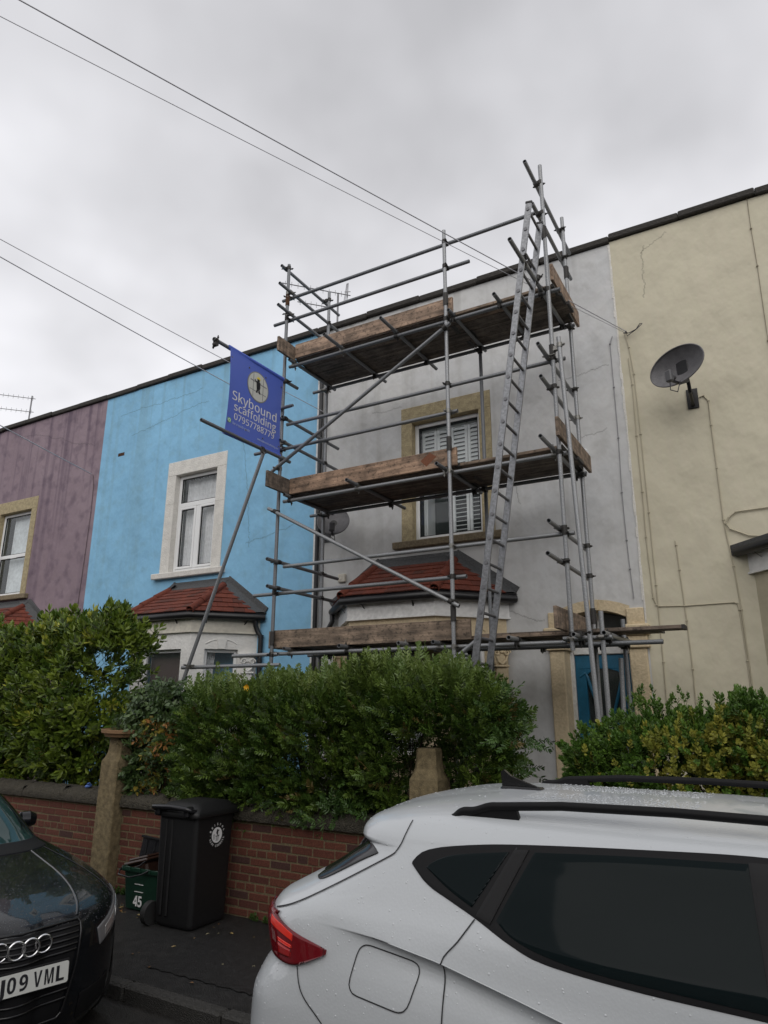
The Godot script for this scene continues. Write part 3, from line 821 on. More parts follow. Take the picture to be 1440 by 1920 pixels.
func door(h: Node3D) -> void:
	var z := FZ; var mb := Mb.new()
	# stone pilasters with moulded caps
	for q in [[-2.545, -2.36], [-1.58, -1.375]]:
		mb = Mb.new()
		mb.bb(Vector3(q[0], 0.35, z - 0.3), Vector3(q[1], 2.62, z + 0.05), 0.012)
		put("pilaster", mb, M.stone_bay, h)
		mb = Mb.new()
		mb.bb(Vector3(q[0] + 0.0, 2.9, z - 0.3), Vector3(q[1], 3.1, z + 0.03), 0.01)
		put("impost_stone", mb, M.stone_bay, h)
		mb = Mb.new()
		mb.bb(Vector3(q[0] - 0.03, 2.62, z - 0.3), Vector3(q[1] + 0.04, 2.68, z + 0.09), 0.01)
		mb.bb(Vector3(q[0] - 0.01, 2.68, z - 0.3), Vector3(q[1] + 0.02, 2.77, z + 0.07), 0.01)
		mb.bb(Vector3(q[0] - 0.05, 2.77, z - 0.3), Vector3(q[1] + 0.06, 2.9, z + 0.12), 0.02)
		put("pilaster_cap", mb, M.stone_bay, h)
	# segmental arch of stones
	var n := 7
	for k in n:
		mb = Mb.new()
		var pl := PackedVector2Array()
		for s in [[k, 0.0], [k + 1, 0.0], [k + 1, 0.13], [k, 0.13]]:
			var x := lerpf(-2.36, -1.58, float(s[0]) / n)
			var u := (x + 1.97) / 0.39
			pl.append(Vector2(lerpf(x, x + (x + 1.97) * 0.12, 1.0 if s[1] > 0.0 else 0.0), 3.0 + 0.1 * (1.0 - u * u) + s[1]))
		mb.prism(pl, Transform3D(Basis.IDENTITY, Vector3(0, 0, z - 0.3)), 0.305 + 0.02 * (1 if k == 3 else 0))
		put("arch_stone", mb, M.stone_bay, h)
	# recessed frame, fanlight and leaf
	var zf := z - 0.24
	mb = Mb.new()
	mb.bb(Vector3(-2.36, 0.5, zf - 0.06), Vector3(-2.31, 3.1, zf + 0.02)); mb.bb(Vector3(-1.63, 0.5, zf - 0.06), Vector3(-1.58, 3.1, zf + 0.02))
	mb.bb(Vector3(-2.31, 2.575, zf - 0.06), Vector3(-1.63, 2.66, zf + 0.03), 0.008)
	mb.bb(Vector3(-1.99, 2.66, zf - 0.05), Vector3(-1.96, 3.1, zf)); mb.bb(Vector3(-2.31, 2.86, zf - 0.05), Vector3(-1.63, 2.885, zf + 0.001))
	put("door_frame", mb, M.fascia_white, h)
	mb = Mb.new()
	mb.quad(Vector3(-2.31, 2.66, zf - 0.03), Vector3(-1.63, 2.66, zf - 0.03), Vector3(-1.63, 3.11, zf - 0.03), Vector3(-2.31, 3.11, zf - 0.03))
	put("fanlight_pane", mb, M.glass, h)
	var leaf := Node3D.new(); leaf.name = "door"; h.add_child(leaf, true)
	mb = Mb.new()
	var x0 := -2.305; var x1 := -1.635; var gy0 := 1.72; var gy1 := 2.4; var gx0 := x0 + 0.13; var gx1 := x1 - 0.1
	mb.bb(Vector3(x0, 0.55, zf - 0.045), Vector3(x1, gy0, zf), 0.005); mb.bb(Vector3(x0, gy1, zf - 0.045), Vector3(x1, 2.57, zf), 0.005)
	mb.bb(Vector3(x0, gy0, zf - 0.045), Vector3(gx0, gy1, zf - 0.0005)); mb.bb(Vector3(gx1, gy0, zf - 0.045), Vector3(x1, gy1, zf - 0.0005))
	mb.bb(Vector3(x0 + 0.1, 1.0, zf), Vector3(x1 - 0.1, 1.56, zf + 0.012), 0.01)
	put("leaf", mb, M.door_blue, leaf)
	# curved glazing bars: a middle light between two side lights
	mb = Mb.new()
	var cx := (gx0 + gx1) / 2
	for s in [-1.0, 1.0]:
		var row := []
		for k in 11:
			var t := k / 10.0
			row.append(Vector3(cx + s * (0.205 - 0.03 * sin(t * PI) - 0.15 * t * t), lerpf(gy1 - 0.11, gy0 + 0.08, t), zf - 0.01))
		mb.path(row, 0.02, 8)
		mb.path([Vector3(cx + s * 0.055, gy0 + 0.08, zf - 0.01), Vector3(cx + s * 0.13, gy0, zf - 0.01)], 0.02, 8)
		mb.path([Vector3(cx + s * 0.205, gy1 - 0.11, zf - 0.01), Vector3(cx + s * 0.23, gy1 - 0.05, zf - 0.01), Vector3(cx + s * 0.3, gy1 - 0.1, zf - 0.01)], 0.02, 8)
		mb.prism(PackedVector2Array([Vector2(s * 0.06, 0.0), Vector2(s * 0.24, 0.0), Vector2(s * 0.24, -0.09), Vector2(s * 0.16, -0.03)]), Transform3D(Basis.IDENTITY, Vector3(cx, gy1, zf - 0.03)), 0.025)
	mb.bar(Vector3(cx - 0.06, gy0 + 0.08, zf - 0.01), Vector3(cx + 0.06, gy0 + 0.08, zf - 0.01), 0.03, 0.035)
	mb.prism(PackedVector2Array([Vector2(-0.12, 0), Vector2(0.12, 0), Vector2(0.06, 0.08), Vector2(-0.06, 0.08)]), Transform3D(Basis.IDENTITY, Vector3(cx, gy0, zf - 0.03)), 0.025)
	put("glazing_bar", mb, M.door_blue, leaf)
	mb = Mb.new()
	mb.quad(Vector3(gx0, gy0, zf - 0.03), Vector3(gx1, gy0, zf - 0.03), Vector3(gx1, gy1, zf - 0.03), Vector3(gx0, gy1, zf - 0.03))
	put("pane", mb, M.glass, leaf)
	mb = Mb.new()
	mb.tube(Vector3(x1 - 0.06, 1.45, zf), Vector3(x1 - 0.06, 1.45, zf + 0.05), 0.022, 10)
	put("handle", mb, M.coupler_zinc, leaf)
	mb = Mb.new(); mb.bb(Vector3(-2.36, 0.3, z - 0.3), Vector3(-1.58, 0.55, z + 0.25), 0.01); put("doorstep", mb, M.kerb, h)

func ground() -> void:
	var mb := Mb.new()
	mb.quad(Vector3(-300, -0.16, 200), Vector3(300, -0.16, 200), Vector3(300, -0.16, -300), Vector3(-300, -0.16, -300))
	structure("ground", mb, M.soil)
	# kerb line: straight, with a lay-by behind the black car and a slight set-back under the white one
	var k := [Vector2(-60, -4.75), Vector2(-6.6, -4.75), Vector2(-5.4, -4.02), Vector2(-2.6, -4.0), Vector2(-1.7, -4.2), Vector2(40, -4.2)]
	# road surface with fine unevenness
	var rows := []
	for j in 25:
		var row := PackedVector3Array()
		for i in 61:
			var x := lerpf(-9.0, 3.0, i / 60.0); var z := lerpf(-5.0, 1.0, j / 24.0)
			row.append(Vector3(x, -0.1 + 0.008 * sin(x * 2.3 + z) * cos(z * 1.7 - x * 0.6), z))
		rows.append(row)
	mb = Mb.new(); mb.grid(rows, Vector3(-3, -10, -2)); structure("road", mb, M.road)
	mb = Mb.new()
	mb.quad(Vector3(-60, -0.106, 7), Vector3(-9, -0.106, 7), Vector3(-9, -0.106, -5), Vector3(-60, -0.106, -5)); mb.quad(Vector3(3, -0.106, 7), Vector3(40, -0.106, 7), Vector3(40, -0.106, -5), Vector3(3, -0.106, -5)); mb.quad(Vector3(-9, -0.106, 7), Vector3(3, -0.106, 7), Vector3(3, -0.106, 1), Vector3(-9, -0.106, 1))
	structure("road_surface", mb, M.road)
	mb = Mb.new()
	for i in k.size() - 1:
		var a: Vector2 = k[i]; var b: Vector2 = k[i + 1]
		var n := 40 if b.x - a.x > 2.0 and a.x > -6 and b.x < 0 else 6
		for j in n:
			var p := a.lerp(b, float(j) / n); var q := a.lerp(b, float(j + 1) / n)
			mb.quad(Vector3(p.x, 0.0, p.y - 0.11), Vector3(q.x, 0.0, q.y - 0.11), Vector3(q.x, 0.004, -5.75), Vector3(p.x, 0.004, -5.75))
	structure("pavement", mb, M.asphalt)
	# kerb stones, worn and uneven
	var kb := Node3D.new(); kb.name = "kerb"; add_child(kb); kb.set_meta("kind", "structure")
	for i in range(1, k.size() - 1):
		var a: Vector2 = k[i]; var b: Vector2 = k[i + 1]
		if i == 4: b = Vector2(6, -4.2)
		var n := maxi(1, int(a.distance_to(b) / 0.88))
		for j in n:
			var p := a.lerp(b, float(j) / n); var q := a.lerp(b, float(j + 1) / n)
			var d := (q - p).normalized()
			var sb := Mb.new()
			sb.box(Vector3((p.x + q.x) / 2, -0.085 + rng.randf_range(-0.004, 0.006), (p.y + q.y) / 2 - 0.055 + rng.randf_range(-0.006, 0.006)), Vector3(p.distance_to(q) - 0.008, 0.18, 0.115), Basis(Vector3(d.x, 0, d.y), Vector3.UP, Vector3(d.x, 0, d.y).cross(Vector3.UP)), 0.016)
			put("kerb_stone", sb, M.kerb, kb)
	# raised front gardens and the path to the blue door
	mb = Mb.new()
	rows = []
	for j in 9:
		var row := PackedVector3Array()
		for i in 81:
			var x := lerpf(-18.0, 6.0, i / 80.0)
			row.append(Vector3(x, 0.4 + 0.02 * sin(x * 1.7 + j), lerpf(-5.8, -8.72, j / 8.0)))
		rows.append(row)
	mb.grid(rows, Vector3(-5, -10, -7)); structure("garden_soil", mb, M.soil)

# brick wall in garden-wall bond: three courses of stretchers, then one of headers
func brick_wall(called: String, label: String, x0: float, x1: float) -> void:
	var o := thing(called, label, "garden wall", Vector3((x0 + x1) / 2, 0, -5.8), "brick garden walls along the pavement")
	var mb := Mb.new()
	mb.bb(Vector3(x0, -0.05, -5.92), Vector3(x1, 0.862, -5.7045))
	put("mortar", mb, M.mortar, o)
	var forms := {}
	for len in [0.236, 0.112]:
		for q in 3:
			var b := Mb.new()
			b.box(Vector3.ZERO, Vector3(len - 0.004 * (q % 2), 0.065 - 0.002 * (q % 3), 0.1), Basis(Vector3(0, 0, 1), (q - 1) * 0.006), 0.004 + 0.001 * q)
			forms[[len, q]] = b.mesh()
	var count := 0
	for row in 11:
		var header := row % 4 == 3
		var len := 0.112 if header else 0.236
		var x := x1 - (0.06 if row % 2 else 0.0)
		if row % 2 and not header:
			# half brick closes the course
			put_mesh("brick", forms[[0.112, 0]], M.bricks[rng.randi() % 6], o, Transform3D(Basis.IDENTITY, Vector3(x1 - 0.06, 0.043 + 0.0755 * (10 - row), -5.7505)))
			x = x1 - 0.122
		while x > x0 + 0.06:
			if count > 290: break
			var l := minf(len, x - x0)
			var bs := Basis.IDENTITY if l >= len - 0.001 else Basis.from_scale(Vector3(l / len, 1, 1))
			var mi := 0 if rng.randf() < 0.4 else rng.randi() % 6
			put_mesh("brick", forms[[len, rng.randi() % 3]], M.bricks[mi], o, Transform3D(bs, Vector3(x - l / 2, 0.043 + 0.0755 * (10 - row) + rng.randf_range(-0.002, 0.002), -5.7505 + rng.randf_range(-0.0015, 0.002))))
			x -= len + 0.010
			count += 1
	# rough weathered coping slabs
	var n := int((x1 - x0) / 0.85) + 1
	for i in n:
		var a := lerpf(x0, x1, float(i) / n); var b := lerpf(x0, x1, float(i + 1) / n)
		var rows := []
		var prof := [[-5.655, 0.862], [-5.648, 0.885], [-5.652, 0.925], [-5.675, 0.96], [-5.73, 0.995], [-5.82, 1.015], [-5.92, 0.99], [-5.97, 0.93], [-5.97, 0.862]]
		for s in 13:
			var row := PackedVector3Array()
			for p in prof:
				var x := lerpf(a + 0.004, b - 0.004, s / 12.0)
				var e := 0.010 * sin(x * 31.0 + p[0] * 70.0) + 0.008 * sin(x * 57.0 - p[1] * 90.0)
				row.append(Vector3(x, p[1] + (e if p[1] > 0.87 else 0.0), p[0] + e * 0.5))
			rows.append(row)
		mb = Mb.new(); mb.grid(rows, Vector3((a + b) / 2, 0.9, -5.82))
		for e in [0, 12]:
			for q in range(1, prof.size() - 1): mb.ftri(rows[e][0], rows[e][q], rows[e][q + 1])
		put("coping_slab", mb, M.coping_wall, o)

# old gate pillar of one stone with scooped neck
func pillar(label: String, x: float, z: float, lean: float) -> Node3D:
	var o := thing("gate_pillar", label, "pillar", Vector3(x, 0, z), "old stone gate pillars")
	var bs := Basis(Vector3(0, 0, 1), lean)
	var mb := Mb.new()
	var rows := []
	var lv := [[-0.05, 0.142], [0.4, 0.142], [0.9, 0.14], [1.3, 0.138], [1.34, 0.136], [1.38, 0.122], [1.43, 0.105], [1.49, 0.098], [1.575, 0.096], [1.6, 0.088], [1.603, 0.0]]
	for l in lv:
		var row := PackedVector3Array()
		var r: float = l[1]
		var ch := 0.012 if l[0] < 1.35 else 0.03
		for p in [[1, -1], [1, 1], [-1, 1], [-1, -1]]:
			var c1 := Vector2(p[0] * r, p[1] * r)
			var t := Vector2(-p[1], p[0])
			# two points per corner make the chamfer
			var q := minf(ch, r)
			if p[0] * p[1] < 0:
				row.append(Vector3(c1.x - p[0] * q, l[0], c1.y)); row.append(Vector3(c1.x, l[0], c1.y - p[1] * q))
			else:
				row.append(Vector3(c1.x, l[0], c1.y - p[1] * q)); row.append(Vector3(c1.x - p[0] * q, l[0], c1.y))
		row.append(row[0])
		rows.append(row)
	for i in rows.size() - 1:
		for j in 8:
			var w := func(v: Vector3) -> Vector3: return Vector3(x, 0, z) + bs * v
			var a: Vector3 = w.call(rows[i][j]); var b: Vector3 = w.call(rows[i][j + 1]); var c: Vector3 = w.call(rows[i + 1][j + 1]); var d: Vector3 = w.call(rows[i + 1][j])
			var m := (b - a).cross(d - a)
			if m.length_squared() < 1e-12: m = (c - a).cross(d - a)
			if m.length_squared() < 1e-14: m = Vector3.UP
			m = m.normalized()
			if m.dot((a + c) / 2 - (Vector3(x, 0, z) + bs * Vector3(0, (a.y + c.y) / 2 - 0.02, 0))) < 0: m = -m
			mb.tri(a, b, c, m, m, m); mb.tri(a, c, d, m, m, m)
	put("shaft", mb, M.pillar, o)
	return o

# ---------------------------------------------------------------- scaffold
var sc: Node3D
func pole(called: String, a: Vector3, b: Vector3, k := -1) -> void:
	var mb := Mb.new()
	mb.tube(a, b, 0.0242, 14, 0.004)
	put(called, mb, M.steel[k if k >= 0 else rng.randi() % 3], sc)

# a coupler where a tube along d1 through p meets one along d2 through q
func coupler(p: Vector3, d1: Vector3, q: Vector3, d2: Vector3, parent: Node3D = null) -> void:
	var mb := Mb.new()
	var l := 0.027
	mb.tube(p - d1 * l, p + d1 * l, 0.031, 10); mb.tube(q - d2 * l, q + d2 * l, 0.031, 10)
	var c := (p + q) / 2; var e := (q - p)
	if e.length() < 0.01: e = d1.cross(d2) * 0.01
	var s := e.cross(d1).normalized()
	if s.length() < 0.5: s = d1.cross(Vector3.UP if absf(d1.y) < 0.9 else Vector3.RIGHT).normalized()
	mb.box(c, Vector3(0.045, 0.05, 0.045))
	# flap bolts and their nuts stand off sideways
	for w in [[p, -e.normalized()], [q, e.normalized()]]:
		var f: Vector3 = w[0] + s * 0.036 * (1.0 if rng.randf() < 0.6 else -1.0)
		var dr: Vector3 = w[1]
		mb.tube(f - dr * 0.03, f + dr * rng.randf_range(0.045, 0.065), 0.0075, 6)
		mb.tube(f + dr * 0.022, f + dr * 0.038, 0.014, 6)
	put("coupler", mb, M.coupler if rng.randf() < 0.72 else M.coupler_zinc, parent if parent else sc)

func board(called: String, a: Vector3, b: Vector3, m: Material, bands := true) -> void:
	var mb := Mb.new()
	mb.bb(a, b, 0.004)
	put(called, mb, m, sc)
	if not bands: return
	# galvanised band round both ends of a long board
	var s := (b - a).abs(); var ax := 0 if s.x > s.z else 2
	for e in [0, 1]:
		var lo := a.min(b) - Vector3(0.0015, 0.0015, 0.0015); var hi := a.max(b) + Vector3(0.0015, 0.0015, 0.0015)
		if e == 0: hi[ax] = lo[ax] + 0.03
		else: lo[ax] = hi[ax] - 0.03
		mb = Mb.new(); mb.bb(lo, hi)
		put("end_band", mb, M.coupler, sc)

func scaffold() -> void:
	sc = thing("scaffold", "three lift tube scaffold with wooden boards standing in front of the grey house", "scaffold", Vector3(-3.7, 0.4, -7.5))
	var F := -7.05; var B := -8.05; var L := F - 0.062; var LB := B + 0.062
	var xa := -5.70; var xb := -3.14; var xc := -1.83
	pole("standard", Vector3(xa, 0.4, F), Vector3(xa, 8.36, F), 1)
	pole("standard", Vector3(xb, 0.4, F), Vector3(xb, 7.98, F), 2)
	pole("standard", Vector3(xc, 2.5, F), Vector3(xc + 0.01, 8.42, F), 2)
	pole("standard", Vector3(-5.64, 0.4, B), Vector3(-5.65, 8.45, B), 0)
	pole("standard", Vector3(-3.08, 0.4, B), Vector3(-3.08, 6.72, B), 1)
	pole("standard", Vector3(-1.83, 0.4, B), Vector3(-1.83, 8.36, B), 2)
	pole("standard", Vector3(-1.555, 0.4, -6.9), Vector3(-1.715, 5.95, -6.93), 2)
	pole("standard", Vector3(-1.53, 0.4, -7.05), Vector3(-1.525, 2.88, -7.05), 2)
	pole("standard", Vector3(-1.535, 0.4, -8.15), Vector3(-1.525, 2.91, -8.15), 0)
	pole("standard", Vector3(-1.56, 0.4, -7.7), Vector3(-1.50, 2.45, -7.72), 2)
	# along the house: name, x0, x1, y, z
	for q in [["ledger", -5.66, -1.70, 6.67, L, 1], ["ledger", -5.66, -1.76, 4.634, L, 2], ["ledger", -5.78, -1.9, 2.585, L, 2], ["ledger", -6.36, -5.60, 2.575, L + 0.055, 2],
		["guard_rail", -5.84, -1.92, 7.81, L, 1], ["guard_rail", -5.98, -2.82, 7.44, L, 1], ["guard_rail", -5.66, -1.70, 5.77, L, 0], ["guard_rail", -5.73, -3.04, 5.41, L, 0],
		["guard_rail", -5.61, -1.74, 3.725, L, 2], ["guard_rail", -6.10, -2.99, 3.37, L, 0],
		["ledger", -5.86, -1.76, 6.67, LB, 1], ["ledger", -5.84, -1.76, 4.66, LB, 1], ["ledger", -5.8, -1.5, 2.62, LB, 1],
		["ledger", -3.5, -1.0, 2.575, -7.3, 1], ["ledger", -1.92, -1.43, 2.62, F - 0.0, 2], ["ledger", -6.12, -5.62, 5.37, F + 0.055, 1]]:
		pole(q[0], Vector3(q[1], q[3], q[4]), Vector3(q[2], q[3] + rng.randf_range(-0.006, 0.006), q[4]), q[5])
		for s in [[xa, F], [xb, F], [xc, F], [-5.645, B], [-3.08, B], [-1.83, B]]:
			if s[0] > q[1] and s[0] < q[2] and absf(s[1] - q[4]) < 0.09 and q[3] < 8.4 and not (s[0] == -3.08 and q[3] > 6.7):
				coupler(Vector3(s[0], q[3], s[1]), Vector3.UP, Vector3(s[0], q[3], q[4]), Vector3.RIGHT)
	# across: x, z0, z1, y, steel
	for q in [[xa - 0.055, -6.94, -8.5, 8.30, 1], [xa + 0.055, -6.78, -8.34, 7.87, 1], [xa + 0.055, -6.77, -8.3, 7.51, 1], [xa + 0.055, -6.98, -8.4, 5.84, 1], [xa + 0.055, -6.95, -8.42, 5.48, 1],
		[xa + 0.055, -6.8, -8.46, 3.78, 1], [xa + 0.055, -6.83, -8.47, 3.43, 1],
		[xc - 0.055, -6.62, -8.6, 8.17, 0], [xc - 0.055, -6.83, -8.56, 7.73, 0], [xc - 0.055, -6.69, -8.2, 5.80, 0], [xc - 0.055, -6.72, -8.2, 5.42, 0], [xc - 0.055, -6.67, -8.28, 3.78, 0], [xc - 0.055, -6.56, -8.26, 3.42, 0]]:
		pole("end_rail", Vector3(q[0], q[3], q[1]), Vector3(q[0], q[3] - 0.01, q[2]), q[4])
		for z in [F, B]:
			var px: float = (xa if z == F else -5.645) if q[0] < -4 else (xc if z == F else -1.83)
			coupler(Vector3(px, q[3], z), Vector3.UP, Vector3(q[0], q[3], z), Vector3.BACK)
	# transoms under the boards
	for q in [[-5.58, -7.0, -8.15, 6.722, 1], [-4.75, -6.67, -8.3, 6.722, 1], [-3.89, -6.69, -8.3, 6.722, 1], [-3.06, -6.95, -8.15, 6.722, 1], [-2.44, -6.9, -8.15, 6.722, 1], [-1.93, -6.03, -8.1, 6.722, 0],
		[-5.55, -6.98, -8.12, 4.686, 1], [-4.47, -6.85, -8.37, 4.686, 1], [-3.22, -6.85, -8.2, 4.686, 1], [-1.9, -6.61, -8.3, 4.686, 0],
		[-5.45, -6.98, -8.2, 2.638, 1], [-4.58, -6.92, -8.2, 2.638, 1], [-3.76, -6.9, -8.2, 2.638, 2], [-3.35, -6.95, -8.2, 2.638, 1], [-2.43, -6.84, -8.2, 2.638, 2], [-1.75, -6.8, -8.2, 2.638, 2], [-1.48, -6.9, -8.2, 2.65, 2]]:
		pole("transom", Vector3(q[0], q[3], q[1]), Vector3(q[0] + 0.02, q[3], q[2]), q[4])
		if q[3] > 2.6:
			coupler(Vector3(q[0], q[3] - 0.052, L), Vector3.RIGHT, Vector3(q[0], q[3], L), Vector3.BACK)
			coupler(Vector3(q[0] + 0.01, q[3] - 0.05, LB), Vector3.RIGHT, Vector3(q[0] + 0.01, q[3], LB), Vector3.BACK)
	# braces
	pole("brace", Vector3(-3.06, 6.56, -6.99), Vector3(-5.84, 5.03, -6.99), 0)
	pole("brace", Vector3(-5.82, 4.53, -6.99), Vector3(-3.04, 3.02, -6.99), 2)
	for q in [[xb, 6.52], [xa, 5.1], [xa, 4.47], [xb, 3.08]]: coupler(Vector3(q[0], q[1], F), Vector3.UP, Vector3(q[0], q[1], -6.99), Vector3(0.87, 0.48, 0).normalized() if q[1] > 5 else Vector3(0.87, -0.47, 0).normalized())
	# sleeves where standards are lengthened
	for q in [[xa, 7.75, F], [xb, 6.95, F], [xb, 4.98, F], [xb, 2.95, F], [xa, 2.78, F], [xc, 7.45, F], [-1.83, 7.5, B], [xc, 5.85, F], [-1.83, 2.95, B]]:
		var mb := Mb.new()
		mb.tube(Vector3(q[0], q[1] - 0.09, q[2]), Vector3(q[0], q[1] + 0.09, q[2]), 0.031, 12)
		mb.box(Vector3(q[0] + 0.03, q[1], q[2] + 0.012), Vector3(0.02, 0.14, 0.012))
		put("sleeve_coupler", mb, M.rust if q[1] > 7.6 else M.coupler, sc)
	# the poles that hold the banner, and their raker
	pole("banner_pole", Vector3(-5.70, 6.40, -5.62), Vector3(-5.66, 6.42, -7.32), 1)
	pole("banner_pole", Vector3(-5.68, 5.25, -5.5), Vector3(-5.65, 5.235, -7.2), 1)
	coupler(Vector3(xa, 6.42, F), Vector3.UP, Vector3(-5.65, 6.42, F), Vector3.BACK); coupler(Vector3(xa, 5.24, F), Vector3.UP, Vector3(-5.65, 5.24, F), Vector3.BACK)
	coupler(Vector3(-5.70, 6.40, -5.66), Vector3.BACK, Vector3(-5.70, 6.34, -5.66), Vector3.RIGHT)
	pole("raker", Vector3(-5.62, 5.19, -6.6), Vector3(-6.98, 1.7, -6.6), 0)
	pole("raker_tie", Vector3(-6.86, 2.42, -6.65), Vector3(-5.5, 2.44, -6.98), 0)
	coupler(Vector3(-6.69, 2.43, -6.6), Vector3(0.36, 0.93, 0).normalized(), Vector3(-6.69, 2.425, -6.66), Vector3(0.97, 0, -0.23))
	coupler(Vector3(-5.63, 5.2, -6.6), Vector3(0.36, 0.93, 0).normalized(), Vector3(-5.66, 5.245, -6.6), Vector3.BACK)
	pole("ledger_stub", Vector3(-5.72, 5.98, F + 0.055), Vector3(-5.51, 5.98, F + 0.06), 1)
	pole("ladder_tie", Vector3(-3.12, 2.34, -6.72), Vector3(-2.72, 2.62, -6.72), 2)
	coupler(Vector3(-1.93, 6.72, -6.5), Vector3.BACK, Vector3(-1.93, 6.76, -6.47), Vector3(0.16, 0.98, 0)); coupler(Vector3(-1.93, 6.72, -6.9), Vector3.BACK, Vector3(-1.9, 6.76, -6.9), Vector3(0.16, 0.98, 0))
	for y in [5.85, 2.66]: coupler(Vector3(xc, y, F), Vector3.UP, Vector3(-1.71 if y > 4 else -1.62, y, -6.93), Vector3.UP)
	coupler(Vector3(-1.53, 2.62, F), Vector3.UP, Vector3(-1.53, 2.62, F + 0.02), Vector3.RIGHT); coupler(Vector3(-1.535, 2.6, -8.15), Vector3.UP, Vector3(-1.535, 2.6, -8.1), Vector3.RIGHT)
	# decks: four boards wide, butted at the middle standards
	for lv in [[6.748, 0], [4.712, 1], [2.664, 2]]:
		for k in 4:
			var z0 := -7.14 - 0.229 * k
			var split: float = xb + [0.06, -0.05, 0.1, -0.02][k]
			board("deck_board", Vector3(-5.56 - 0.02 * (k % 2), lv[0], z0), Vector3(split - 0.006, lv[0] + 0.038, z0 - 0.224), M.board_under if k else M.wood[3])
			board("deck_board", Vector3(split + 0.006, lv[0], z0), Vector3(-1.78 + 0.03 * (k % 3) - (0.0 if lv[1] == 0 else 0.03), lv[0] + 0.038, z0 - 0.224), M.board_under if k else M.wood[2])
	board("deck_board", Vector3(-3.0, 2.704, -7.38), Vector3(-0.80, 2.742, -7.605), M.wood[3])
	board("deck_board", Vector3(-2.2, 2.704, -7.62), Vector3(-1.05, 2.742, -7.845), M.wood[2])
	# toe boards on edge
	var tz := -7.097
	board("toe_board", Vector3(-5.545, 6.765, tz + 0.019), Vector3(-3.06, 6.985, tz - 0.019), M.wood[0], false)
	board("toe_board", Vector3(-5.545, 4.715, tz + 0.019), Vector3(-3.06, 4.938, tz - 0.019), M.wood[1], false)
	board("toe_board", Vector3(-5.74, 2.66, tz + 0.019), Vector3(-2.95, 2.885, tz - 0.019), M.wood[2], false)
	board("toe_board", Vector3(-5.59, 6.735, -6.72), Vector3(-5.552, 6.955, -7.11), M.wood[2], false)
	board("toe_board", Vector3(-5.59, 4.71, -6.62), Vector3(-5.552, 4.93, -7.11), M.wood[3], false)
	board("toe_board", Vector3(-5.80, 2.66, -7.1), Vector3(-5.762, 2.88, -7.9), M.wood[2], false)
	board("toe_board", Vector3(-1.80, 6.80, -7.08), Vector3(-1.762, 7.02, -8.3), M.wood[0], false)
	board("toe_board", Vector3(-1.80, 4.755, -6.85), Vector3(-1.762, 4.975, -8.3), M.wood[2], false)
	board("toe_board", Vector3(-1.93, 2.705, -6.78), Vector3(-1.892, 2.93, -8.1), M.wood[2], false)
	# diamond stencil of red paint on the middle toe board
	var mb := Mb.new()
	mb.prism(PackedVector2Array([Vector2(-0.11, 0.0), Vector2(0.02, 0.085), Vector2(0.11, 0.02), Vector2(-0.03, -0.085)]), Transform3D(Basis.IDENTITY, Vector3(-3.43, 4.84, tz + 0.0192)), 0.0008)
	put("paint_mark", mb, M.red_mark, sc)

func ladder() -> void:
	var o := thing("ladder", "long aluminium ladder leaning against the right end of the scaffold", "ladder", Vector3(-2.97, 0.42, -6.67))
	var top := Vector3(-1.825, 7.45, 0); var bot := Vector3(-2.985, 0.42, 0)
	var d := (top - bot).normalized(); var s := d.cross(Vector3.BACK).normalized()
	for z in [-6.48, -6.88]:
		var mb := Mb.new()
		var a := bot + Vector3(0, 0, z); var b := top + Vector3(0, 0, z)
		mb.box((a + b) / 2, Vector3((b - a).length(), 0.07, 0.03), Basis(d, s, d.cross(s)), 0.005)
		put("stile", mb, M.alu, o)
		mb = Mb.new(); mb.box(b + d * 0.012, Vector3(0.03, 0.08, 0.04), Basis(d, s, d.cross(s)), 0.006); put("end_cap", mb, M.black_plastic, o)
	var k := 28
	for i in k:
		var c := bot + d * (0.2 + 0.2535 * i) 
		var mb := Mb.new()
		mb.tube(c + Vector3(0, 0, -6.459), c + Vector3(0, 0, -6.90), 0.016, 10)
		mb.tube(c + Vector3(0, 0, -6.455), c + Vector3(0, 0, -6.463), 0.021, 10)
		put("rung", mb, M.alu_dark, o)

# lettering stretched to a given width and cap height; the anchor is the left end of the base line
func text(called: String, s: String, xf: Transform3D, width: float, height: float, m: Material, parent: Node3D, bold := false, depth := 0.0012, fontname := "Droid Sans") -> void:
	var f := SystemFont.new(); f.font_names = PackedStringArray([fontname]); f.font_weight = 700 if bold else 400
	var t := TextMesh.new()
	t.text = s; t.font = f; t.font_size = 64; t.pixel_size = 0.01; t.depth = 1.0; t.curve_step = 2.0
	t.horizontal_alignment = HORIZONTAL_ALIGNMENT_LEFT; t.vertical_alignment = VERTICAL_ALIGNMENT_BOTTOM
	var a := t.get_aabb()
	var cap := TextMesh.new(); cap.text = "H"; cap.font = f; cap.font_size = 64; cap.pixel_size = 0.01; cap.depth = 1.0; cap.vertical_alignment = VERTICAL_ALIGNMENT_BOTTOM
	var ca := cap.get_aabb()
	var sy := height / ca.size.y; var sx := width / a.size.x if width > 0.0 else sy
	var o := put_mesh(called, t, m, parent, xf * Transform3D(Basis.from_scale(Vector3(sx, sy, depth)), Vector3(-a.position.x * sx, -ca.position.y * sy, depth * 0.5)))
	o.name = called

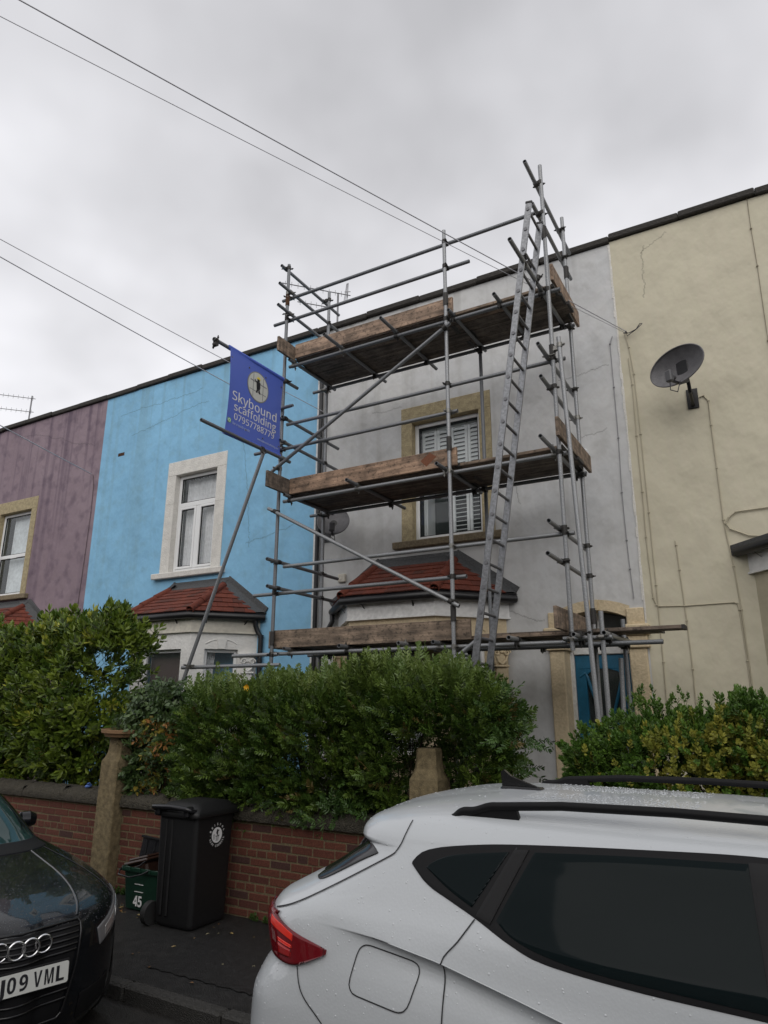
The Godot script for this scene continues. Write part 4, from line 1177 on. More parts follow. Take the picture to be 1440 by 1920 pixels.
func disc(mb: Mb, xf: Transform3D, c: Vector2, r: float, d: float, k := 40, r_in := 0.0) -> void:
	if r_in <= 0.0:
		var pl := PackedVector2Array()
		for i in k: pl.append(c + Vector2(cos(TAU * i / k), sin(TAU * i / k)) * r)
		mb.prism(pl, xf, d)
		return
	for i in k:
		var t0 := TAU * i / k; var t1 := TAU * (i + 1) / k
		mb.prism(PackedVector2Array([c + Vector2(cos(t0), sin(t0)) * r_in, c + Vector2(cos(t0), sin(t0)) * r, c + Vector2(cos(t1), sin(t1)) * r, c + Vector2(cos(t1), sin(t1)) * r_in]), xf, d)

func banner() -> void:
	var x := -5.655
	var o := thing("banner", "blue advertising banner with white lettering tied between two scaffold poles", "banner", Vector3(x, 5.2, -6.43))
	var W := 1.1; var H := 1.16
	var bs := Basis(Vector3(0, 0, -1), Vector3.UP, Vector3(1, 0, 0))
	var xf := Transform3D(bs, Vector3(x, 6.405, -5.88))
	var rows := []
	for j in 33:
		var row := PackedVector3Array()
		for i in 33:
			var u := i / 32.0; var v := j / 32.0
			var edge := pow(absf(u - 0.5) * 2.0, 6.0)
			var wave := 0.012 * sin(v * 3.1) * edge * (1.0 if u < 0.5 else -0.6) + 0.0015 * sin(u * 9.0 + v * 4.0)
			var pull := 0.018 * sin(v * PI) * (1.0 - 2.0 * u) * edge
			row.append(xf * Vector3(u * W + pull, -v * H, wave + 0.030 * (pow(1.0 - v, 10.0) + pow(v, 10.0)) * 0.0))
		rows.append(row)
	var mb := Mb.new(); mb.grid(rows, Vector3(x - 3, 5.8, -6.4)); put("cloth", mb, M.banner, o)
	# pockets sewn round the poles
	for q in [[6.405, 0.0], [5.245, 0.02]]:
		mb = Mb.new(); mb.tube(Vector3(-5.685, q[0], -5.88 - q[1]), Vector3(-5.665, q[0] + 0.01, -6.98), 0.032, 14); put("pole_pocket", mb, M.banner, o)
	for j in 2:
		for i in 4:
			mb = Mb.new(); disc(mb, xf, Vector2(0.04 + 0.34 * i, [-0.13, -1.02][j]), 0.011, 0.006, 12, 0.004); put("eyelet", mb, M.coupler_zinc, o)
	# roundel with a worker carrying a tube along a scaffold
	var c := Vector2(0.572, -0.335)
	mb = Mb.new(); disc(mb, xf, c, 0.215, 0.004, 48); put("roundel_rim", mb, M.roundel_rim, o)
	mb = Mb.new(); disc(mb, xf, c, 0.2, 0.0045, 48); put("roundel", mb, M.roundel, o)
	var xl := xf * Transform3D(Basis.IDENTITY, Vector3(c.x, c.y, 0.0045))
	var xw := xl * Transform3D(Basis.from_scale(Vector3(1.35, 1.25, 1.0)), Vector3(0, 0.0, 0))
	mb = Mb.new()
	for q in [[-0.1, -0.165, -0.1, 0.165], [0.1, -0.165, 0.1, 0.165], [-0.17, -0.075, 0.17, -0.075]]:
		mb.bar(xl * Vector3(q[0], q[1], 0.0004), xl * Vector3(q[2], q[3], 0.0004), 0.008, 0.001, xl.basis.z)
	put("printed_scaffold", mb, M.print_grey, o)
	mb = Mb.new()
	mb.bar(xl * Vector3(-0.16, 0.06, 0.0016), xl * Vector3(0.17, 0.05, 0.0016), 0.012, 0.001, xl.basis.z); put("printed_tube", mb, M.print_grey, o)
	mb = Mb.new()
	for pl in [[-0.03, 0.06, 0.026, 0.06, 0.03, 0.0, 0.022, -0.03, -0.022, -0.03, -0.026, 0.0], [-0.022, -0.032, 0.0, -0.032, -0.012, -0.073, -0.032, -0.073], [0.0, -0.032, 0.022, -0.032, 0.036, -0.073, 0.014, -0.073], [-0.02, 0.062, 0.016, 0.062, 0.014, 0.09, -0.018, 0.09], [-0.03, 0.058, -0.02, 0.035, -0.06, 0.062, -0.056, 0.076]]:
		var p := PackedVector2Array()
		for i in range(0, pl.size(), 2): p.append(Vector2(pl[i], pl[i + 1]))
		mb.prism(p, xw, 0.0024)
	put("printed_worker", mb, M.print_black, o)
	mb = Mb.new()
	mb.prism(PackedVector2Array([Vector2(-0.034, 0.09), Vector2(0.03, 0.09), Vector2(0.022, 0.108), Vector2(0.004, 0.118), Vector2(-0.016, 0.113), Vector2(-0.024, 0.1)]), xw, 0.0028)
	put("printed_helmet", mb, M.print_yellow, o)
	var tb := func(u: float, v: float) -> Transform3D: return xf * Transform3D(Basis.IDENTITY, Vector3(u * W, -v * H, 0.0035))
	text("company_name", "Skybound", tb.call(0.085, 0.60), 0.89, 0.125, M.print_white, o)
	text("company_trade", "scaffolding", tb.call(0.125, 0.715), 0.845, 0.108, M.print_white, o)
	text("phone_number", "07957788779", tb.call(0.135, 0.822), 0.80, 0.088, M.print_white, o)
	text("quote_line", "for a quick quote", tb.call(0.115, 0.885), 0.33, 0.034, M.print_pale, o)
	text("web_line", "www.skyboundscaffolding.com", tb.call(0.555, 0.925), 0.44, 0.026, M.print_pale, o)
	mb = Mb.new(); mb.prism(rounded(0.035, -1.025, 0.095, -0.965, 0.012), xf, 0.0045); put("phone_mark", mb, M.print_green, o)
	mb = Mb.new(); disc(mb, xf * Transform3D(Basis.IDENTITY, Vector3(0, 0, 0.0045)), Vector2(0.065, -0.995), 0.022, 0.001, 20, 0.015); put("phone_mark_ring", mb, M.print_white, o)

func overhead_wires() -> void:
	# from fixings on the house fronts up to a pole far behind the photographer
	var l := [["main service wire running from the cream house hook up across the sky", Vector3(-1.243, 6.758, -8.64), Vector3(-4.9, 7.85, -2.4), 0.0062], ["thin pale wire just below the main service wire", Vector3(-1.26, 6.745, -8.64), Vector3(-5.1, 7.72, -2.27), 0.0038],
		["thin wire passing behind the banner to the drainpipe of the grey house", Vector3(-6.11, 6.651, -8.62), Vector3(-8.26, 7.95, -4.17), 0.0055], ["dark wire crossing the blue house and ending behind the banner", Vector3(-7.5, 7.17, -8.66), Vector3(-7.96, 7.5, -4.07), 0.007], ["dark wire ending on the purple wall", Vector3(-11.96, 6.534, -8.66), Vector3(-11.5, 6.75, -6.38), 0.009]]
	for q in l:
		var e: Vector3 = q[1] + (q[2] - q[1]) * (2.6 if q[1].x > -11 else 5.0)
		var pts := []
		for i in 41:
			var t := i / 40.0
			pts.append((q[1] as Vector3).lerp(e, t) + Vector3(0, -0.10 * 4.0 * t * (1.0 - t), 0) + Vector3(0, 0.06 * t, 0))
		cable("overhead_wire", q[0], pts, q[3], M.wire_sky, false, "overhead wire", "service wires crossing the sky")

func wall_cables() -> void:
	var z := FZ + 0.014
	cable("wall_cable", "painted cable hanging from the wire hook straight down the cream wall", xy([-1.27, 6.749, -1.231, 6.539, -1.204, 6.143, -1.2, 5.298, -1.199, 4.258, -1.203, 3.353, -1.212, 2.451, -1.23, 1.5], z), 0.006, M.cable_cream)
	cable("wall_cable", "painted cable that turns sideways across the cream wall above the board ends", xy([-1.253, 6.381, -1.238, 5.999, -1.251, 5.285, -1.249, 4.532, -1.261, 3.95, -1.25, 3.202, -1.222, 3.115, -1.19, 3.098, -0.904, 3.086, -0.4, 3.092, -0.366, 3.08, -0.35, 3.006, -0.341, 2.441, -0.353, 1.5], z), 0.0065, M.cable_cream)
	cable("wall_cable", "short painted cable starting midway up the cream wall", xy([-0.937, 3.871, -0.931, 3.816, -0.925, 3.517, -0.91, 2.912, -0.905, 2.362, -0.926, 1.5], z), 0.006, M.cable_cream)
	cable("wall_cable", "cable from the large dish bracket down the cream wall", xy([-0.476, 5.642, -0.425, 5.653, -0.377, 5.575, -0.383, 5.252, -0.385, 4.701, -0.389, 4.061, -0.35, 3.504, -0.33, 3.006, -0.325, 1.6], z), 0.0075, M.cable_cream)
	cable("wall_cable", "looped pale cable branching off above the black bay roof", xy([0.6, 4.16, 0.081, 4.145, -0.251, 4.137, -0.33, 4.08, -0.371, 4.011, -0.33, 3.94, -0.149, 3.841, 0.037, 3.81, 0.7, 3.80], z + 0.01), 0.009, M.cable_cream)
	cable("wall_cable", "grey cable down the right edge of the grey wall", xy([-1.428, 6.76, -1.467, 6.654, -1.47, 6.015, -1.475, 5.298, -1.495, 4.562, -1.492, 3.941, -1.485, 3.575, -1.472, 3.211], z), 0.0055, M.cable_grey)
	cable("wall_cable", "thin dark cable near the top right of the cream wall", xy([0.374, 8.249, 0.363, 7.772, 0.365, 7.226, 0.348, 6.194, 0.35, 4.3], z), 0.004, M.cable_dark)
	cable("wall_cable", "mauve painted cable down the right edge of the purple wall", xy([-11.96, 6.534, -11.9, 6.3, -11.88, 5.714, -11.904, 4.829, -11.937, 3.864, -11.95, 1.5], FZ + 0.01), 0.007, M.cable_mauve)
	cable("wall_cable", "dark loose cable hanging behind the left end of the scaffold", xy([-6.25, 6.6, -6.13, 6.65, -6.10, 6.2, -6.11, 5.0, -6.08, 4.6], FZ + 0.05), 0.007, M.wire, false)
	var mb := Mb.new()
	mb.path([Vector3(-1.243, 6.758, FZ), Vector3(-1.243, 6.758, FZ + 0.06), Vector3(-1.25, 6.72, FZ + 0.08), Vector3(-1.27, 6.74, FZ + 0.06)], 0.009, 6)
	mb.path([Vector3(-1.25, 6.745, FZ + 0.05), Vector3(-1.2, 6.70, FZ + 0.1), Vector3(-1.1, 6.72, FZ + 0.12), Vector3(-1.03, 6.80, FZ + 0.08), Vector3(-1.06, 6.82, FZ + 0.06), Vector3(-1.12, 6.75, FZ + 0.05), Vector3(-1.24, 6.7, FZ + 0.03)], 0.006, 6)
	tag(put("wire_hook", mb, M.wire, self), "dark wire hook and spare loop on the cream wall", "hook")

func dish(label: String, c: Vector3, face: Vector3, r: float, rv: float, wall: Vector3, skin: Material) -> void:
	var o := thing("satellite_dish", label, "satellite dish", wall, "satellite dishes on the fronts")
	var n := face.normalized(); var ex := Vector3.UP.cross(n).normalized(); var ey := n.cross(ex)
	var bs := Basis(ex, ey, n)
	var rows := []
	for j in 11:
		var row := PackedVector3Array()
		for i in 41:
			var t := TAU * i / 40.0; var q := j / 10.0
			row.append(c + bs * Vector3(cos(t) * r * q, sin(t) * rv * q, 0.32 * r * q * q - 0.1 * r))
		rows.append(row)
	var mb := Mb.new(); mb.grid(rows, c - n * 3.0)
	var back := Mb.new()
	for rw in rows: for i in rw.size(): rw[i] -= n * 0.008
	back.grid(rows, c + n * 3.0)
	var rim := []
	for i in 41: rim.append(c + bs * Vector3(cos(TAU * i / 40.0) * r, sin(TAU * i / 40.0) * rv, 0.22 * r))
	mb.path(rim, 0.009, 6)
	put("reflector", mb, skin, o); put("reflector_back", back, skin, o)
	# arm and receiver in front of the lower half
	var a := c + bs * Vector3(0, -rv * 0.98, 0.16 * r); var e := c + bs * Vector3(0, -rv * 0.95, r * 0.66)
	mb = Mb.new(); mb.bar(c + bs * Vector3(0, -rv * 0.7, -0.1), a, 0.03, 0.03); mb.bar(a, e, 0.022, 0.026); put("arm", mb, M.black_plastic, o)
	mb = Mb.new()
	mb.box(e + bs * Vector3(0, 0.05, 0.0), Vector3(0.085, 0.14, 0.06), bs, 0.012); mb.tube(e + bs * Vector3(0, 0.05, -0.03), e + bs * Vector3(0, 0.05, -0.09), 0.032, 14)
	put("receiver", mb, M.lnb, o)
	mb = Mb.new()
	mb.path([e + bs * Vector3(0, -0.02, 0), e + bs * Vector3(-0.01, -0.12, 0), e + bs * Vector3(0.05, -0.16, -0.04), a + bs * Vector3(0.02, 0.02, 0.02)], 0.006, 6)
	put("receiver_cable", mb, M.wire, o)
	# bracket to the wall
	mb = Mb.new()
	mb.bb(wall + Vector3(-0.065, -0.13, 0.0), wall + Vector3(0.065, 0.13, 0.018), 0.003)
	mb.tube(wall + Vector3(0, -0.09, 0.01), wall + Vector3(0, -0.03, (c.z - wall.z) * 0.55), 0.02, 10)
	mb.path([wall + Vector3(0, -0.03, (c.z - wall.z) * 0.5), wall + Vector3(0, 0.05, (c.z - wall.z) * 0.62), c - n * 0.08], 0.022, 10)
	mb.tube(wall + Vector3(0, 0.09, 0.01), wall + Vector3(0, 0.0, (c.z - wall.z) * 0.5), 0.014, 8)
	mb.box(c - n * 0.05, Vector3(0.16, 0.2, 0.06), bs, 0.01)
	put("bracket", mb, M.black_plastic, o)

func yagi(o: Node3D, a: Vector3, b: Vector3, n: int, el: float) -> void:
	var mb := Mb.new()
	mb.tube(a, b, 0.009, 8)
	for i in n: mb.tube(a.lerp(b, (i + 0.5) / n) - Vector3(0, el, 0), a.lerp(b, (i + 0.5) / n) + Vector3(0, el, 0), 0.004, 6)
	put("aerial_array", mb, M.aerial, o)

func aerials() -> void:
	var o := thing("roof_aerial", "two pronged television aerials above the grey house parapet", "aerial", Vector3(-6.23, 8.0, -9.2), "television aerials on the roofs")
	var mb := Mb.new()
	mb.tube(Vector3(-6.26, 7.6, -9.2), Vector3(-6.26, 9.28, -9.2), 0.018, 10); put("mast", mb, M.aerial, o)
	var d := Vector3(0.67, 0, -0.74)
	yagi(o, Vector3(-6.2, 9.22, -9.14) + d * 0.22, Vector3(-6.2, 9.22, -9.14) - d * 1.05, 11, 0.055)
	yagi(o, Vector3(-6.26, 8.95, -9.2) - d * 0.15, Vector3(-6.26, 8.95, -9.2) - d * 0.75, 6, 0.055)
	mb = Mb.new()
	for k in 5: mb.path([Vector3(-6.08 - 0.02 * k, 9.12, -9.25), Vector3(-6.1 - 0.01 * k, 9.5, -9.3)], 0.004, 5)
	mb.bar(Vector3(-6.15, 9.3, -9.25), Vector3(-6.05, 9.3, -9.3), 0.01, 0.01); put("reflector_grid", mb, M.aerial, o)
	o = thing("roof_aerial", "television aerial with two arms at the far left above the purple house", "aerial", Vector3(-15.9, 8.0, -9.5), "television aerials on the roofs")
	mb = Mb.new(); mb.tube(Vector3(-15.88, 7.6, -9.5), Vector3(-15.88, 9.55, -9.5), 0.018, 10); put("mast", mb, M.aerial, o)
	yagi(o, Vector3(-15.8, 9.47, -9.55), Vector3(-15.8, 9.47, -9.55) - d * 1.6, 14, 0.06)
	yagi(o, Vector3(-15.8, 9.1, -9.55), Vector3(-15.8, 9.1, -9.55) - d * 1.6, 14, 0.06)

# ---------------------------------------------------------------- bins
func shell(mb: Mb, levels: Array, k := 6) -> void:
	# rounded rectangles: x0, z0, x1, z1, radius, y
	var rows := []
	for l in levels:
		var p := rounded(l[0], l[1], l[2], l[3], l[4], k)
		var row := PackedVector3Array()
		for q in p: row.append(Vector3(q.x, l[5], q.y))
		row.append(row[0])
		rows.append(row)
	var c: Array = levels[levels.size() / 2]
	mb.grid(rows, Vector3((c[0] + c[2]) / 2, c[5], (c[1] + c[3]) / 2))

func bins() -> void:
	var o := thing("wheelie_bin", "tall black wheelie bin with round white council logo beside the green box", "bin", Vector3(-5.15, 0, -5.35))
	var mb := Mb.new()
	shell(mb, [[-5.36, -5.56, -4.93, -5.12, 0.05, 0.012], [-5.38, -5.58, -4.915, -5.1, 0.05, 0.05], [-5.385, -5.59, -4.908, -5.095, 0.045, 0.5], [-5.39, -5.6, -4.9, -5.085, 0.04, 0.9], [-5.39, -5.6, -4.9, -5.085, 0.04, 0.965]])
	for q in [-5.3, -5.225]: mb.bb(Vector3(q, 0.1, -5.1), Vector3(q + 0.03, 0.92, -5.079), 0.008)
	put("body", mb, M.bin, o)
	mb = Mb.new()
	shell(mb, [[-5.425, -5.64, -4.87, -5.05, 0.05, 0.945], [-5.435, -5.65, -4.86, -5.04, 0.05, 0.95], [-5.435, -5.65, -4.86, -5.04, 0.05, 0.985], [-5.425, -5.64, -4.87, -5.05, 0.05, 0.998], [-5.4, -5.62, -4.89, -5.08, 0.06, 1.02], [-5.36, -5.58, -4.94, -5.13, 0.06, 1.055], [-5.3, -5.5, -5.0, -5.2, 0.06, 1.068], [-5.2, -5.4, -5.1, -5.3, 0.04, 1.072], [-5.151, -5.351, -5.149, -5.349, 0.0005, 1.072]])
	put("lid", mb, M.bin, o)
	mb = Mb.new()
	mb.path([Vector3(-5.39, 1.0, -5.09), Vector3(-5.4, 1.02, -5.02), Vector3(-5.37, 1.035, -4.99), Vector3(-5.15, 1.045, -4.985), Vector3(-4.95, 1.035, -4.99), Vector3(-4.92, 1.02, -5.02), Vector3(-4.92, 1.0, -5.09)], 0.022, 10)
	mb.box(Vector3(-5.22, 1.03, -5.03), Vector3(0.3, 0.03, 0.06), Basis(Vector3.RIGHT, 0.5), 0.01)
	for q in [-5.34, -4.97]: mb.bb(Vector3(q - 0.03, 0.96, -5.09), Vector3(q + 0.03, 1.05, -5.0), 0.012)
	put("handle", mb, M.bin_gloss, o)
	for q in [[-5.42, 0.06]]:
		mb = Mb.new()
		mb.tube(Vector3(q[0] - 0.025, 0.1, -5.1), Vector3(q[0] + q[1] - 0.025, 0.1, -5.1), 0.1, 24); mb.tube(Vector3(q[0] - 0.03, 0.1, -5.1), Vector3(q[0] - 0.02, 0.1, -5.1), 0.062, 20)
		put("wheel", mb, M.rubber, o)
		mb = Mb.new(); mb.tube(Vector3(q[0] - 0.034, 0.1, -5.1), Vector3(q[0] - 0.028, 0.1, -5.1), 0.02, 12); put("hub", mb, M.coupler, o)
	# council roundel on the side: letters round a ship on waves beside a tower
	var bs := Basis(Vector3(0, 0, -1), Vector3.UP, Vector3(1, 0, 0))
	var xf := Transform3D(bs, Vector3(-4.8985, 0.77, -5.365))
	var word := "BRISTOL.CITY COUNCIL."
	for i in word.length():
		var ch := word[i]
		if ch == " ": continue
		# BRISTOL runs over the top, CITY COUNCIL under the bottom
		var top := i < 7
		var a: float
		if top: a = deg_to_rad(lerpf(158, 22, i / 6.0))
		elif i == 7: a = deg_to_rad(0.0)
		elif i == 20: a = deg_to_rad(180.0)
		else: a = deg_to_rad(lerpf(200, 340, (i - 8) / 11.0))
		var r := 0.086 if top or i == 7 or i == 20 else 0.104
		var turn := a - PI / 2 if top else a + PI / 2
		if i == 7 or i == 20: turn = 0.0
		var rt := xf * Transform3D(Basis(Vector3(0, 0, 1), turn), Vector3(cos(a) * r, sin(a) * r, 0.001))
		text("logo_letter", ch, rt * Transform3D(Basis.IDENTITY, Vector3(-0.0055, 0, 0)), 0.0 if ch == "I" or ch == "." else 0.0145, 0.019, M.print_white, o, true, 0.0008)
	mb = Mb.new(); disc(mb, xf, Vector2.ZERO, 0.068, 0.0018, 40); put("logo_disc", mb, M.print_white, o)
	mb = Mb.new()
	var xl := xf * Transform3D(Basis.IDENTITY, Vector3(0, 0, 0.0018))
	mb.prism(PackedVector2Array([Vector2(-0.002, 0.052), Vector2(0.03, 0.04), Vector2(0.016, 0.03), Vector2(0.012, 0.008), Vector2(0.018, -0.002), Vector2(-0.002, 0.002), Vector2(-0.012, 0.02)]), xl, 0.0006)
	mb.prism(PackedVector2Array([Vector2(-0.022, -0.006), Vector2(0.034, -0.002), Vector2(0.026, -0.014), Vector2(-0.014, -0.014)]), xl, 0.0006)
	for y in [-0.022, -0.031, -0.04, -0.049]: mb.bb(xl * Vector3(-0.014, y, 0), xl * Vector3(0.036 + y * 0.3, y + 0.0032, 0.0006))
	for q in [-0.047, -0.033]: mb.bb(xl * Vector3(q, -0.036, 0), xl * Vector3(q + 0.004, 0.004, 0.0006))
	mb.bb(xl * Vector3(-0.05, 0.004, 0), xl * Vector3(-0.027, 0.0075, 0.0006))
	put("logo_ship", mb, M.bin, o)

	o = thing("recycling_box", "dark green recycling box with white number and brown caddy lids inside", "recycling box", Vector3(-5.75, 0, -5.5))
	mb = Mb.new()
	shell(mb, [[-6.0, -5.64, -5.45, -5.34, 0.03, 0.006], [-6.02, -5.65, -5.43, -5.32, 0.03, 0.02], [-6.05, -5.665, -5.41, -5.30, 0.03, 0.35], [-6.075, -5.68, -5.40, -5.28, 0.03, 0.352], [-6.075, -5.68, -5.40, -5.28, 0.03, 0.395], [-6.06, -5.67, -5.41, -5.295, 0.03, 0.397], [-6.04, -5.655, -5.42, -5.31, 0.03, 0.38], [-6.02, -5.64, -5.44, -5.33, 0.03, 0.12]])
	mb.bb(Vector3(-6.0, 0.1, -5.63), Vector3(-5.45, 0.13, -5.34))
	put("body", mb, M.green_box, o)
	for k in 4:
		mb = Mb.new(); mb.bb(Vector3(-6.0 + k * 0.14, 0.36, -5.283), Vector3(-5.93 + k * 0.14, 0.402, -5.268), 0.005)
		put("rim_clip", mb, M.green_box, o)
	mb = Mb.new()
	mb.path([Vector3(-6.08, 0.36, -5.46), Vector3(-6.1, 0.36, -5.3), Vector3(-6.03, 0.335, -5.22), Vector3(-5.86, 0.325, -5.21), Vector3(-5.72, 0.36, -5.235), Vector3(-5.67, 0.39, -5.27)], 0.008, 8)
	put("handle", mb, M.bin_gloss, o)
	var xt := Transform3D(Basis.IDENTITY, Vector3(-5.885, 0.052, -5.309))
	text("house_number", "45", xt * Transform3D(Basis.IDENTITY, Vector3(0, 0, 0.0)), 0.118, 0.092, M.print_white, o, true, 0.004)
	mb = Mb.new()
	mb.bb(Vector3(-5.88, 0.178, -5.312), Vector3(-5.76, 0.182, -5.304)); mb.bb(Vector3(-5.88, 0.245, -5.308), Vector3(-5.76, 0.249, -5.30))
	put("number_rule", mb, M.print_white, o)

	o = thing("food_caddy", "brown food caddy with closed lid leaning inside the green box", "caddy", Vector3(-5.95, 0.15, -5.47))
	mb = Mb.new()
	var tilt := Transform3D(Basis(Vector3(0, 0, 1), 0.25), Vector3(-5.95, 0.425, -5.47))
	mb.box(tilt * Vector3(0, 0.0, 0), Vector3(0.34, 0.035, 0.26), tilt.basis, 0.014); mb.box(tilt * Vector3(0.01, 0.028, 0), Vector3(0.27, 0.03, 0.2), tilt.basis, 0.013)
	put("lid", mb, M.brown_plastic, o)
	mb = Mb.new(); mb.box(tilt * Vector3(0, -0.11, 0), Vector3(0.29, 0.18, 0.22), tilt.basis, 0.02); put("body", mb, M.brown_plastic, o)
	mb = Mb.new(); mb.path([tilt * Vector3(-0.17, 0.0, 0.11), tilt * Vector3(-0.2, -0.03, 0.15), tilt * Vector3(-0.05, -0.05, 0.17), tilt * Vector3(0.1, -0.04, 0.15), tilt * Vector3(0.16, 0, 0.11)], 0.008, 8); put("handle", mb, M.bin_gloss, o)

	o = thing("box_lid", "black box lid propped upright at the back of the green box", "lid", Vector3(-6.02, 0.3, -5.6))
	mb = Mb.new()
	var tl := Transform3D(Basis(Vector3.RIGHT, -0.15) * Basis(Vector3(0, 0, 1), -0.06), Vector3(-6.02, 0.44, -5.645))
	mb.box(tl.origin, Vector3(0.40, 0.3, 0.02), tl.basis, 0.008); mb.box(tl * Vector3(0, 0.15, 0.01), Vector3(0.42, 0.025, 0.045), tl.basis, 0.008)
	for k in 3: mb.box(tl * Vector3(-0.12 + 0.12 * k, 0.0, 0.014), Vector3(0.03, 0.26, 0.012), tl.basis, 0.004)
	put("panel", mb, M.bin_gloss, o)

func small_things() -> void:
	# terracotta saucer on the left pillar
	var mb := Mb.new()
	mb.lathe([Vector2(0.0, 0.0), Vector2(0.19, 0.0), Vector2(0.21, 0.035), Vector2(0.213, 0.04), Vector2(0.235, 0.042), Vector2(0.24, 0.078), Vector2(0.232, 0.081), Vector2(0.222, 0.05), Vector2(0.19, 0.02), Vector2(0.0, 0.016)], Transform3D(Basis(Vector3(0, 0, 1), -0.03), Vector3(-6.745, 1.603, -5.705)), 36)
	tag(put("plant_saucer", mb, M.terracotta, self), "terracotta plant saucer lying on top of the left stone pillar", "saucer")
	mb = Mb.new()
	mb.box(Vector3(-7.30, 1.03, -5.75), Vector3(0.07, 0.03, 0.05), Basis(Vector3(0.3, 1, 0.2).normalized(), 0.6), 0.01); mb.box(Vector3(-7.27, 1.05, -5.74), Vector3(0.04, 0.05, 0.012), Basis(Vector3(0.6, 0.3, 0.2).normalized(), 0.9), 0.004)
	tag(put("litter_scrap", mb, M.blue_scrap, self), "small blue scrap of litter on the wall coping", "litter")
	# weeds in the joint between wall and pavement
	var wm := MultiMesh.new(); wm.transform_format = MultiMesh.TRANSFORM_3D; wm.use_colors = true; wm.mesh = sprig("tiny", 77); wm.instance_count = 46
	for i in 46:
		var p := Vector3(rng.randf_range(-9.0, -3.0), 0.004, -5.675 + rng.randf_range(-0.01, 0.02))
		if i > 20: p = Vector3([-6.5, -4.4, -3.8][i % 3] + rng.randf_range(-0.12, 0.12), 0.004, -5.67 + rng.randf_range(-0.01, 0.03))
		wm.set_instance_transform(i, Transform3D(Basis(Vector3.UP, rng.randf() * TAU).scaled_local(Vector3.ONE * rng.randf_range(0.5, 1.1)), p)); wm.set_instance_color(i, Color(0.05, 0.10, 0.02))
	var wi := MultiMeshInstance3D.new(); wi.multimesh = wm; wi.material_override = M.leaf; wi.name = "weeds"; add_child(wi)
	tag(wi, "tiny weeds along the foot of the brick wall", "weeds"); wi.set_meta("kind", "stuff")
	# a darker reinstated strip of tarmac by the bin
	mb = Mb.new()
	var rows := []
	for j in 5:
		var row := PackedVector3Array()
		for i in 25: row.append(Vector3(lerpf(-4.62, -3.55, i / 24.0) + 0.015 * sin(j * 2.0 + i), 0.0075, lerpf(-4.35, -5.62, j / 4.0) + 0.012 * sin(i * 1.9)))
		rows.append(row)
	mb.grid(rows, Vector3(-4, -5, -5)); structure("pavement_patch", mb, M.asphalt_patch)
	# fallen leaves on the pavement and in the gutter
	var lf := leaf_mesh(1, 0.06, 0.035, 0.3)
	var mm := MultiMesh.new(); mm.transform_format = MultiMesh.TRANSFORM_3D; mm.use_colors = true; mm.mesh = lf; mm.instance_count = 130
	for i in 130:
		var p := Vector3(rng.randf_range(-4.9, -3.2), 0.008, rng.randf_range(-5.65, -5.1)) if i < 42 else (Vector3(rng.randf_range(-6.4, -5.5), 0.008, rng.randf_range(-5.45, -5.15)) if i < 70 else (Vector3(rng.randf_range(-5.0, -2.5), 0.008, rng.randf_range(-5.2, -4.15)) if i < 95 else Vector3(rng.randf_range(-4.2, -2.4), -0.085, rng.randf_range(-3.9, -3.4))))
		var b := Basis(Vector3.UP, rng.randf() * TAU) * Basis(Vector3.RIGHT, -PI / 2 + rng.randf_range(-0.3, 0.3))
		mm.set_instance_transform(i, Transform3D(b.scaled_local(Vector3.ONE * rng.randf_range(0.3, 1.0)), p))
		mm.set_instance_color(i, [Color(0.30, 0.22, 0.09), Color(0.22, 0.11, 0.04), Color(0.36, 0.33, 0.2), Color(0.14, 0.09, 0.04)][rng.randi() % 4])
	var mi := MultiMeshInstance3D.new(); mi.multimesh = mm; mi.material_override = M.leaf; mi.name = "fallen_leaves"; add_child(mi)
	tag(mi, "scattered brown and yellow fallen leaves on the wet pavement", "leaves"); mi.set_meta("kind", "stuff")

# ---------------------------------------------------------------- plants
# one leaf along +y facing +z, folded at the midrib and curled towards its tip
func leaf(mb: Mb, xf: Transform3D, L: float, W: float, fold := 0.25, curl := 0.15, widest := 0.55) -> void:
	var ts := [0.0, 0.3, 0.68, 1.0]
	var pr := []
	for t in ts:
		var w := W * 0.5 * pow(sin(PI * pow(t, log(0.5) / log(widest))), 0.8) if t > 0.0 and t < 1.0 else 0.0
		var z: float = -curl * L * t * t
		pr.append([xf * Vector3(0, t * L, z), xf * Vector3(-w, t * L, z + fold * w), xf * Vector3(w, t * L, z + fold * w)])
	for i in 3:
		for s in [1, 2]:
			if i == 0: mb.ftri(pr[0][0], pr[1][s], pr[1][0])
			elif i == 2: mb.ftri(pr[2][0], pr[2][s], pr[3][0])
			else: mb.quad(pr[1][0], pr[1][s], pr[2][s], pr[2][0])

func leaf_mesh(sd: int, L: float, W: float, fold: float) -> ArrayMesh:
	var mb := Mb.new(); leaf(mb, Transform3D.IDENTITY, L, W, fold, 0.2 + 0.05 * sd); return mb.mesh()

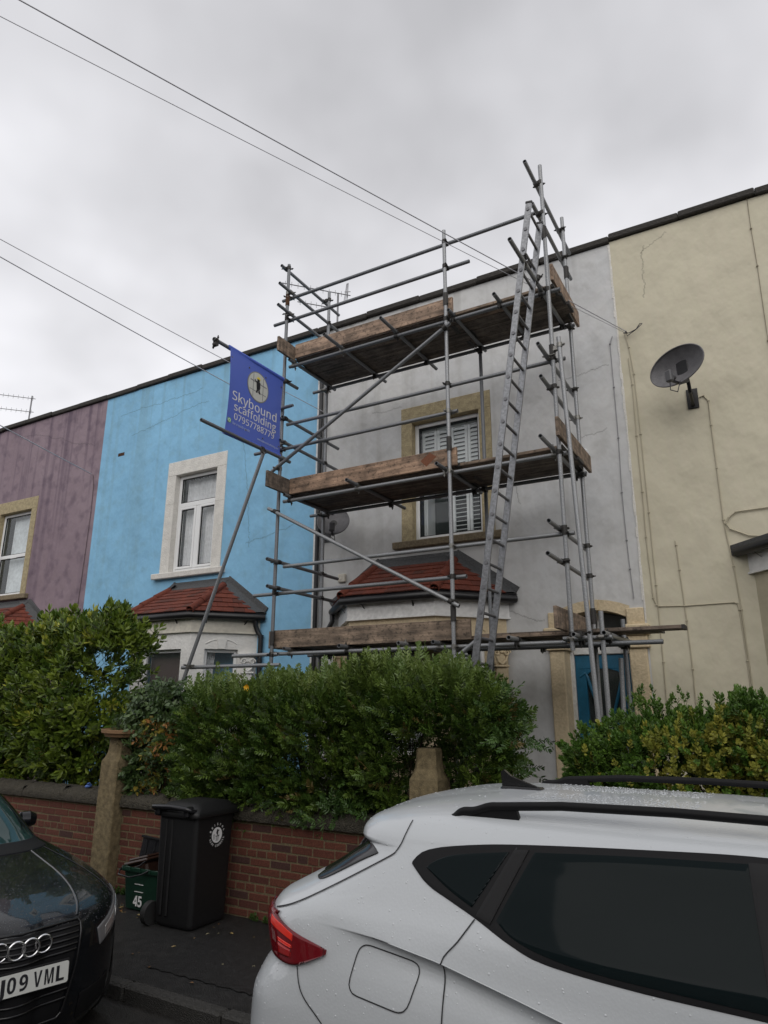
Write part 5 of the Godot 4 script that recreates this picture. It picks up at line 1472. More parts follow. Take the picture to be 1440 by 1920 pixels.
# a twig end with its leaves, growing along +y
func sprig(kind: String, sd: int) -> ArrayMesh:
	var r := RandomNumberGenerator.new(); r.seed = sd
	var mb := Mb.new()
	var at := func(h: float, az: float, tilt: float) -> Transform3D:
		return Transform3D(Basis(Vector3.UP, az) * Basis(Vector3.RIGHT, tilt), Vector3(0, h, 0))
	match kind:
		"broad":
			mb.tube(Vector3(0, -0.08, 0), Vector3(0, 0.05, 0), 0.0035, 4)
			for i in 9: leaf(mb, at.call(-0.02 + i * 0.011, i * 2.4 + r.randf() * 0.4, lerpf(1.35, 0.35, i / 8.0) + r.randf_range(-0.15, 0.15)), r.randf_range(0.075, 0.12), r.randf_range(0.036, 0.05), 0.3, r.randf_range(0.05, 0.3), 0.62)
		"fern":
			var n := 6; var len := r.randf_range(0.13, 0.19)
			mb.tube(Vector3(0, -0.06, 0), Vector3(0, len, 0), 0.0022, 4, 0.0, 0.001)
			for i in n:
				var t := (i + 0.5) / n
				for s in [-1.0, 1.0]:
					var b := Basis(Vector3.UP, r.randf_range(-0.45, 0.45)) * Basis(Vector3(0, 0, 1), -s * lerpf(1.15, 0.45, t)) * Basis(Vector3.UP, r.randf_range(-0.5, 0.5))
					leaf(mb, Transform3D(b, Vector3(0, t * len, 0)), lerpf(0.060, 0.042, t) * r.randf_range(0.85, 1.15), 0.0165, 0.2, 0.25, 0.5)
			for i in 4: leaf(mb, at.call(len, i * 1.6, 0.4), 0.034, 0.010, 0.2, 0.2, 0.5)
		"ivy":
			mb.tube(Vector3(0, -0.06, 0), Vector3(0, 0.08, 0), 0.002, 4)
			for i in 6: leaf(mb, at.call(-0.02 + i * 0.02, i * 2.2 + r.randf(), r.randf_range(0.9, 2.0)), r.randf_range(0.05, 0.075), r.randf_range(0.028, 0.04), 0.15, 0.3, 0.4)
		_:
			mb.tube(Vector3(0, -0.05, 0), Vector3(0, 0.05, 0), 0.002, 4)
			for i in 13: leaf(mb, at.call(i * 0.0042, i * 2.4 + r.randf() * 0.5, lerpf(1.2, 0.3, i / 14.0) + r.randf_range(-0.2, 0.2)), r.randf_range(0.026, 0.040), r.randf_range(0.016, 0.022), 0.25, 0.15, 0.6)
	return mb.mesh()

# signed depth of a point in a hedge made of rounded blocks: centre x y z, radii x y z
func hedge_depth(p: Vector3, blocks: Array) -> float:
	var best := 9.0
	for b in blocks:
		var q := Vector3((p.x - b[0]) / b[3], (p.y - b[1]) / b[4], (p.z - b[2]) / b[5]).abs()
		var d: float = (pow(pow(q.x, 3.2) + pow(q.y, 3.2) + pow(q.z, 3.2), 1.0 / 3.2) - 1.0) * minf(b[3], minf(b[4], b[5]))
		best = minf(best, d)
	return best

# fills the outer shell of the blocks with twig ends; the ones in front that show largest are single parts
func foliage(o: Node3D, part: String, single: String, kind: String, blocks: Array, count: int, shell_d: float, up: float, size: Vector2, tints: Array, singles: int, sd: int, gaps: float, keep = null, tint_at = null) -> void:
	var r := RandomNumberGenerator.new(); r.seed = sd
	var nz := FastNoiseLite.new(); nz.seed = sd; nz.frequency = 1.6; nz.fractal_octaves = 3
	var forms := []
	for k in 4: forms.append(sprig(kind, sd * 10 + k))
	var lo := Vector3(99, 99, 99); var hi := -lo
	for b in blocks:
		lo = lo.min(Vector3(b[0] - b[3], b[1] - b[4], b[2] - b[5])); hi = hi.max(Vector3(b[0] + b[3], b[1] + b[4], b[2] + b[5]))
	var sets := [[], [], [], []]
	var front := []
	var made := 0; var tries := 0
	while made < count and tries < count * 40:
		tries += 1
		var p := Vector3(r.randf_range(lo.x - 0.08, hi.x + 0.08), r.randf_range(lo.y, hi.y + 0.08), r.randf_range(lo.z - 0.05, hi.z + 0.08))
		var bump := nz.get_noise_3dv(p) * 0.16 + nz.get_noise_3dv(p * 3.1) * 0.07
		var d := hedge_depth(p, blocks) - bump
		if d > 0.0 or d < -shell_d: continue
		# the back is hardly seen
		if p.z < (lo.z + hi.z) * 0.5 - 0.1 and r.randf() < 0.6: continue
		if d < -shell_d * 0.5 and r.randf() < 0.5: continue
		if nz.get_noise_3dv(p * (3.2 if kind == "fern" else 2.2) + Vector3(40, 0, 0)) > gaps: continue
		if keep != null and not keep.call(p, r): continue
		var e := 0.04
		var g := Vector3(hedge_depth(p + Vector3(e, 0, 0), blocks) - hedge_depth(p - Vector3(e, 0, 0), blocks), hedge_depth(p + Vector3(0, e, 0), blocks) - hedge_depth(p - Vector3(0, e, 0), blocks), hedge_depth(p + Vector3(0, 0, e), blocks) - hedge_depth(p - Vector3(0, 0, e), blocks)).normalized()
		var dir := (g + Vector3(0, up, 0) + Vector3(r.randf_range(-1, 1), r.randf_range(-1, 1), r.randf_range(-1, 1)) * 0.55).normalized()
		var x := dir.cross(Vector3(r.randf_range(-1, 1), r.randf_range(-1, 1), r.randf_range(-1, 1))).normalized()
		var s := r.randf_range(size.x, size.y)
		var xf := Transform3D(Basis(x, dir, x.cross(dir)).scaled_local(Vector3(s, s, s)), p)
		var c: Color = tints[0].lerp(tints[1], clampf(nz.get_noise_3dv(p * 2.3 + Vector3(0, 20, 0)) * 0.9 + 0.35 + r.randf_range(-0.3, 0.3), 0, 1))
		if tint_at != null: c = tint_at.call(p, r, c)
		elif tints.size() > 2 and r.randf() < 0.05: c = tints[2]
		made += 1
		if front.size() < singles and d > -0.06 and g.z > 0.5 and r.randf() < 0.5: front.append([xf, c])
		else: sets[r.randi() % 4].append([xf, c])
	for k in 4:
		var mm := MultiMesh.new(); mm.transform_format = MultiMesh.TRANSFORM_3D; mm.use_colors = true; mm.mesh = forms[k]; mm.instance_count = sets[k].size()
		for i in sets[k].size():
			mm.set_instance_transform(i, sets[k][i][0]); mm.set_instance_color(i, sets[k][i][1])
		var mi := MultiMeshInstance3D.new(); mi.multimesh = mm; mi.material_override = M.leaf; mi.name = part
		o.add_child(mi, true); mi.global_transform = Transform3D.IDENTITY
		mi.set_meta("kind", "stuff")
	var mats := []
	for k in 4:
		var m: StandardMaterial3D = M.leaf.duplicate(); m.vertex_color_use_as_albedo = false
		var c: Color = tints[0].lerp(tints[1], [0.1, 0.35, 0.6, 0.9][k]); m.albedo_color = c.linear_to_srgb(); mats.append(m)
	for f in front: put_mesh(single, forms[r.randi() % 4], mats[r.randi() % 4], o, f[0])

func stems(o: Node3D, bases: Array, blocks: Array, n: int, sd: int) -> void:
	var r := RandomNumberGenerator.new(); r.seed = sd
	for b in bases:
		var mb := Mb.new()
		for i in n:
			var e: Vector3 = b + Vector3(r.randf_range(-0.7, 0.7), r.randf_range(0.5, 1.7), r.randf_range(-0.4, 0.4))
			for q in 8:
				if hedge_depth(e, blocks) > -0.12: e = e.lerp(b + Vector3(0, 0.5, 0), 0.25)
			var mid: Vector3 = (b as Vector3).lerp(e, 0.5) + Vector3(r.randf_range(-0.08, 0.08), 0.08, r.randf_range(-0.08, 0.08))
			mb.path([b, (b as Vector3).lerp(mid, 0.6), mid, mid.lerp(e, 0.6), e], r.randf_range(0.004, 0.011), 5)
		put("stem", mb, M.bark, o)

func hedges() -> void:
	# big leaved evergreen at the left
	var bl := [[-11.6, 1.85, -6.35, 1.3, 1.0, 0.62], [-9.9, 1.95, -6.35, 1.3, 1.06, 0.66], [-8.55, 2.05, -6.35, 1.15, 1.06, 0.62], [-7.98, 2.28, -6.35, 0.70, 0.86, 0.5]]
	var o := thing("broadleaf_bush", "large leaved evergreen bush spilling over the left brick wall", "bush", Vector3(-8.6, 0.4, -6.35))
	var thin := func(p: Vector3, r: RandomNumberGenerator) -> bool:
		# thin patches where the blue wall shows through, and a bare hollow behind the pillar
		if p.x > -7.95 and p.y < 2.62 and p.y > 2.0 and p.x < -7.0: return r.randf() < 0.28
		if p.x > -7.7 and p.y < 1.65: return r.randf() < 0.12
		return true
	foliage(o, "foliage", "leaf_cluster", "broad", bl, 5200, 0.42, 0.7, Vector2(0.8, 1.2), [Color(0.06, 0.11, 0.012), Color(0.19, 0.25, 0.028), Color(0.34, 0.36, 0.05)], 280, 5, 0.22, thin)
	stems(o, [Vector3(-11.4, 0.4, -6.4), Vector3(-9.7, 0.4, -6.4), Vector3(-8.5, 0.4, -6.4), Vector3(-7.7, 0.4, -6.4)], bl, 26, 6)
	# climber between bush and hedge
	bl = [[-6.42, 1.52, -6.05, 0.52, 0.60, 0.36]]
	o = thing("climbing_shrub", "dark glossy shrub with some yellow leaves between the pillar and the long hedge", "shrub", Vector3(-6.4, 0.4, -6.05))
	var autumn := func(p: Vector3, r: RandomNumberGenerator, c: Color) -> Color:
		if p.x > -6.45 and p.y < 1.8 and r.randf() < 0.6: return [Color(0.32, 0.25, 0.045), Color(0.30, 0.14, 0.04), Color(0.22, 0.24, 0.05)][r.randi() % 3]
		return c
	foliage(o, "foliage", "leaf_cluster", "ivy", bl, 1500, 0.36, -0.3, Vector2(0.8, 1.15), [Color(0.035, 0.07, 0.02), Color(0.08, 0.13, 0.035)], 120, 7, 0.25, null, autumn)
	stems(o, [Vector3(-6.4, 0.4, -6.05)], bl, 30, 8)
	# long hedge with narrow leaves
	bl = [[-5.4, 1.44, -6.1, 0.60, 0.64, 0.50], [-4.4, 1.49, -6.1, 0.95, 0.67, 0.52], [-3.25, 1.58, -6.12, 0.9, 0.69, 0.46], [-2.66, 1.56, -6.15, 0.46, 0.62, 0.42]]
	o = thing("long_hedge", "long dense hedge of narrow dark leaves with one yellow flower", "hedge", Vector3(-4.0, 0.4, -6.1))
	var fresh := func(p: Vector3, r: RandomNumberGenerator, c: Color) -> Color:
		if p.y > 1.95: return c.lerp(Color(0.16, 0.22, 0.05), clampf((p.y - 1.95) * 2.0, 0, 0.6))
		if r.randf() < 0.03: return Color(0.16, 0.12, 0.04)
		return c
	var clear := func(p: Vector3, r: RandomNumberGenerator) -> bool:
		# the pillar and the ladder stand clear
		if p.x > -3.12 and p.x < -2.5 and p.y < 1.66 and p.z > -5.95: return false
		return true
	foliage(o, "foliage", "leaf_shoot", "fern", bl, 9500, 0.34, 0.45, Vector2(0.75, 1.2), [Color(0.038, 0.08, 0.012), Color(0.125, 0.19, 0.028)], 280, 9, 0.10, clear, fresh)
	# upright young shoots along the top, twigs reaching out at the right end and over the wall
	var tops := []
	for i in 9: tops.append([-5.55 + 0.36 * i, (2.03 if i < 5 else 2.12) + 0.02 * (i % 3) + (0.09 if i in [3, 6, 7] else 0.0), -6.1, 0.26, 0.09, 0.38])
	foliage(o, "young_shoots", "young_shoot", "fern", tops, 620, 0.2, 2.2, Vector2(0.7, 1.15), [Color(0.09, 0.15, 0.03), Color(0.16, 0.21, 0.05)], 0, 10, 0.5)
	var reach := [[-2.22, 1.88, -6.0, 0.10, 0.14, 0.2], [-2.06, 1.70, -5.95, 0.09, 0.05, 0.12], [-2.12, 1.42, -5.95, 0.12, 0.10, 0.15], [-4.75, 0.98, -5.66, 0.2, 0.06, 0.06], [-3.7, 0.96, -5.66, 0.3, 0.05, 0.05], [-3.3, 1.0, -5.66, 0.2, 0.05, 0.05]]
	foliage(o, "outer_shoots", "outer_shoot", "fern", reach, 210, 0.3, 0.1, Vector2(0.8, 1.1), [Color(0.035, 0.08, 0.016), Color(0.07, 0.13, 0.03)], 0, 11, 0.5)
	stems(o, [Vector3(-5.3, 0.4, -6.15), Vector3(-4.4, 0.4, -6.15), Vector3(-3.4, 0.4, -6.2), Vector3(-2.6, 0.4, -6.2)], bl, 40, 12)
	var mb := Mb.new()
	var fc := Vector3(-4.83, 2.13, -5.62)
	for i in 5: leaf(mb, Transform3D(Basis(Vector3(0, 0, 1), i * TAU / 5) * Basis(Vector3.RIGHT, 0.5), fc), 0.048, 0.042, 0.2, -0.2, 0.7)
	put("flower", mb, M.petal, o)
	# clipped hedge beyond the white car
	bl = [[-1.34, 1.08, -6.05, 0.34, 0.6, 0.42], [-0.83, 1.24, -6.08, 0.66, 0.66, 0.46], [0.2, 1.28, -6.1, 0.95, 0.66, 0.48], [1.5, 1.32, -6.1, 1.0, 0.68, 0.48]]
	o = thing("clipped_hedge", "clipped green and yellow hedge behind the white car", "hedge", Vector3(0, 0.4, -6.1))
	var gold := func(p: Vector3, r: RandomNumberGenerator, c: Color) -> Color:
		var k := Vector2(p.x + 0.55, (p.y - 1.62) * 1.3).length()
		if (k < 0.45 and p.z > -5.9 and r.randf() < 0.7) or r.randf() < 0.05: return Color(0.36, 0.34, 0.06).lerp(Color(0.20, 0.23, 0.04), r.randf())
		return c
	foliage(o, "foliage", "leaf_cluster", "tiny", bl, 15000, 0.28, 0.5, Vector2(0.9, 1.3), [Color(0.055, 0.12, 0.016), Color(0.13, 0.23, 0.034)], 280, 13, 0.34, null, gold)
	var spikes := []
	for i in 14: spikes.append([-1.1 + 0.2 * i, 1.90 + 0.03 * (i % 3), -6.05, 0.07, 0.07, 0.3])
	foliage(o, "upright_shoots", "upright_shoot", "tiny", spikes, 120, 0.2, 2.0, Vector2(0.8, 1.3), [Color(0.06, 0.12, 0.02), Color(0.11, 0.18, 0.03)], 0, 14, 0.5)
	stems(o, [Vector3(-1.2, 0.4, -6.1), Vector3(-0.2, 0.4, -6.1), Vector3(1.2, 0.4, -6.1)], bl, 30, 15)

# ---------------------------------------------------------------- cars
# body given by level lines: y, half width, rear x, front x, rear corner, front corner
class Car:
	var lv := []
	var bow_r := 0.05
	var bow_f := 0.06
	var nn := 2.4
	var crease := []      # x, y pairs; empty for none

	func par(y: float) -> Array:
		var k := 0
		while k < lv.size() - 2 and y > lv[k + 1][0]: k += 1
		var a: Array = lv[maxi(k - 1, 0)]; var b: Array = lv[k]; var c: Array = lv[k + 1]; var d: Array = lv[mini(k + 2, lv.size() - 1)]
		var h: float = c[0] - b[0]
		var t := clampf((y - b[0]) / h, 0.0, 1.0)
		var out := []
		for q in range(1, 6):
			var s1: float = (c[q] - b[q]) / h
			var s0: float = (b[q] - a[q]) / (b[0] - a[0]) if b[0] > a[0] else s1
			var s2: float = (d[q] - c[q]) / (d[0] - c[0]) if d[0] > c[0] else s1
			var m1 := 2.0 * s0 * s1 / (s0 + s1) if s0 * s1 > 0 else 0.0
			var m2 := 2.0 * s1 * s2 / (s1 + s2) if s1 * s2 > 0 else 0.0
			if k == 0: m1 = s1
			if k == lv.size() - 2: m2 = s1
			var t2 := t * t; var t3 := t2 * t
			out.append((2 * t3 - 3 * t2 + 1) * b[q] + (t3 - 2 * t2 + t) * h * m1 + (-2 * t3 + 3 * t2) * c[q] + (t3 - t2) * h * m2)
		return out

	func crease_y(x: float) -> float:
		for i in crease.size() - 1:
			if x < crease[i + 1][0]: return lerpf(crease[i][1], crease[i + 1][1], clampf((x - crease[i][0]) / (crease[i + 1][0] - crease[i][0]), 0, 1))
		return crease[crease.size() - 1][1]

	func disp(x: float, y: float) -> float:
		if crease.is_empty(): return 0.0
		var d := crease_y(x) - y
		var amp := smoothstep(-1.72, -1.2, x)
		if d > 0: return -0.030 * amp * (d / 0.04) * exp(1.0 - d / 0.04)
		return 0.010 * amp * exp(d / 0.05)

	func half(x: float, y: float) -> float:
		var p := par(y)
		var w: float = p[0]
		var rzr: float = minf(p[3] * 0.85, w * 0.95); var rzf: float = minf(p[4] * 0.85, w * 0.95)
		var xr: float = p[1] + bow_r; var xf: float = p[2] - bow_f
		if x < xr + p[3]:
			var X := clampf(1.0 - (x - xr) / p[3], 0.0, 1.0)
			w -= rzr * (1.0 - pow(1.0 - pow(X, nn), 1.0 / nn))
		if x > xf - p[4]:
			var X := clampf(1.0 - (xf - x) / p[4], 0.0, 1.0)
			w -= rzf * (1.0 - pow(1.0 - pow(X, nn), 1.0 / nn))
		return w + disp(x, y)

	func end_x(z: float, y: float, front: bool) -> float:
		var p := par(y)
		var r: float = p[4] if front else p[3]
		var rz: float = minf(r * 0.85, p[0] * 0.95); var flat: float = p[0] - rz
		var x0: float = p[2] if front else p[1]
		var bow := bow_f if front else bow_r
		var s := -1.0 if front else 1.0
		if absf(z) <= flat: return x0 + s * bow * pow(absf(z) / maxf(flat, 0.01), 2.0)
		var Z := clampf((absf(z) - flat) / rz, 0.0, 1.0)
		return x0 + s * bow + s * r * (1.0 - pow(1.0 - pow(Z, nn), 1.0 / nn))

	# rows of the mesh bend with the crease so that its edge stays sharp
	func bent(x: float, y: float) -> float:
		if crease.is_empty(): return y
		var w := smoothstep(1.42, 1.15, y) if y > 1.15 else smoothstep(0.55, 1.15, y)
		return y + (crease_y(x) - 1.15) * w * smoothstep(-2.02, -1.74, x) * smoothstep(1.9, 1.2, x)

	func contour(y: float) -> PackedVector3Array:
		var p := par(y)
		var o := PackedVector3Array()
		var w: float = p[0]
		var rzr: float = minf(p[3] * 0.85, w * 0.95); var rzf: float = minf(p[4] * 0.85, w * 0.95)
		for i in 8:
			var z := (w - rzr) * i / 8.0
			o.append(Vector3(p[1] + bow_r * pow(i / 8.0, 2.0), y, z))
		for i in 13:
			var t := PI / 2 * i / 12.0
			var x: float = p[1] + bow_r + p[3] * (1.0 - pow(cos(t), 2.0 / nn)); var z := w - rzr + rzr * pow(sin(t), 2.0 / nn)
			var yy := bent(x, y)
			o.append(Vector3(x, yy, half(x, yy) if i > 3 else z))
		var xa: float = p[1] + bow_r + p[3]; var xb: float = p[2] - bow_f - p[4]
		for i in range(1, 61):
			var x := lerpf(xa, xb, i / 60.0)
			var yy := bent(x, y)
			o.append(Vector3(x, yy, half(x, yy)))
		for i in range(1, 13):
			var t := PI / 2 * (1.0 - i / 12.0)
			o.append(Vector3(p[2] - bow_f - p[4] * (1.0 - pow(cos(t), 2.0 / nn)), y, w - rzf + rzf * pow(sin(t), 2.0 / nn)))
		for i in range(1, 9):
			var q := 1.0 - i / 8.0
			o.append(Vector3(p[2] - bow_f * q * q, y, (w - rzf) * q))
		return o

	func body(step: float) -> Mb:
		var mb := Mb.new()
		var y0: float = lv[0][0]; var y1: float = lv[lv.size() - 1][0]
		var n := int((y1 - y0) / step)
		var ys := []
		for i in n + 1: ys.append(lerpf(y0, y1, float(i) / n))
		# closer rows where the roof or bonnet flattens
		for k in lv.size() - 1:
			for q in 3: ys.append(lerpf(lv[k][0], lv[k + 1][0], (q + 1) / 4.0))
		if not crease.is_empty():
			for q in [-0.10, -0.07, -0.05, -0.038, -0.028, -0.02, -0.013, -0.007, -0.003, 0.0, 0.003, 0.02, 0.04]: ys.append(1.15 + q)
		ys.sort()
		var clean := []
		for y in ys: if clean.is_empty() or y - clean[-1] > 0.0025: clean.append(y)
		for s in [1.0, -1.0]:
			var rows := []
			for y in clean:
				var c := contour(y)
				if s < 0: for i in c.size(): c[i].z = -c[i].z
				rows.append(c)
			mb.grid(rows, Vector3((lv[0][2] + lv[0][3]) / 2, y0 + 0.3, 0))
			var last: PackedVector3Array = rows[rows.size() - 1]
			for i in last.size() - 1:
				var a := last[i]; var b := last[i + 1]
				var ca := Vector3(a.x, y1 + 0.006, 0); var cb := Vector3(b.x, y1 + 0.006, 0)
				var na := Vector3(0, 1, 0.05 * s); var nu := Vector3.UP
				mb.tri(a, b, cb, na, na, nu); mb.tri(a, cb, ca, na, nu, nu)
		return mb

	func along(l: Array, t: float) -> Vector2:
		var tot := 0.0
		for i in l.size() - 1: tot += Vector2(l[i][0], l[i][1]).distance_to(Vector2(l[i + 1][0], l[i + 1][1]))
		var want := t * tot
		for i in l.size() - 1:
			var a := Vector2(l[i][0], l[i][1]); var b := Vector2(l[i + 1][0], l[i + 1][1])
			var d := a.distance_to(b)
			if want <= d or i == l.size() - 2: return a.lerp(b, clampf(want / maxf(d, 1e-5), 0, 1))
			want -= d
		return Vector2.ZERO

	# a skin over the body between two lines given as x, y on the side (mode 0), or z, y on the rear (1) or front (2)
	func skin(lo: Array, hi: Array, off: float, side: float, mode := 0, nu := 40, nv := 10) -> Mb:
		var mb := Mb.new()
		var rows := []
		# the very edge of the skin turns in to the body
		for j in nv + 3:
			var row := PackedVector3Array()
			var tv := clampf((j - 1.0) / nv, 0.006, 0.994) if j > 0 and j < nv + 2 else (0.0 if j == 0 else 1.0)
			for i in nu + 3:
				var tu := clampf((i - 1.0) / nu, 0.002, 0.998) if i > 0 and i < nu + 2 else (0.0 if i == 0 else 1.0)
				var q := along(lo, tu).lerp(along(hi, tu), tv)
				var edge := 0.0 if i > 0 and i < nu + 2 and j > 0 and j < nv + 2 else -0.9 * off
				row.append(on(q, off + edge, side, mode))
			rows.append(row)
		mb.grid(rows, Vector3((lv[0][2] + lv[0][3]) / 2, 0.6, 0))
		return mb

	func on(q: Vector2, off: float, side: float, mode: int) -> Vector3:
		if mode == 0:
			var e := 0.01
			var w := half(q.x, q.y)
			var nx := -(half(q.x + e, q.y) - half(q.x - e, q.y)) / (2 * e); var ny := -(half(q.x, q.y + e) - half(q.x, q.y - e)) / (2 * e)
			var n := Vector3(clampf(nx, -4, 4), clampf(ny, -4, 4), 1).normalized() * off
			return Vector3(q.x + n.x, q.y + n.y, (w + n.z) * side)
		var fr := mode == 2
		var x := end_x(q.x, q.y, fr)
		var e := 0.01; var s := 1.0 if fr else -1.0
		var nz := -(end_x(q.x + e, q.y, fr) - end_x(q.x - e, q.y, fr)) / (2 * e); var ny := -(end_x(q.x, q.y + e, fr) - end_x(q.x, q.y - e, fr)) / (2 * e)
		var n := Vector3(1, clampf(ny, -4, 4), clampf(nz, -4, 4)).normalized() * off * s
		if not fr: n = Vector3(-absf(n.x), -n.y * s, -n.z * s) if false else Vector3(s, clampf(ny * s, -4, 4), clampf(nz * s, -4, 4)).normalized() * off
		return Vector3(x + n.x, q.y + n.y, q.x + n.z)

	# a narrow line lying on the body
	func line(l: Array, width: float, off: float, side: float, mode := 0) -> Mb:
		var mb := Mb.new()
		var n := 0
		for i in l.size() - 1: n += maxi(3, int(Vector2(l[i][0], l[i][1]).distance_to(Vector2(l[i + 1][0], l[i + 1][1])) / 0.02))
		var rows := [PackedVector3Array(), PackedVector3Array()]
		for i in n + 1:
			var t := float(i) / n
			var a := along(l, maxf(t - 0.01, 0)); var b := along(l, minf(t + 0.01, 1))
			var d := (b - a).normalized(); var m := Vector2(-d.y, d.x) * width * 0.5
			var q := along(l, t)
			rows[0].append(on(q - m, off, side, mode)); rows[1].append(on(q + m, off, side, mode))
		mb.grid(rows, Vector3((lv[0][2] + lv[0][3]) / 2, 0.6, 0))
		return mb

# rain drops standing on the paint between two heights
func rain(o: Node3D, c: Car, y0: float, y1: float, x0: float, x1: float, count: int, m: Material, sd: int, flat_y := 0.0) -> void:
	var r := RandomNumberGenerator.new(); r.seed = sd
	var lvls := []
	for k in 41: lvls.append(c.contour(lerpf(y0, y1, k / 40.0)))
	var drop := SphereMesh.new(); drop.radius = 1.0; drop.height = 1.1; drop.radial_segments = 8; drop.rings = 4
	var mm := MultiMesh.new(); mm.transform_format = MultiMesh.TRANSFORM_3D; mm.mesh = drop; mm.instance_count = count
	var made := 0
	while made < count:
		var p: Vector3; var n: Vector3
		if flat_y > 0.0 and r.randf() < 0.35:
			p = Vector3(r.randf_range(-1.05, -0.35), flat_y, r.randf_range(-0.3, 0.3)); n = Vector3.UP
		else:
			var k := r.randi() % 40; var l: PackedVector3Array = lvls[k]; var l2: PackedVector3Array = lvls[k + 1]
			var i := r.randi() % (l.size() - 1)
			var t := r.randf(); var u := r.randf()
			p = l[i].lerp(l[i + 1], t).lerp(l2[i].lerp(l2[i + 1], t), u)
			if p.x < x0 or p.x > x1: continue
			# even spread: wide cells take more drops
			if r.randf() > l[i].distance_to(l[i + 1]) * l[i].distance_to(l2[i]) * 900.0: continue
			n = (l[i + 1] - l[i]).cross(l2[i] - l[i]).normalized()
			if n.y < 0.0: n = -n
			if r.randf() < 0.5: p.z = -p.z; n.z = -n.z
		var s := 0.0013 + 0.0034 * pow(r.randf(), 3.0)
		var x := n.cross(Vector3(0.3, 0.2, 0.9)).normalized()
		mm.set_instance_transform(made, Transform3D(Basis(x, n, x.cross(n)).scaled_local(Vector3(s, s * 0.7, s)), p))
		made += 1
	var mi := MultiMeshInstance3D.new(); mi.multimesh = mm; mi.material_override = m; mi.name = "rain_drops"
	o.add_child(mi, true); mi.set_meta("kind", "stuff")

func smooth_line(l: Array, k := 6) -> Array:
	var c := Curve2D.new()
	for i in l.size():
		var p := Vector2(l[i][0], l[i][1])
		var a := Vector2(l[maxi(i - 1, 0)][0], l[maxi(i - 1, 0)][1]); var b := Vector2(l[mini(i + 1, l.size() - 1)][0], l[mini(i + 1, l.size() - 1)][1])
		var t := (b - a).normalized()
		c.add_point(p, -t * p.distance_to(a) * 0.33, t * p.distance_to(b) * 0.33)
	var o := []
	for i in l.size() * k + 1:
		var q := c.sample_baked(c.get_baked_length() * i / (l.size() * k), true)
		o.append([q.x, q.y])
	return o

# parts of a car are built in its own axes
func part(called: String, mb: Mb, m: Material, parent: Node3D) -> MeshInstance3D:
	return put_mesh(called, mb.mesh(), m, parent, Transform3D.IDENTITY, false)

func wheels(o: Node3D, car: Car, xs: Array, r: float, track: float) -> void:
	for x in xs:
		for s in [1.0, -1.0]:
			var w := Node3D.new(); w.name = "wheel"; o.add_child(w, true)
			var mb := Mb.new()
			mb.lathe([Vector2(r * 0.6, -0.1), Vector2(r - 0.03, -0.105), Vector2(r, -0.07), Vector2(r, 0.07), Vector2(r - 0.03, 0.105), Vector2(r * 0.62, 0.1)], Transform3D(Basis(Vector3.RIGHT, PI / 2), Vector3(x, r, s * (track - 0.11))), 36)
			part("tyre", mb, M.rubber, w)
			mb = Mb.new()
			var c := Vector3(x, r, s * (track - 0.02))
			mb.tube(c - Vector3(0, 0, s * 0.06), c - Vector3(0, 0, s * 0.05), r * 0.62, 24)
			for k in 5:
				var d := Vector3(cos(TAU * k / 5), sin(TAU * k / 5), 0)
				mb.bar(c, c + d * r * 0.62, 0.03, 0.06, d.cross(Vector3.BACK), 0.008)
			part("rim", mb, M.alu, w)
			mb = Mb.new()
			for k in 24:
				var t0 := PI * k / 24.0; var t1 := PI * (k + 1) / 24.0
				var ra := r - 0.02; var rb := r + 0.075
				var pts := []
				for q in [[t0, ra], [t1, ra], [t1, rb], [t0, rb]]:
					var yy: float = maxf(r + sin(q[0]) * q[1], 0.19)
					pts.append(car.on(Vector2(x + cos(q[0]) * q[1], yy), 0.006, s, 0))
				mb.quad(pts[0], pts[1], pts[2], pts[3])
			part("wheel_arch", mb, M.trim, o)

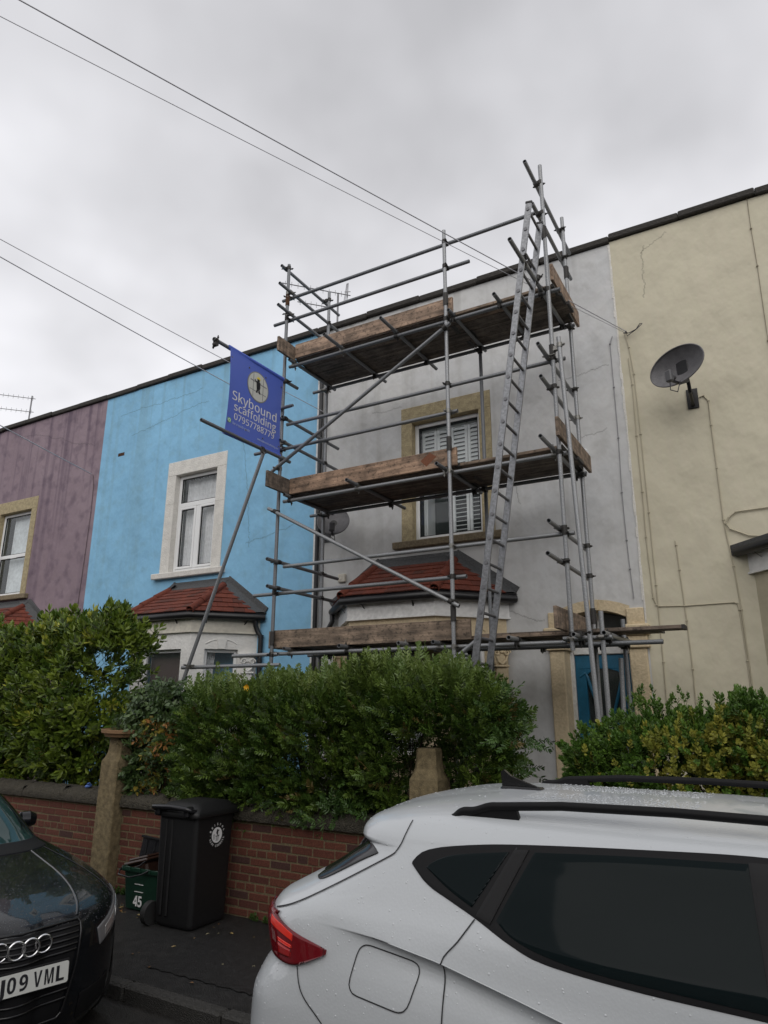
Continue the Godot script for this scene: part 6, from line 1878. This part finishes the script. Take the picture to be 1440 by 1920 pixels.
func white_car() -> void:
	var o := thing("parked_car", "white hatchback with roof rails parked in front at the right", "car", Vector3(0, -0.1, -3.32), "cars parked along the kerb")
	var c := Car.new()
	c.bow_r = 0.05; c.bow_f = 0.1
	# y, half width, rear, front, rear corner, front corner
	c.lv = [[0.18, 0.80, -1.98, 2.28, 0.42, 0.5], [0.25, 0.855, -2.07, 2.35, 0.44, 0.55], [0.42, 0.885, -2.15, 2.42, 0.45, 0.6], [0.62, 0.898, -2.19, 2.42, 0.45, 0.6], [0.82, 0.903, -2.21, 2.36, 0.45, 0.6], [0.95, 0.902, -2.20, 2.2, 0.44, 0.55], [1.05, 0.893, -2.15, 1.6, 0.42, 0.5], [1.12, 0.882, -2.10, 1.5, 0.40, 0.45], [1.17, 0.872, -2.12, 1.35, 0.40, 0.45],
		[1.24, 0.858, -2.14, 1.2, 0.40, 0.4], [1.30, 0.838, -2.11, 1.08, 0.40, 0.4], [1.36, 0.806, -2.0, 0.96, 0.40, 0.38], [1.42, 0.775, -1.88, 0.85, 0.38, 0.38], [1.48, 0.742, -1.78, 0.74, 0.34, 0.36], [1.53, 0.714, -1.71, 0.64, 0.32, 0.35], [1.552, 0.70, -1.755, 0.6, 0.32, 0.35], [1.575, 0.688, -1.755, 0.55, 0.32, 0.34], [1.61, 0.655, -1.735, 0.44, 0.32, 0.32], [1.64, 0.615, -1.67, 0.34, 0.32, 0.3], [1.665, 0.555, -1.57, 0.22, 0.32, 0.28], [1.685, 0.455, -1.44, 0.06, 0.3, 0.26], [1.70, 0.30, -1.26, -0.14, 0.25, 0.22]]
	c.crease = [[-1.92, 1.27], [-1.71, 1.27], [-1.43, 1.254], [-1.18, 1.222], [-0.9, 1.165], [-0.55, 1.09], [0.0, 1.0], [0.6, 0.95], [2.4, 0.93]]
	part("body", c.body(0.018), M.white_paint, o)
	var win_top := smooth_line([[-1.352, 1.497], [-1.33, 1.527], [-1.259, 1.553], [-1.104, 1.576], [-0.909, 1.592], [-0.535, 1.610], [-0.125, 1.622], [0.15, 1.60], [0.55, 1.43], [0.85, 1.22]])
	var win_low := smooth_line([[-1.352, 1.495], [-1.274, 1.438], [-1.174, 1.400], [-1.064, 1.360], [-0.93, 1.306], [-0.804, 1.271], [-0.518, 1.247], [-0.169, 1.236], [0.3, 1.22], [0.85, 1.19]])
	for s in [1.0, -1.0]:
		part("window_trim", c.skin(win_low, win_top, 0.004, s, 0, 90, 10), M.trim, o)
		part("quarter_window", c.skin(smooth_line([[-1.285, 1.487], [-1.18, 1.430], [-1.08, 1.388]]), smooth_line([[-1.28, 1.492], [-1.245, 1.515], [-1.169, 1.538], [-0.965, 1.565]]), 0.0065, s), M.car_glass, o)
		part("rear_door_window", c.skin(smooth_line([[-0.985, 1.363], [-0.928, 1.325], [-0.80, 1.29], [-0.60, 1.268], [-0.145, 1.25]]), smooth_line([[-0.872, 1.572], [-0.531, 1.59], [-0.172, 1.602]]), 0.0065, s), M.car_glass, o)
		part("front_door_window", c.skin(smooth_line([[-0.09, 1.255], [0.3, 1.24], [0.78, 1.21]]), smooth_line([[-0.1, 1.6], [0.13, 1.58], [0.5, 1.43], [0.75, 1.25]]), 0.0065, s), M.car_glass, o)
		part("pillar_trim", c.skin([[-1.062, 1.366], [-1.005, 1.348]], [[-0.947, 1.573], [-0.892, 1.577]], 0.008, s, 0, 4, 12), M.dark, o)
		part("pillar_trim", c.skin([[-0.155, 1.248], [-0.10, 1.248]], [[-0.18, 1.605], [-0.11, 1.605]], 0.008, s, 0, 4, 12), M.dark, o)
		for l in [[[-1.064, 1.358], [-1.115, 1.29], [-1.168, 1.228], [-1.165, 1.15], [-1.162, 1.048], [-1.16, 0.85], [-1.08, 0.62], [-0.94, 0.45], [-0.88, 0.3]], [[-1.966, 1.272], [-1.80, 1.33], [-1.479, 1.494], [-1.43, 1.53], [-1.409, 1.573], [-1.40, 1.63]], [[-1.781, 1.116], [-1.758, 1.061], [-1.727, 1.023], [-1.639, 0.958], [-1.5, 0.84]], [[-0.13, 1.24], [-0.12, 0.9], [-0.12, 0.3]], [[-1.06, 1.362], [-0.94, 1.58]]]:
			part("panel_gap", c.line(smooth_line(l), 0.0048, 0.0035, s), M.gap, o)
		var r := 0.045
		var loop := []
		var cn := [[-1.545, 1.075], [-1.30, 1.045], [-1.255, 1.195], [-1.51, 1.232]]
		for i in 5:
			var p := Vector2(cn[i % 4][0], cn[i % 4][1]); var pr := Vector2(cn[(i + 3) % 4][0], cn[(i + 3) % 4][1]); var nx := Vector2(cn[(i + 1) % 4][0], cn[(i + 1) % 4][1])
			var a := p + (pr - p).normalized() * r; var b := p + (nx - p).normalized() * r
			for k in 5:
				var t := k / 4.0
				var q := a.lerp(p, t).lerp(p.lerp(b, t), t)
				loop.append([q.x, q.y])
		if s > 0: part("fuel_flap", c.line(loop, 0.0042, 0.0028, s), M.gap, o)
		# tail lamp: dark red lens wrapping the corner with brighter bars inside
		var lamp := Node3D.new(); lamp.name = "tail_lamp"; o.add_child(lamp, true)
		part("lens", c.skin(smooth_line([[-2.06, 1.145], [-2.0, 1.128], [-1.89, 1.112], [-1.79, 1.116], [-1.68, 1.158], [-1.652, 1.172]]), smooth_line([[-2.06, 1.272], [-1.99, 1.270], [-1.84, 1.228], [-1.70, 1.200], [-1.650, 1.188]]), 0.014, s), M.lamp_red, lamp)
		part("lens_wrap", c.skin([[s * 0.58, 1.15], [s * 0.74, 1.135], [s * 0.80, 1.13]], [[s * 0.58, 1.235], [s * 0.74, 1.265], [s * 0.80, 1.268]], 0.014, s, 1), M.lamp_red, lamp)
		part("light_bar", c.skin([[-1.965, 1.222], [-1.88, 1.207], [-1.81, 1.192]], [[-1.965, 1.248], [-1.88, 1.235], [-1.81, 1.215]], 0.0155, s), M.lamp_bright, lamp)
		part("light_bar", c.skin([[-1.90, 1.178], [-1.81, 1.168]], [[-1.90, 1.19], [-1.81, 1.178]], 0.0155, s, 0, 10, 4), M.lamp_bright, lamp)
		part("light_block", c.skin([[-1.89, 1.132], [-1.812, 1.136]], [[-1.90, 1.172], [-1.81, 1.162]], 0.0152, s, 0, 10, 4), M.lamp_mid, lamp)
		part("rear_glass_corner", c.skin(smooth_line([[-1.83, 1.385], [-1.766, 1.392], [-1.6, 1.472], [-1.525, 1.506]]), smooth_line([[-1.72, 1.535], [-1.66, 1.545], [-1.60, 1.538], [-1.522, 1.51]]), 0.005, s), M.trim_gloss, o)
		# roof rail on its feet
		var pts := []
		for q in [[-1.27, 1.640, 0.0], [-1.18, 1.675, 0.0], [-1.06, 1.70, 0.0], [-0.8, 1.719, 0.0], [-0.4, 1.726, 0.0], [-0.05, 1.722, 0], [0.22, 1.70, 0], [0.34, 1.65, 0]]: pts.append(Vector3(q[0], q[1], s * 0.57))
		var mb := Mb.new()
		var cv := Curve3D.new()
		for p in pts: cv.add_point(p, Vector3(-0.05, 0, 0), Vector3(0.05, 0, 0))
		mb.path(Array(cv.tessellate(3, 2)), 0.0165, 10)
		part("roof_rail", mb, M.trim, o)
		mb = Mb.new()
		mb.prism(PackedVector2Array([Vector2(-1.28, 1.632), Vector2(-1.18, 1.675), Vector2(-1.06, 1.702), Vector2(-0.98, 1.708), Vector2(-0.96, 1.64)]), Transform3D(Basis.IDENTITY, Vector3(0, 0, s * 0.565 - 0.012)), 0.024)
		mb.prism(PackedVector2Array([Vector2(0.35, 1.63), Vector2(0.3, 1.67), Vector2(0.22, 1.70), Vector2(0.15, 1.64)]), Transform3D(Basis.IDENTITY, Vector3(0, 0, s * 0.565 - 0.012)), 0.024)
		part("rail_foot", mb, M.trim, o)
		mb = Mb.new()
		var hb := []
		for q in [[-0.98, 1.055], [-0.95, 1.068], [-0.85, 1.07], [-0.78, 1.062], [-0.75, 1.045]]: hb.append(c.on(Vector2(q[0], q[1]), 0.028 if absf(q[0] + 0.865) < 0.1 else 0.004, s, 0))
		mb.path(hb, 0.013, 8)
		part("door_handle", mb, M.white_paint, o)
		mb = Mb.new()
		mb.lathe([Vector2(0.0, -0.09), Vector2(0.06, -0.07), Vector2(0.085, -0.01), Vector2(0.07, 0.05), Vector2(0.0, 0.07)], Transform3D(Basis(Vector3.RIGHT, PI / 2 * 0.9) * Basis.from_scale(Vector3(0.8, 1.2, 1.0)), Vector3(0.72, 1.22, s * 0.98)), 20)
		part("wing_mirror", mb, M.white_paint, o)
	part("rear_window", c.skin([[-0.62, 1.40], [0.62, 1.40]], [[-0.55, 1.53], [0.55, 1.53]], 0.004, 1.0, 1), M.car_glass, o)
	part("windscreen", c.skin([[-0.6, 1.16], [0.6, 1.16]], [[-0.5, 1.57], [0.5, 1.57]], 0.004, 1.0, 2), M.car_glass, o)
	var mb := Mb.new()
	var fin := PackedVector2Array([Vector2(-0.085, 0), Vector2(-0.09, 0.075), Vector2(-0.075, 0.082), Vector2(-0.04, 0.055), Vector2(0.03, 0.03), Vector2(0.11, 0.005), Vector2(0.11, 0)])
	mb.prism(fin, Transform3D(Basis.IDENTITY, Vector3(-1.155, 1.703, -0.012)), 0.024)
	mb.box(Vector3(-1.145, 1.705, 0), Vector3(0.2, 0.02, 0.07), Basis.IDENTITY, 0.009)
	part("roof_aerial_fin", mb, M.trim_gloss, o)
	mb = Mb.new()
	mb.bar(c.on(Vector2(0.0, 1.41), 0.03, 1, 1), c.on(Vector2(0.45, 1.49), 0.02, 1, 1), 0.02, 0.02)
	part("rear_wiper", mb, M.trim, o)
	rain(o, c, 1.50, 1.70, -1.8, 0.2, 3200, M.drop_white, 31, 1.7045)
	rain(o, c, 0.85, 1.50, -2.2, 0.1, 2600, M.drop_white, 32)
	wheels(o, c, [-1.25, 1.45], 0.34, 0.80)

func black_car() -> void:
	var o := thing("parked_car", "black car with four ring badge facing right at the left edge", "car", Vector3(-3.995, -0.1, -2.835), "cars parked along the kerb")
	o.rotation_degrees.y = -14.0
	var c := Car.new()
	c.bow_f = 0.05; c.bow_r = 0.06; c.nn = 2.15
	c.lv = [[0.15, 0.78, -4.1, -0.10, 0.45, 0.80], [0.24, 0.84, -4.18, -0.03, 0.5, 0.85], [0.40, 0.865, -4.2, 0.0, 0.5, 0.88], [0.58, 0.87, -4.2, 0.0, 0.5, 0.88], [0.70, 0.87, -4.2, -0.02, 0.5, 0.86], [0.78, 0.862, -4.18, -0.06, 0.45, 0.84], [0.83, 0.85, -4.17, -0.15, 0.45, 0.82], [0.88, 0.83, -4.15, -0.36, 0.45, 0.78], [0.92, 0.81, -4.14, -0.70, 0.42, 0.68], [0.955, 0.79, -4.13, -1.25, 0.40, 0.52], [0.98, 0.77, -4.12, -1.62, 0.40, 0.42], [1.01, 0.75, -4.1, -1.74, 0.4, 0.36],
		[1.08, 0.725, -4.06, -1.88, 0.4, 0.34], [1.18, 0.675, -3.98, -2.06, 0.38, 0.32], [1.28, 0.615, -3.86, -2.24, 0.36, 0.3], [1.35, 0.56, -3.72, -2.38, 0.34, 0.28], [1.39, 0.49, -3.6, -2.48, 0.32, 0.26], [1.415, 0.36, -3.4, -2.6, 0.28, 0.22]]
	part("body", c.body(0.02), M.black_paint, o)
	# bonnet shut lines and a raised rib each side
	for s in [1.0, -1.0]:
		var l := []
		for y in [0.80, 0.83, 0.88, 0.92, 0.955, 0.975]: l.append([s * c.par(y)[0] * 0.86, y])
		part("panel_gap", c.line(l, 0.007, 0.002, 1.0, 2), M.gap, o)
		var rib := Mb.new()
		var rp := []
		for i in 13:
			var y := lerpf(0.80, 0.975, i / 12.0)
			rp.append(c.on(Vector2(s * lerpf(0.36, 0.56, i / 12.0), y), 0.0, 1.0, 2) - Vector3(0.004, 0.008, 0))
		rib.path(rp, 0.014, 8)
		part("bonnet_rib", rib, M.black_paint, o)
		var lamp := Node3D.new(); lamp.name = "headlamp"; o.add_child(lamp, true)
		part("lens", c.skin([[s * 0.53, 0.60], [s * 0.64, 0.64], [s * 0.745, 0.695], [s * 0.79, 0.72]], [[s * 0.50, 0.70], [s * 0.62, 0.745], [s * 0.735, 0.80], [s * 0.80, 0.825]], 0.008, 1.0, 2), M.lamp_clear, lamp)
		part("reflector", c.skin([[s * 0.57, 0.635], [s * 0.68, 0.68]], [[s * 0.57, 0.69], [s * 0.68, 0.745]], 0.0095, 1.0, 2), M.lamp_silver, lamp)
		part("indicator", c.skin([[s * 0.70, 0.695], [s * 0.76, 0.725]], [[s * 0.70, 0.75], [s * 0.76, 0.79]], 0.0095, 1.0, 2), M.lamp_silver, lamp)
		part("side_window", c.skin(smooth_line([[-3.7, 1.02], [-2.6, 1.0], [-1.8, 1.0]]), smooth_line([[-3.5, 1.25], [-2.9, 1.33], [-2.5, 1.3], [-1.95, 1.06]]), 0.004, s), M.car_glass, o)
		var mb := Mb.new()
		mb.lathe([Vector2(0.0, -0.09), Vector2(0.05, -0.075), Vector2(0.074, -0.02), Vector2(0.066, 0.04), Vector2(0.0, 0.07)], Transform3D(Basis(Vector3.RIGHT, PI / 2 * 0.95) * Basis.from_scale(Vector3(0.85, 1.15, 1.0)), Vector3(-2.5, 1.05, s * 0.84)), 22)
		mb.bar(Vector3(-2.49, 0.99, s * 0.70), Vector3(-2.49, 1.02, s * 0.81), 0.05, 0.035)
		part("wing_mirror", mb, M.black_paint, o)
		part("side_intake", c.skin([[s * 0.40, 0.24], [s * 0.66, 0.27]], [[s * 0.40, 0.38], [s * 0.66, 0.40]], 0.004, 1.0, 2), M.trim, o)
		part("pillar_trim", c.skin([[s * 0.70, 1.0], [s * 0.735, 1.0]], [[s * 0.52, 1.35], [s * 0.55, 1.35]], 0.006, 1.0, 2, 4, 14), M.trim_gloss, o)
	part("windscreen", c.skin([[-0.70, 0.995], [0.70, 0.995]], [[-0.52, 1.35], [0.52, 1.35]], 0.004, 1.0, 2), M.windscreen, o)
	part("scuttle", c.skin([[-0.72, 0.965], [0.72, 0.965]], [[-0.72, 0.995], [0.72, 0.995]], 0.006, 1.0, 2), M.trim, o)
	# tall grille with frame, slats, rings and plate
	var grille := Node3D.new(); grille.name = "grille"; o.add_child(grille, true)
	part("grille_back", c.skin([[-0.26, 0.30], [0.26, 0.30]], [[-0.37, 0.775], [0.37, 0.775]], 0.003, 1.0, 2), M.trim, grille)
	var fr := [[-0.37, 0.765], [-0.355, 0.785], [0.355, 0.785], [0.375, 0.765], [0.345, 0.55], [0.285, 0.32], [0.255, 0.295], [-0.255, 0.295], [-0.285, 0.32], [-0.345, 0.55], [-0.375, 0.765]]
	var mb := Mb.new()
	var fp := []
	for i in fr.size() - 1:
		for k in 6: fp.append(c.on(Vector2(lerpf(fr[i][0], fr[i + 1][0], k / 6.0), lerpf(fr[i][1], fr[i + 1][1], k / 6.0)), 0.004, 1.0, 2))
	fp.append(fp[0]); mb.path(fp, 0.009, 8); part("grille_frame", mb, M.trim_gloss, grille)
	for k in 7:
		var y := 0.755 - k * 0.029
		if k >= 5: y = 0.44 - (k - 5) * 0.045
		var w := lerpf(0.275, 0.36, (y - 0.30) / 0.475)
		mb = Mb.new()
		var sp := []
		for i in 13: sp.append(c.on(Vector2(lerpf(-w, w, i / 12.0), y), 0.006, 1.0, 2))
		mb.path(sp, 0.008, 6)
		part("slat", mb, M.trim_gloss, grille)
	mb = Mb.new()
	for k in 4:
		var ring := []
		for i in 33: ring.append(c.on(Vector2(-(k - 1.5) * 0.073, 0.715), 0.022, 1.0, 2) + Vector3(0.004 * (k % 2), sin(TAU * i / 32) * 0.046, cos(TAU * i / 32) * 0.046))
		mb.path(ring, 0.0065, 8)
	part("ring_badge", mb, M.chrome, o)
	var pl := Node3D.new(); pl.name = "number_plate"; o.add_child(pl, true)
	var bs := Basis(Vector3(0, 0, -1), Vector3.UP, Vector3(1, 0, 0)) * Basis(Vector3.RIGHT, -0.06)
	var px := Transform3D(bs, Vector3(0.012, 0.56, 0))
	mb = Mb.new(); mb.box(px * Vector3(0, 0, 0.0), Vector3(0.54, 0.13, 0.02), bs, 0.006); part("plate_holder", mb, M.trim, pl)
	mb = Mb.new(); mb.prism(rounded(-0.26, -0.0555, 0.26, 0.0555, 0.012), px * Transform3D(Basis.IDENTITY, Vector3(0, 0, 0.0105)), 0.003); part("plate", mb, M.plate, pl)
	var xs := [-0.135, -0.077, -0.013, 0.063, 0.125, 0.190]
	var chars := "J09VML"
	for i in 6:
		text("plate_character", chars[i], o.global_transform * px * Transform3D(Basis.IDENTITY, Vector3(xs[i], -0.039, 0.0135)), 0.046 if i != 4 else 0.05, 0.078, M.print_black, pl, true, 0.0012)
	rain(o, c, 0.74, 0.985, -1.4, 0.1, 4200, M.drop_black, 33)
	wheels(o, c, [-0.85, -3.4], 0.315, 0.84)

func _ready() -> void:
	rng.seed = 20240
	# --- camera
	var cam := Camera3D.new()
	cam.name = "camera"
	cam.keep_aspect = Camera3D.KEEP_HEIGHT
	cam.fov = 73.75
	cam.near = 0.05; cam.far = 2000.0
	add_child(cam)
	cam.position = Vector3(0, 2.0, 0)
	cam.basis = Basis(Vector3.UP, deg_to_rad(29.798)) * Basis(Vector3.RIGHT, deg_to_rad(15.504)) * Basis(Vector3.BACK, deg_to_rad(0.144))
	cam.current = true
	# --- sky, haze of cloud, soft sun behind it
	var we := WorldEnvironment.new(); we.name = "world_environment"
	var env := Environment.new()
	env.background_mode = Environment.BG_SKY
	var sky := Sky.new(); var pm := PanoramaSkyMaterial.new()
	pm.panorama = cloud_sky(); sky.sky_material = pm; env.sky = sky
	env.tonemap_mode = Environment.TONE_MAPPER_LINEAR
	env.tonemap_exposure = 1.32
	env.sdfgi_enabled = true; env.ssao_enabled = true; env.ssil_enabled = true
	we.environment = env; add_child(we)
	var sun := DirectionalLight3D.new(); sun.name = "sun"
	sun.light_energy = 0.33; sun.light_angular_distance = 70.0; sun.light_color = Color(1.0, 0.98, 0.95); sun.shadow_enabled = true
	add_child(sun)
	sun.look_at_from_position(Vector3(4, 8, 9), Vector3.ZERO)
	# --- materials
	make_materials()
	M.cream_wall = tri_tex(mat(lin(0.53, 0.48, 0.35), 0.85), tone(131, 0.01, 0.05, 0.85, 1.0), 0.7)
	M.door_blue = tri_tex(mat(lin(0.015, 0.14, 0.25), 0.4), tone(133, 0.02, 0.1, 0.8, 1.0), 2.0)
	M.alu_dark = mat(lin(0.16, 0.16, 0.17), 0.5, 0.5)
	M.banner = mat(lin(0.06, 0.115, 0.52), 0.5); M.banner.backlight_enabled = true; M.banner.backlight = Color(0.3, 0.3, 0.3)
	M.print_white = mat(lin(0.7, 0.7, 0.7), 0.6); M.print_pale = mat(lin(0.42, 0.48, 0.66), 0.6); M.print_grey = mat(lin(0.16, 0.16, 0.17), 0.6); M.print_black = mat(lin(0.012, 0.012, 0.016), 0.5); M.print_yellow = mat(lin(0.75, 0.6, 0.06), 0.6); M.print_green = mat(lin(0.2, 0.45, 0.12), 0.6)
	M.roundel = mat(lin(0.55, 0.56, 0.52), 0.6); M.roundel_rim = mat(lin(0.22, 0.22, 0.2), 0.6)
	M.red_mark = tri_tex(mat(lin(0.32, 0.12, 0.06), 0.9), tone(135, 0.05, 0.3, 0.5, 1.0), 5.0)
	M.wire_sky = mat(lin(0.42, 0.42, 0.45), 0.5); M.wire = mat(lin(0.03, 0.03, 0.035), 0.6); M.wire_pale = mat(lin(0.22, 0.22, 0.24), 0.6)
	M.cable_cream = mat(lin(0.42, 0.38, 0.28), 0.6); M.cable_grey = mat(lin(0.25, 0.25, 0.26), 0.6); M.cable_dark = mat(lin(0.2, 0.17, 0.12), 0.6); M.cable_mauve = mat(lin(0.12, 0.085, 0.10), 0.6)
	M.dish_grey = tri_tex(mat(lin(0.24, 0.235, 0.245), 0.6), tone(137, 0.02, 0.15, 0.6, 1.0), 2.0); M.lnb = mat(lin(0.10, 0.10, 0.105), 0.5); M.aerial = mat(lin(0.2, 0.2, 0.21), 0.5, 0.6)
	M.bin = tri_tex(mat(lin(0.012, 0.012, 0.013), 0.5), tone(139, 0.03, 0.2, 0.6, 1.0), 3.0, bumps(140, 0.3, 2, 2.0), 0.3); M.bin_gloss = mat(lin(0.014, 0.014, 0.016), 0.22); M.rubber = mat(lin(0.015, 0.015, 0.015), 0.7)
	M.green_box = tri_tex(mat(lin(0.008, 0.05, 0.028), 0.45), tone(141, 0.03, 0.2, 0.6, 1.0), 3.0); M.brown_plastic = mat(lin(0.035, 0.018, 0.013), 0.3)
	M.terracotta = tri_tex(mat(lin(0.42, 0.25, 0.13), 0.85), tone(143, 0.04, 0.2, 0.6, 1.0), 4.0); M.blue_scrap = mat(lin(0.08, 0.16, 0.45), 0.6)
	M.leaf = mat(Color.WHITE, 0.42); M.leaf.vertex_color_use_as_albedo = true; M.leaf.backlight_enabled = true; M.leaf.backlight = Color(0.3, 0.3, 0.3); M.leaf.cull_mode = BaseMaterial3D.CULL_DISABLED
	M.petal = mat(lin(0.75, 0.42, 0.02), 0.6); M.bark = mat(lin(0.05, 0.036, 0.025), 0.9)
	var drops := bumps(151, 0.09, 1, 6.0, 512, true)
	M.white_paint = tri_tex(mat(lin(0.50, 0.525, 0.545), 0.3), null, 2.2, drops, 0.07); M.white_paint.clearcoat_enabled = true; M.white_paint.clearcoat = 0.6; M.white_paint.clearcoat_roughness = 0.08
	M.black_paint = tri_tex(mat(lin(0.006, 0.007, 0.009), 0.25), null, 2.6, drops, 0.3); M.black_paint.clearcoat_enabled = true; M.black_paint.metallic_specular = 0.3; M.black_paint.clearcoat = 0.7; M.black_paint.clearcoat_roughness = 0.05
	M.drop_white = mat(lin(0.55, 0.575, 0.6), 0.05); M.drop_white.clearcoat_enabled = true; M.drop_white.clearcoat = 1.0; M.drop_black = mat(lin(0.02, 0.022, 0.025), 0.05); M.drop_black.clearcoat_enabled = true; M.drop_black.clearcoat = 1.0
	M.trim = tri_tex(mat(lin(0.012, 0.012, 0.013), 0.5), null, 8.0, drops, 0.1); M.trim.metallic_specular = 0.25; M.trim_gloss = mat(lin(0.01, 0.01, 0.011), 0.15); M.gap = mat(lin(0.022, 0.022, 0.024), 0.8)
	M.car_glass = mat(lin(0.006, 0.010, 0.011), 0.04); M.car_glass.metallic_specular = 0.2; M.windscreen = mat(lin(0.02, 0.045, 0.045), 0.03)
	M.lamp_red = mat(lin(0.14, 0.006, 0.01), 0.06); M.lamp_bright = mat(lin(0.75, 0.035, 0.02), 0.1); M.lamp_mid = mat(lin(0.32, 0.012, 0.012), 0.1)
	M.lamp_clear = mat(lin(0.16, 0.16, 0.165), 0.05); M.lamp_silver = mat(lin(0.5, 0.5, 0.5), 0.15, 0.6); M.chrome = mat(lin(0.75, 0.75, 0.76), 0.08, 1.0); M.plate = mat(lin(0.62, 0.63, 0.6), 0.4)
	# --- the large structure
	ground()
	houses()
	opposite_houses()
	# --- walls and pillars
	brick_wall("garden_wall", "red brick wall with rough coping left of the leaning pillar", -10.6, -6.93)
	brick_wall("garden_wall", "red brick wall with rough coping behind the bins and white car", -6.62, -3.04)
	pillar("leaning stone pillar with a saucer on top, left of the wheelie bin", -6.775, -5.715, 0.0)
	pillar("mossy stone pillar standing in the long hedge above the white car roof", -2.85, -5.80, 0.0)
	# --- scaffold and what hangs on it
	scaffold()
	ladder()
	banner()
	overhead_wires()
	wall_cables()
	dish("large grey oval satellite dish on the cream wall", Vector3(-0.60, 5.84, -8.14), Vector3(-0.50, -0.05, 0.85), 0.365, 0.225, Vector3(-0.55, 5.64, FZ + 0.006), M.dish_grey)
	dish("dark satellite dish behind the scaffold on the grey wall's left edge", Vector3(-5.66, 4.62, -8.34), Vector3(0.45, 0.3, 0.85), 0.24, 0.24, Vector3(-6.02, 4.55, FZ), M.dish_grey)
	aerials()
	# --- plants
	hedges()
	# --- street
	white_car()
	black_car()
	bins()
	small_things()

func cloud_sky() -> ImageTexture:
	var w := 768; var h := 384
	var f := FastNoiseLite.new(); f.seed = 4; f.frequency = 0.9; f.fractal_octaves = 5; f.fractal_gain = 0.52
	var img := Image.create(w, h, false, Image.FORMAT_RGBF)
	for j in h:
		var th := PI * (j + 0.5) / h
		var y := cos(th); var s := sin(th)
		var el := rad_to_deg(PI / 2 - th)
		# brighter towards the horizon, as the broken cloud thins there
		var base := lerpf(0.74, 0.455, smoothstep(14.0, 58.0, el))
		for i in w:
			var ph := (float(i) + 0.5) / w * TAU - PI
			var d := Vector3(sin(ph) * s, y, -cos(ph) * s)
			# layers of cloud stretch towards the horizon
			var q := Vector3(d.x, 0, d.z) / maxf(d.y + 0.25, 0.12)
			var n := f.get_noise_3d(q.x * 1.5, q.z * 1.5, 0.3) + 0.5 * f.get_noise_3d(q.x * 4.0 + 9.0, q.z * 4.0, 2.0)
			var v := base * (1.0 + 0.30 * n)
			if el < 0.0: v = 0.16
			img.set_pixel(i, j, Color(v * 0.985, v * 0.985, v * 1.03))
	return ImageTexture.create_from_image(img)

# the terrace across the street, behind the photographer: it shades the street and shows in glass and paint
func opposite_houses() -> void:
	var wall_m := tri_tex(mat(lin(0.58, 0.54, 0.48), 0.9), tone(171, 0.02, 0.1, 0.6, 1.0), 0.4)
	var roof_m := tri_tex(mat(lin(0.07, 0.06, 0.058), 0.8), tone(172, 0.02, 0.2, 0.6, 1.0), 0.8)
	for i in 5:
		var x0 := -24.0 + 9.0 * i
		var o := thing("opposite_house", "plain two storey house across the street, %s along that row" % ["first", "second", "third", "fourth", "fifth"][i], "house", Vector3(x0 + 4.5, 0, 8.6), "houses across the street")
		var mb := Mb.new(); mb.bb(Vector3(x0, -0.1, 8.6), Vector3(x0 + 8.98, 6.0, 16.0)); put("wall", mb, wall_m, o)
		mb = Mb.new(); mb.prism(PackedVector2Array([Vector2(8.3, 5.95), Vector2(16.3, 5.95), Vector2(12.3, 8.6)]), Transform3D(Basis(Vector3(0, 0, 1), Vector3.UP, Vector3(-1, 0, 0)), Vector3(x0 + 8.98, 0, 0)), 8.98); put("roof", mb, roof_m, o)
		for q in [[1.2, 1.0, 2.6, 2.6], [5.6, 1.0, 7.0, 2.6], [1.2, 3.8, 2.6, 5.4], [5.6, 3.8, 7.0, 5.4], [3.6, 0.1, 4.6, 2.4]]:
			mb = Mb.new(); mb.bb(Vector3(x0 + q[0], q[1], 8.5), Vector3(x0 + q[2], q[3], 8.62), 0.01); put("window", mb, M.upvc, o)
			mb = Mb.new(); mb.bb(Vector3(x0 + q[0] + 0.08, q[1] + 0.08, 8.49), Vector3(x0 + q[2] - 0.08, q[3] - 0.08, 8.505)); put("pane", mb, M.trim_gloss, o)
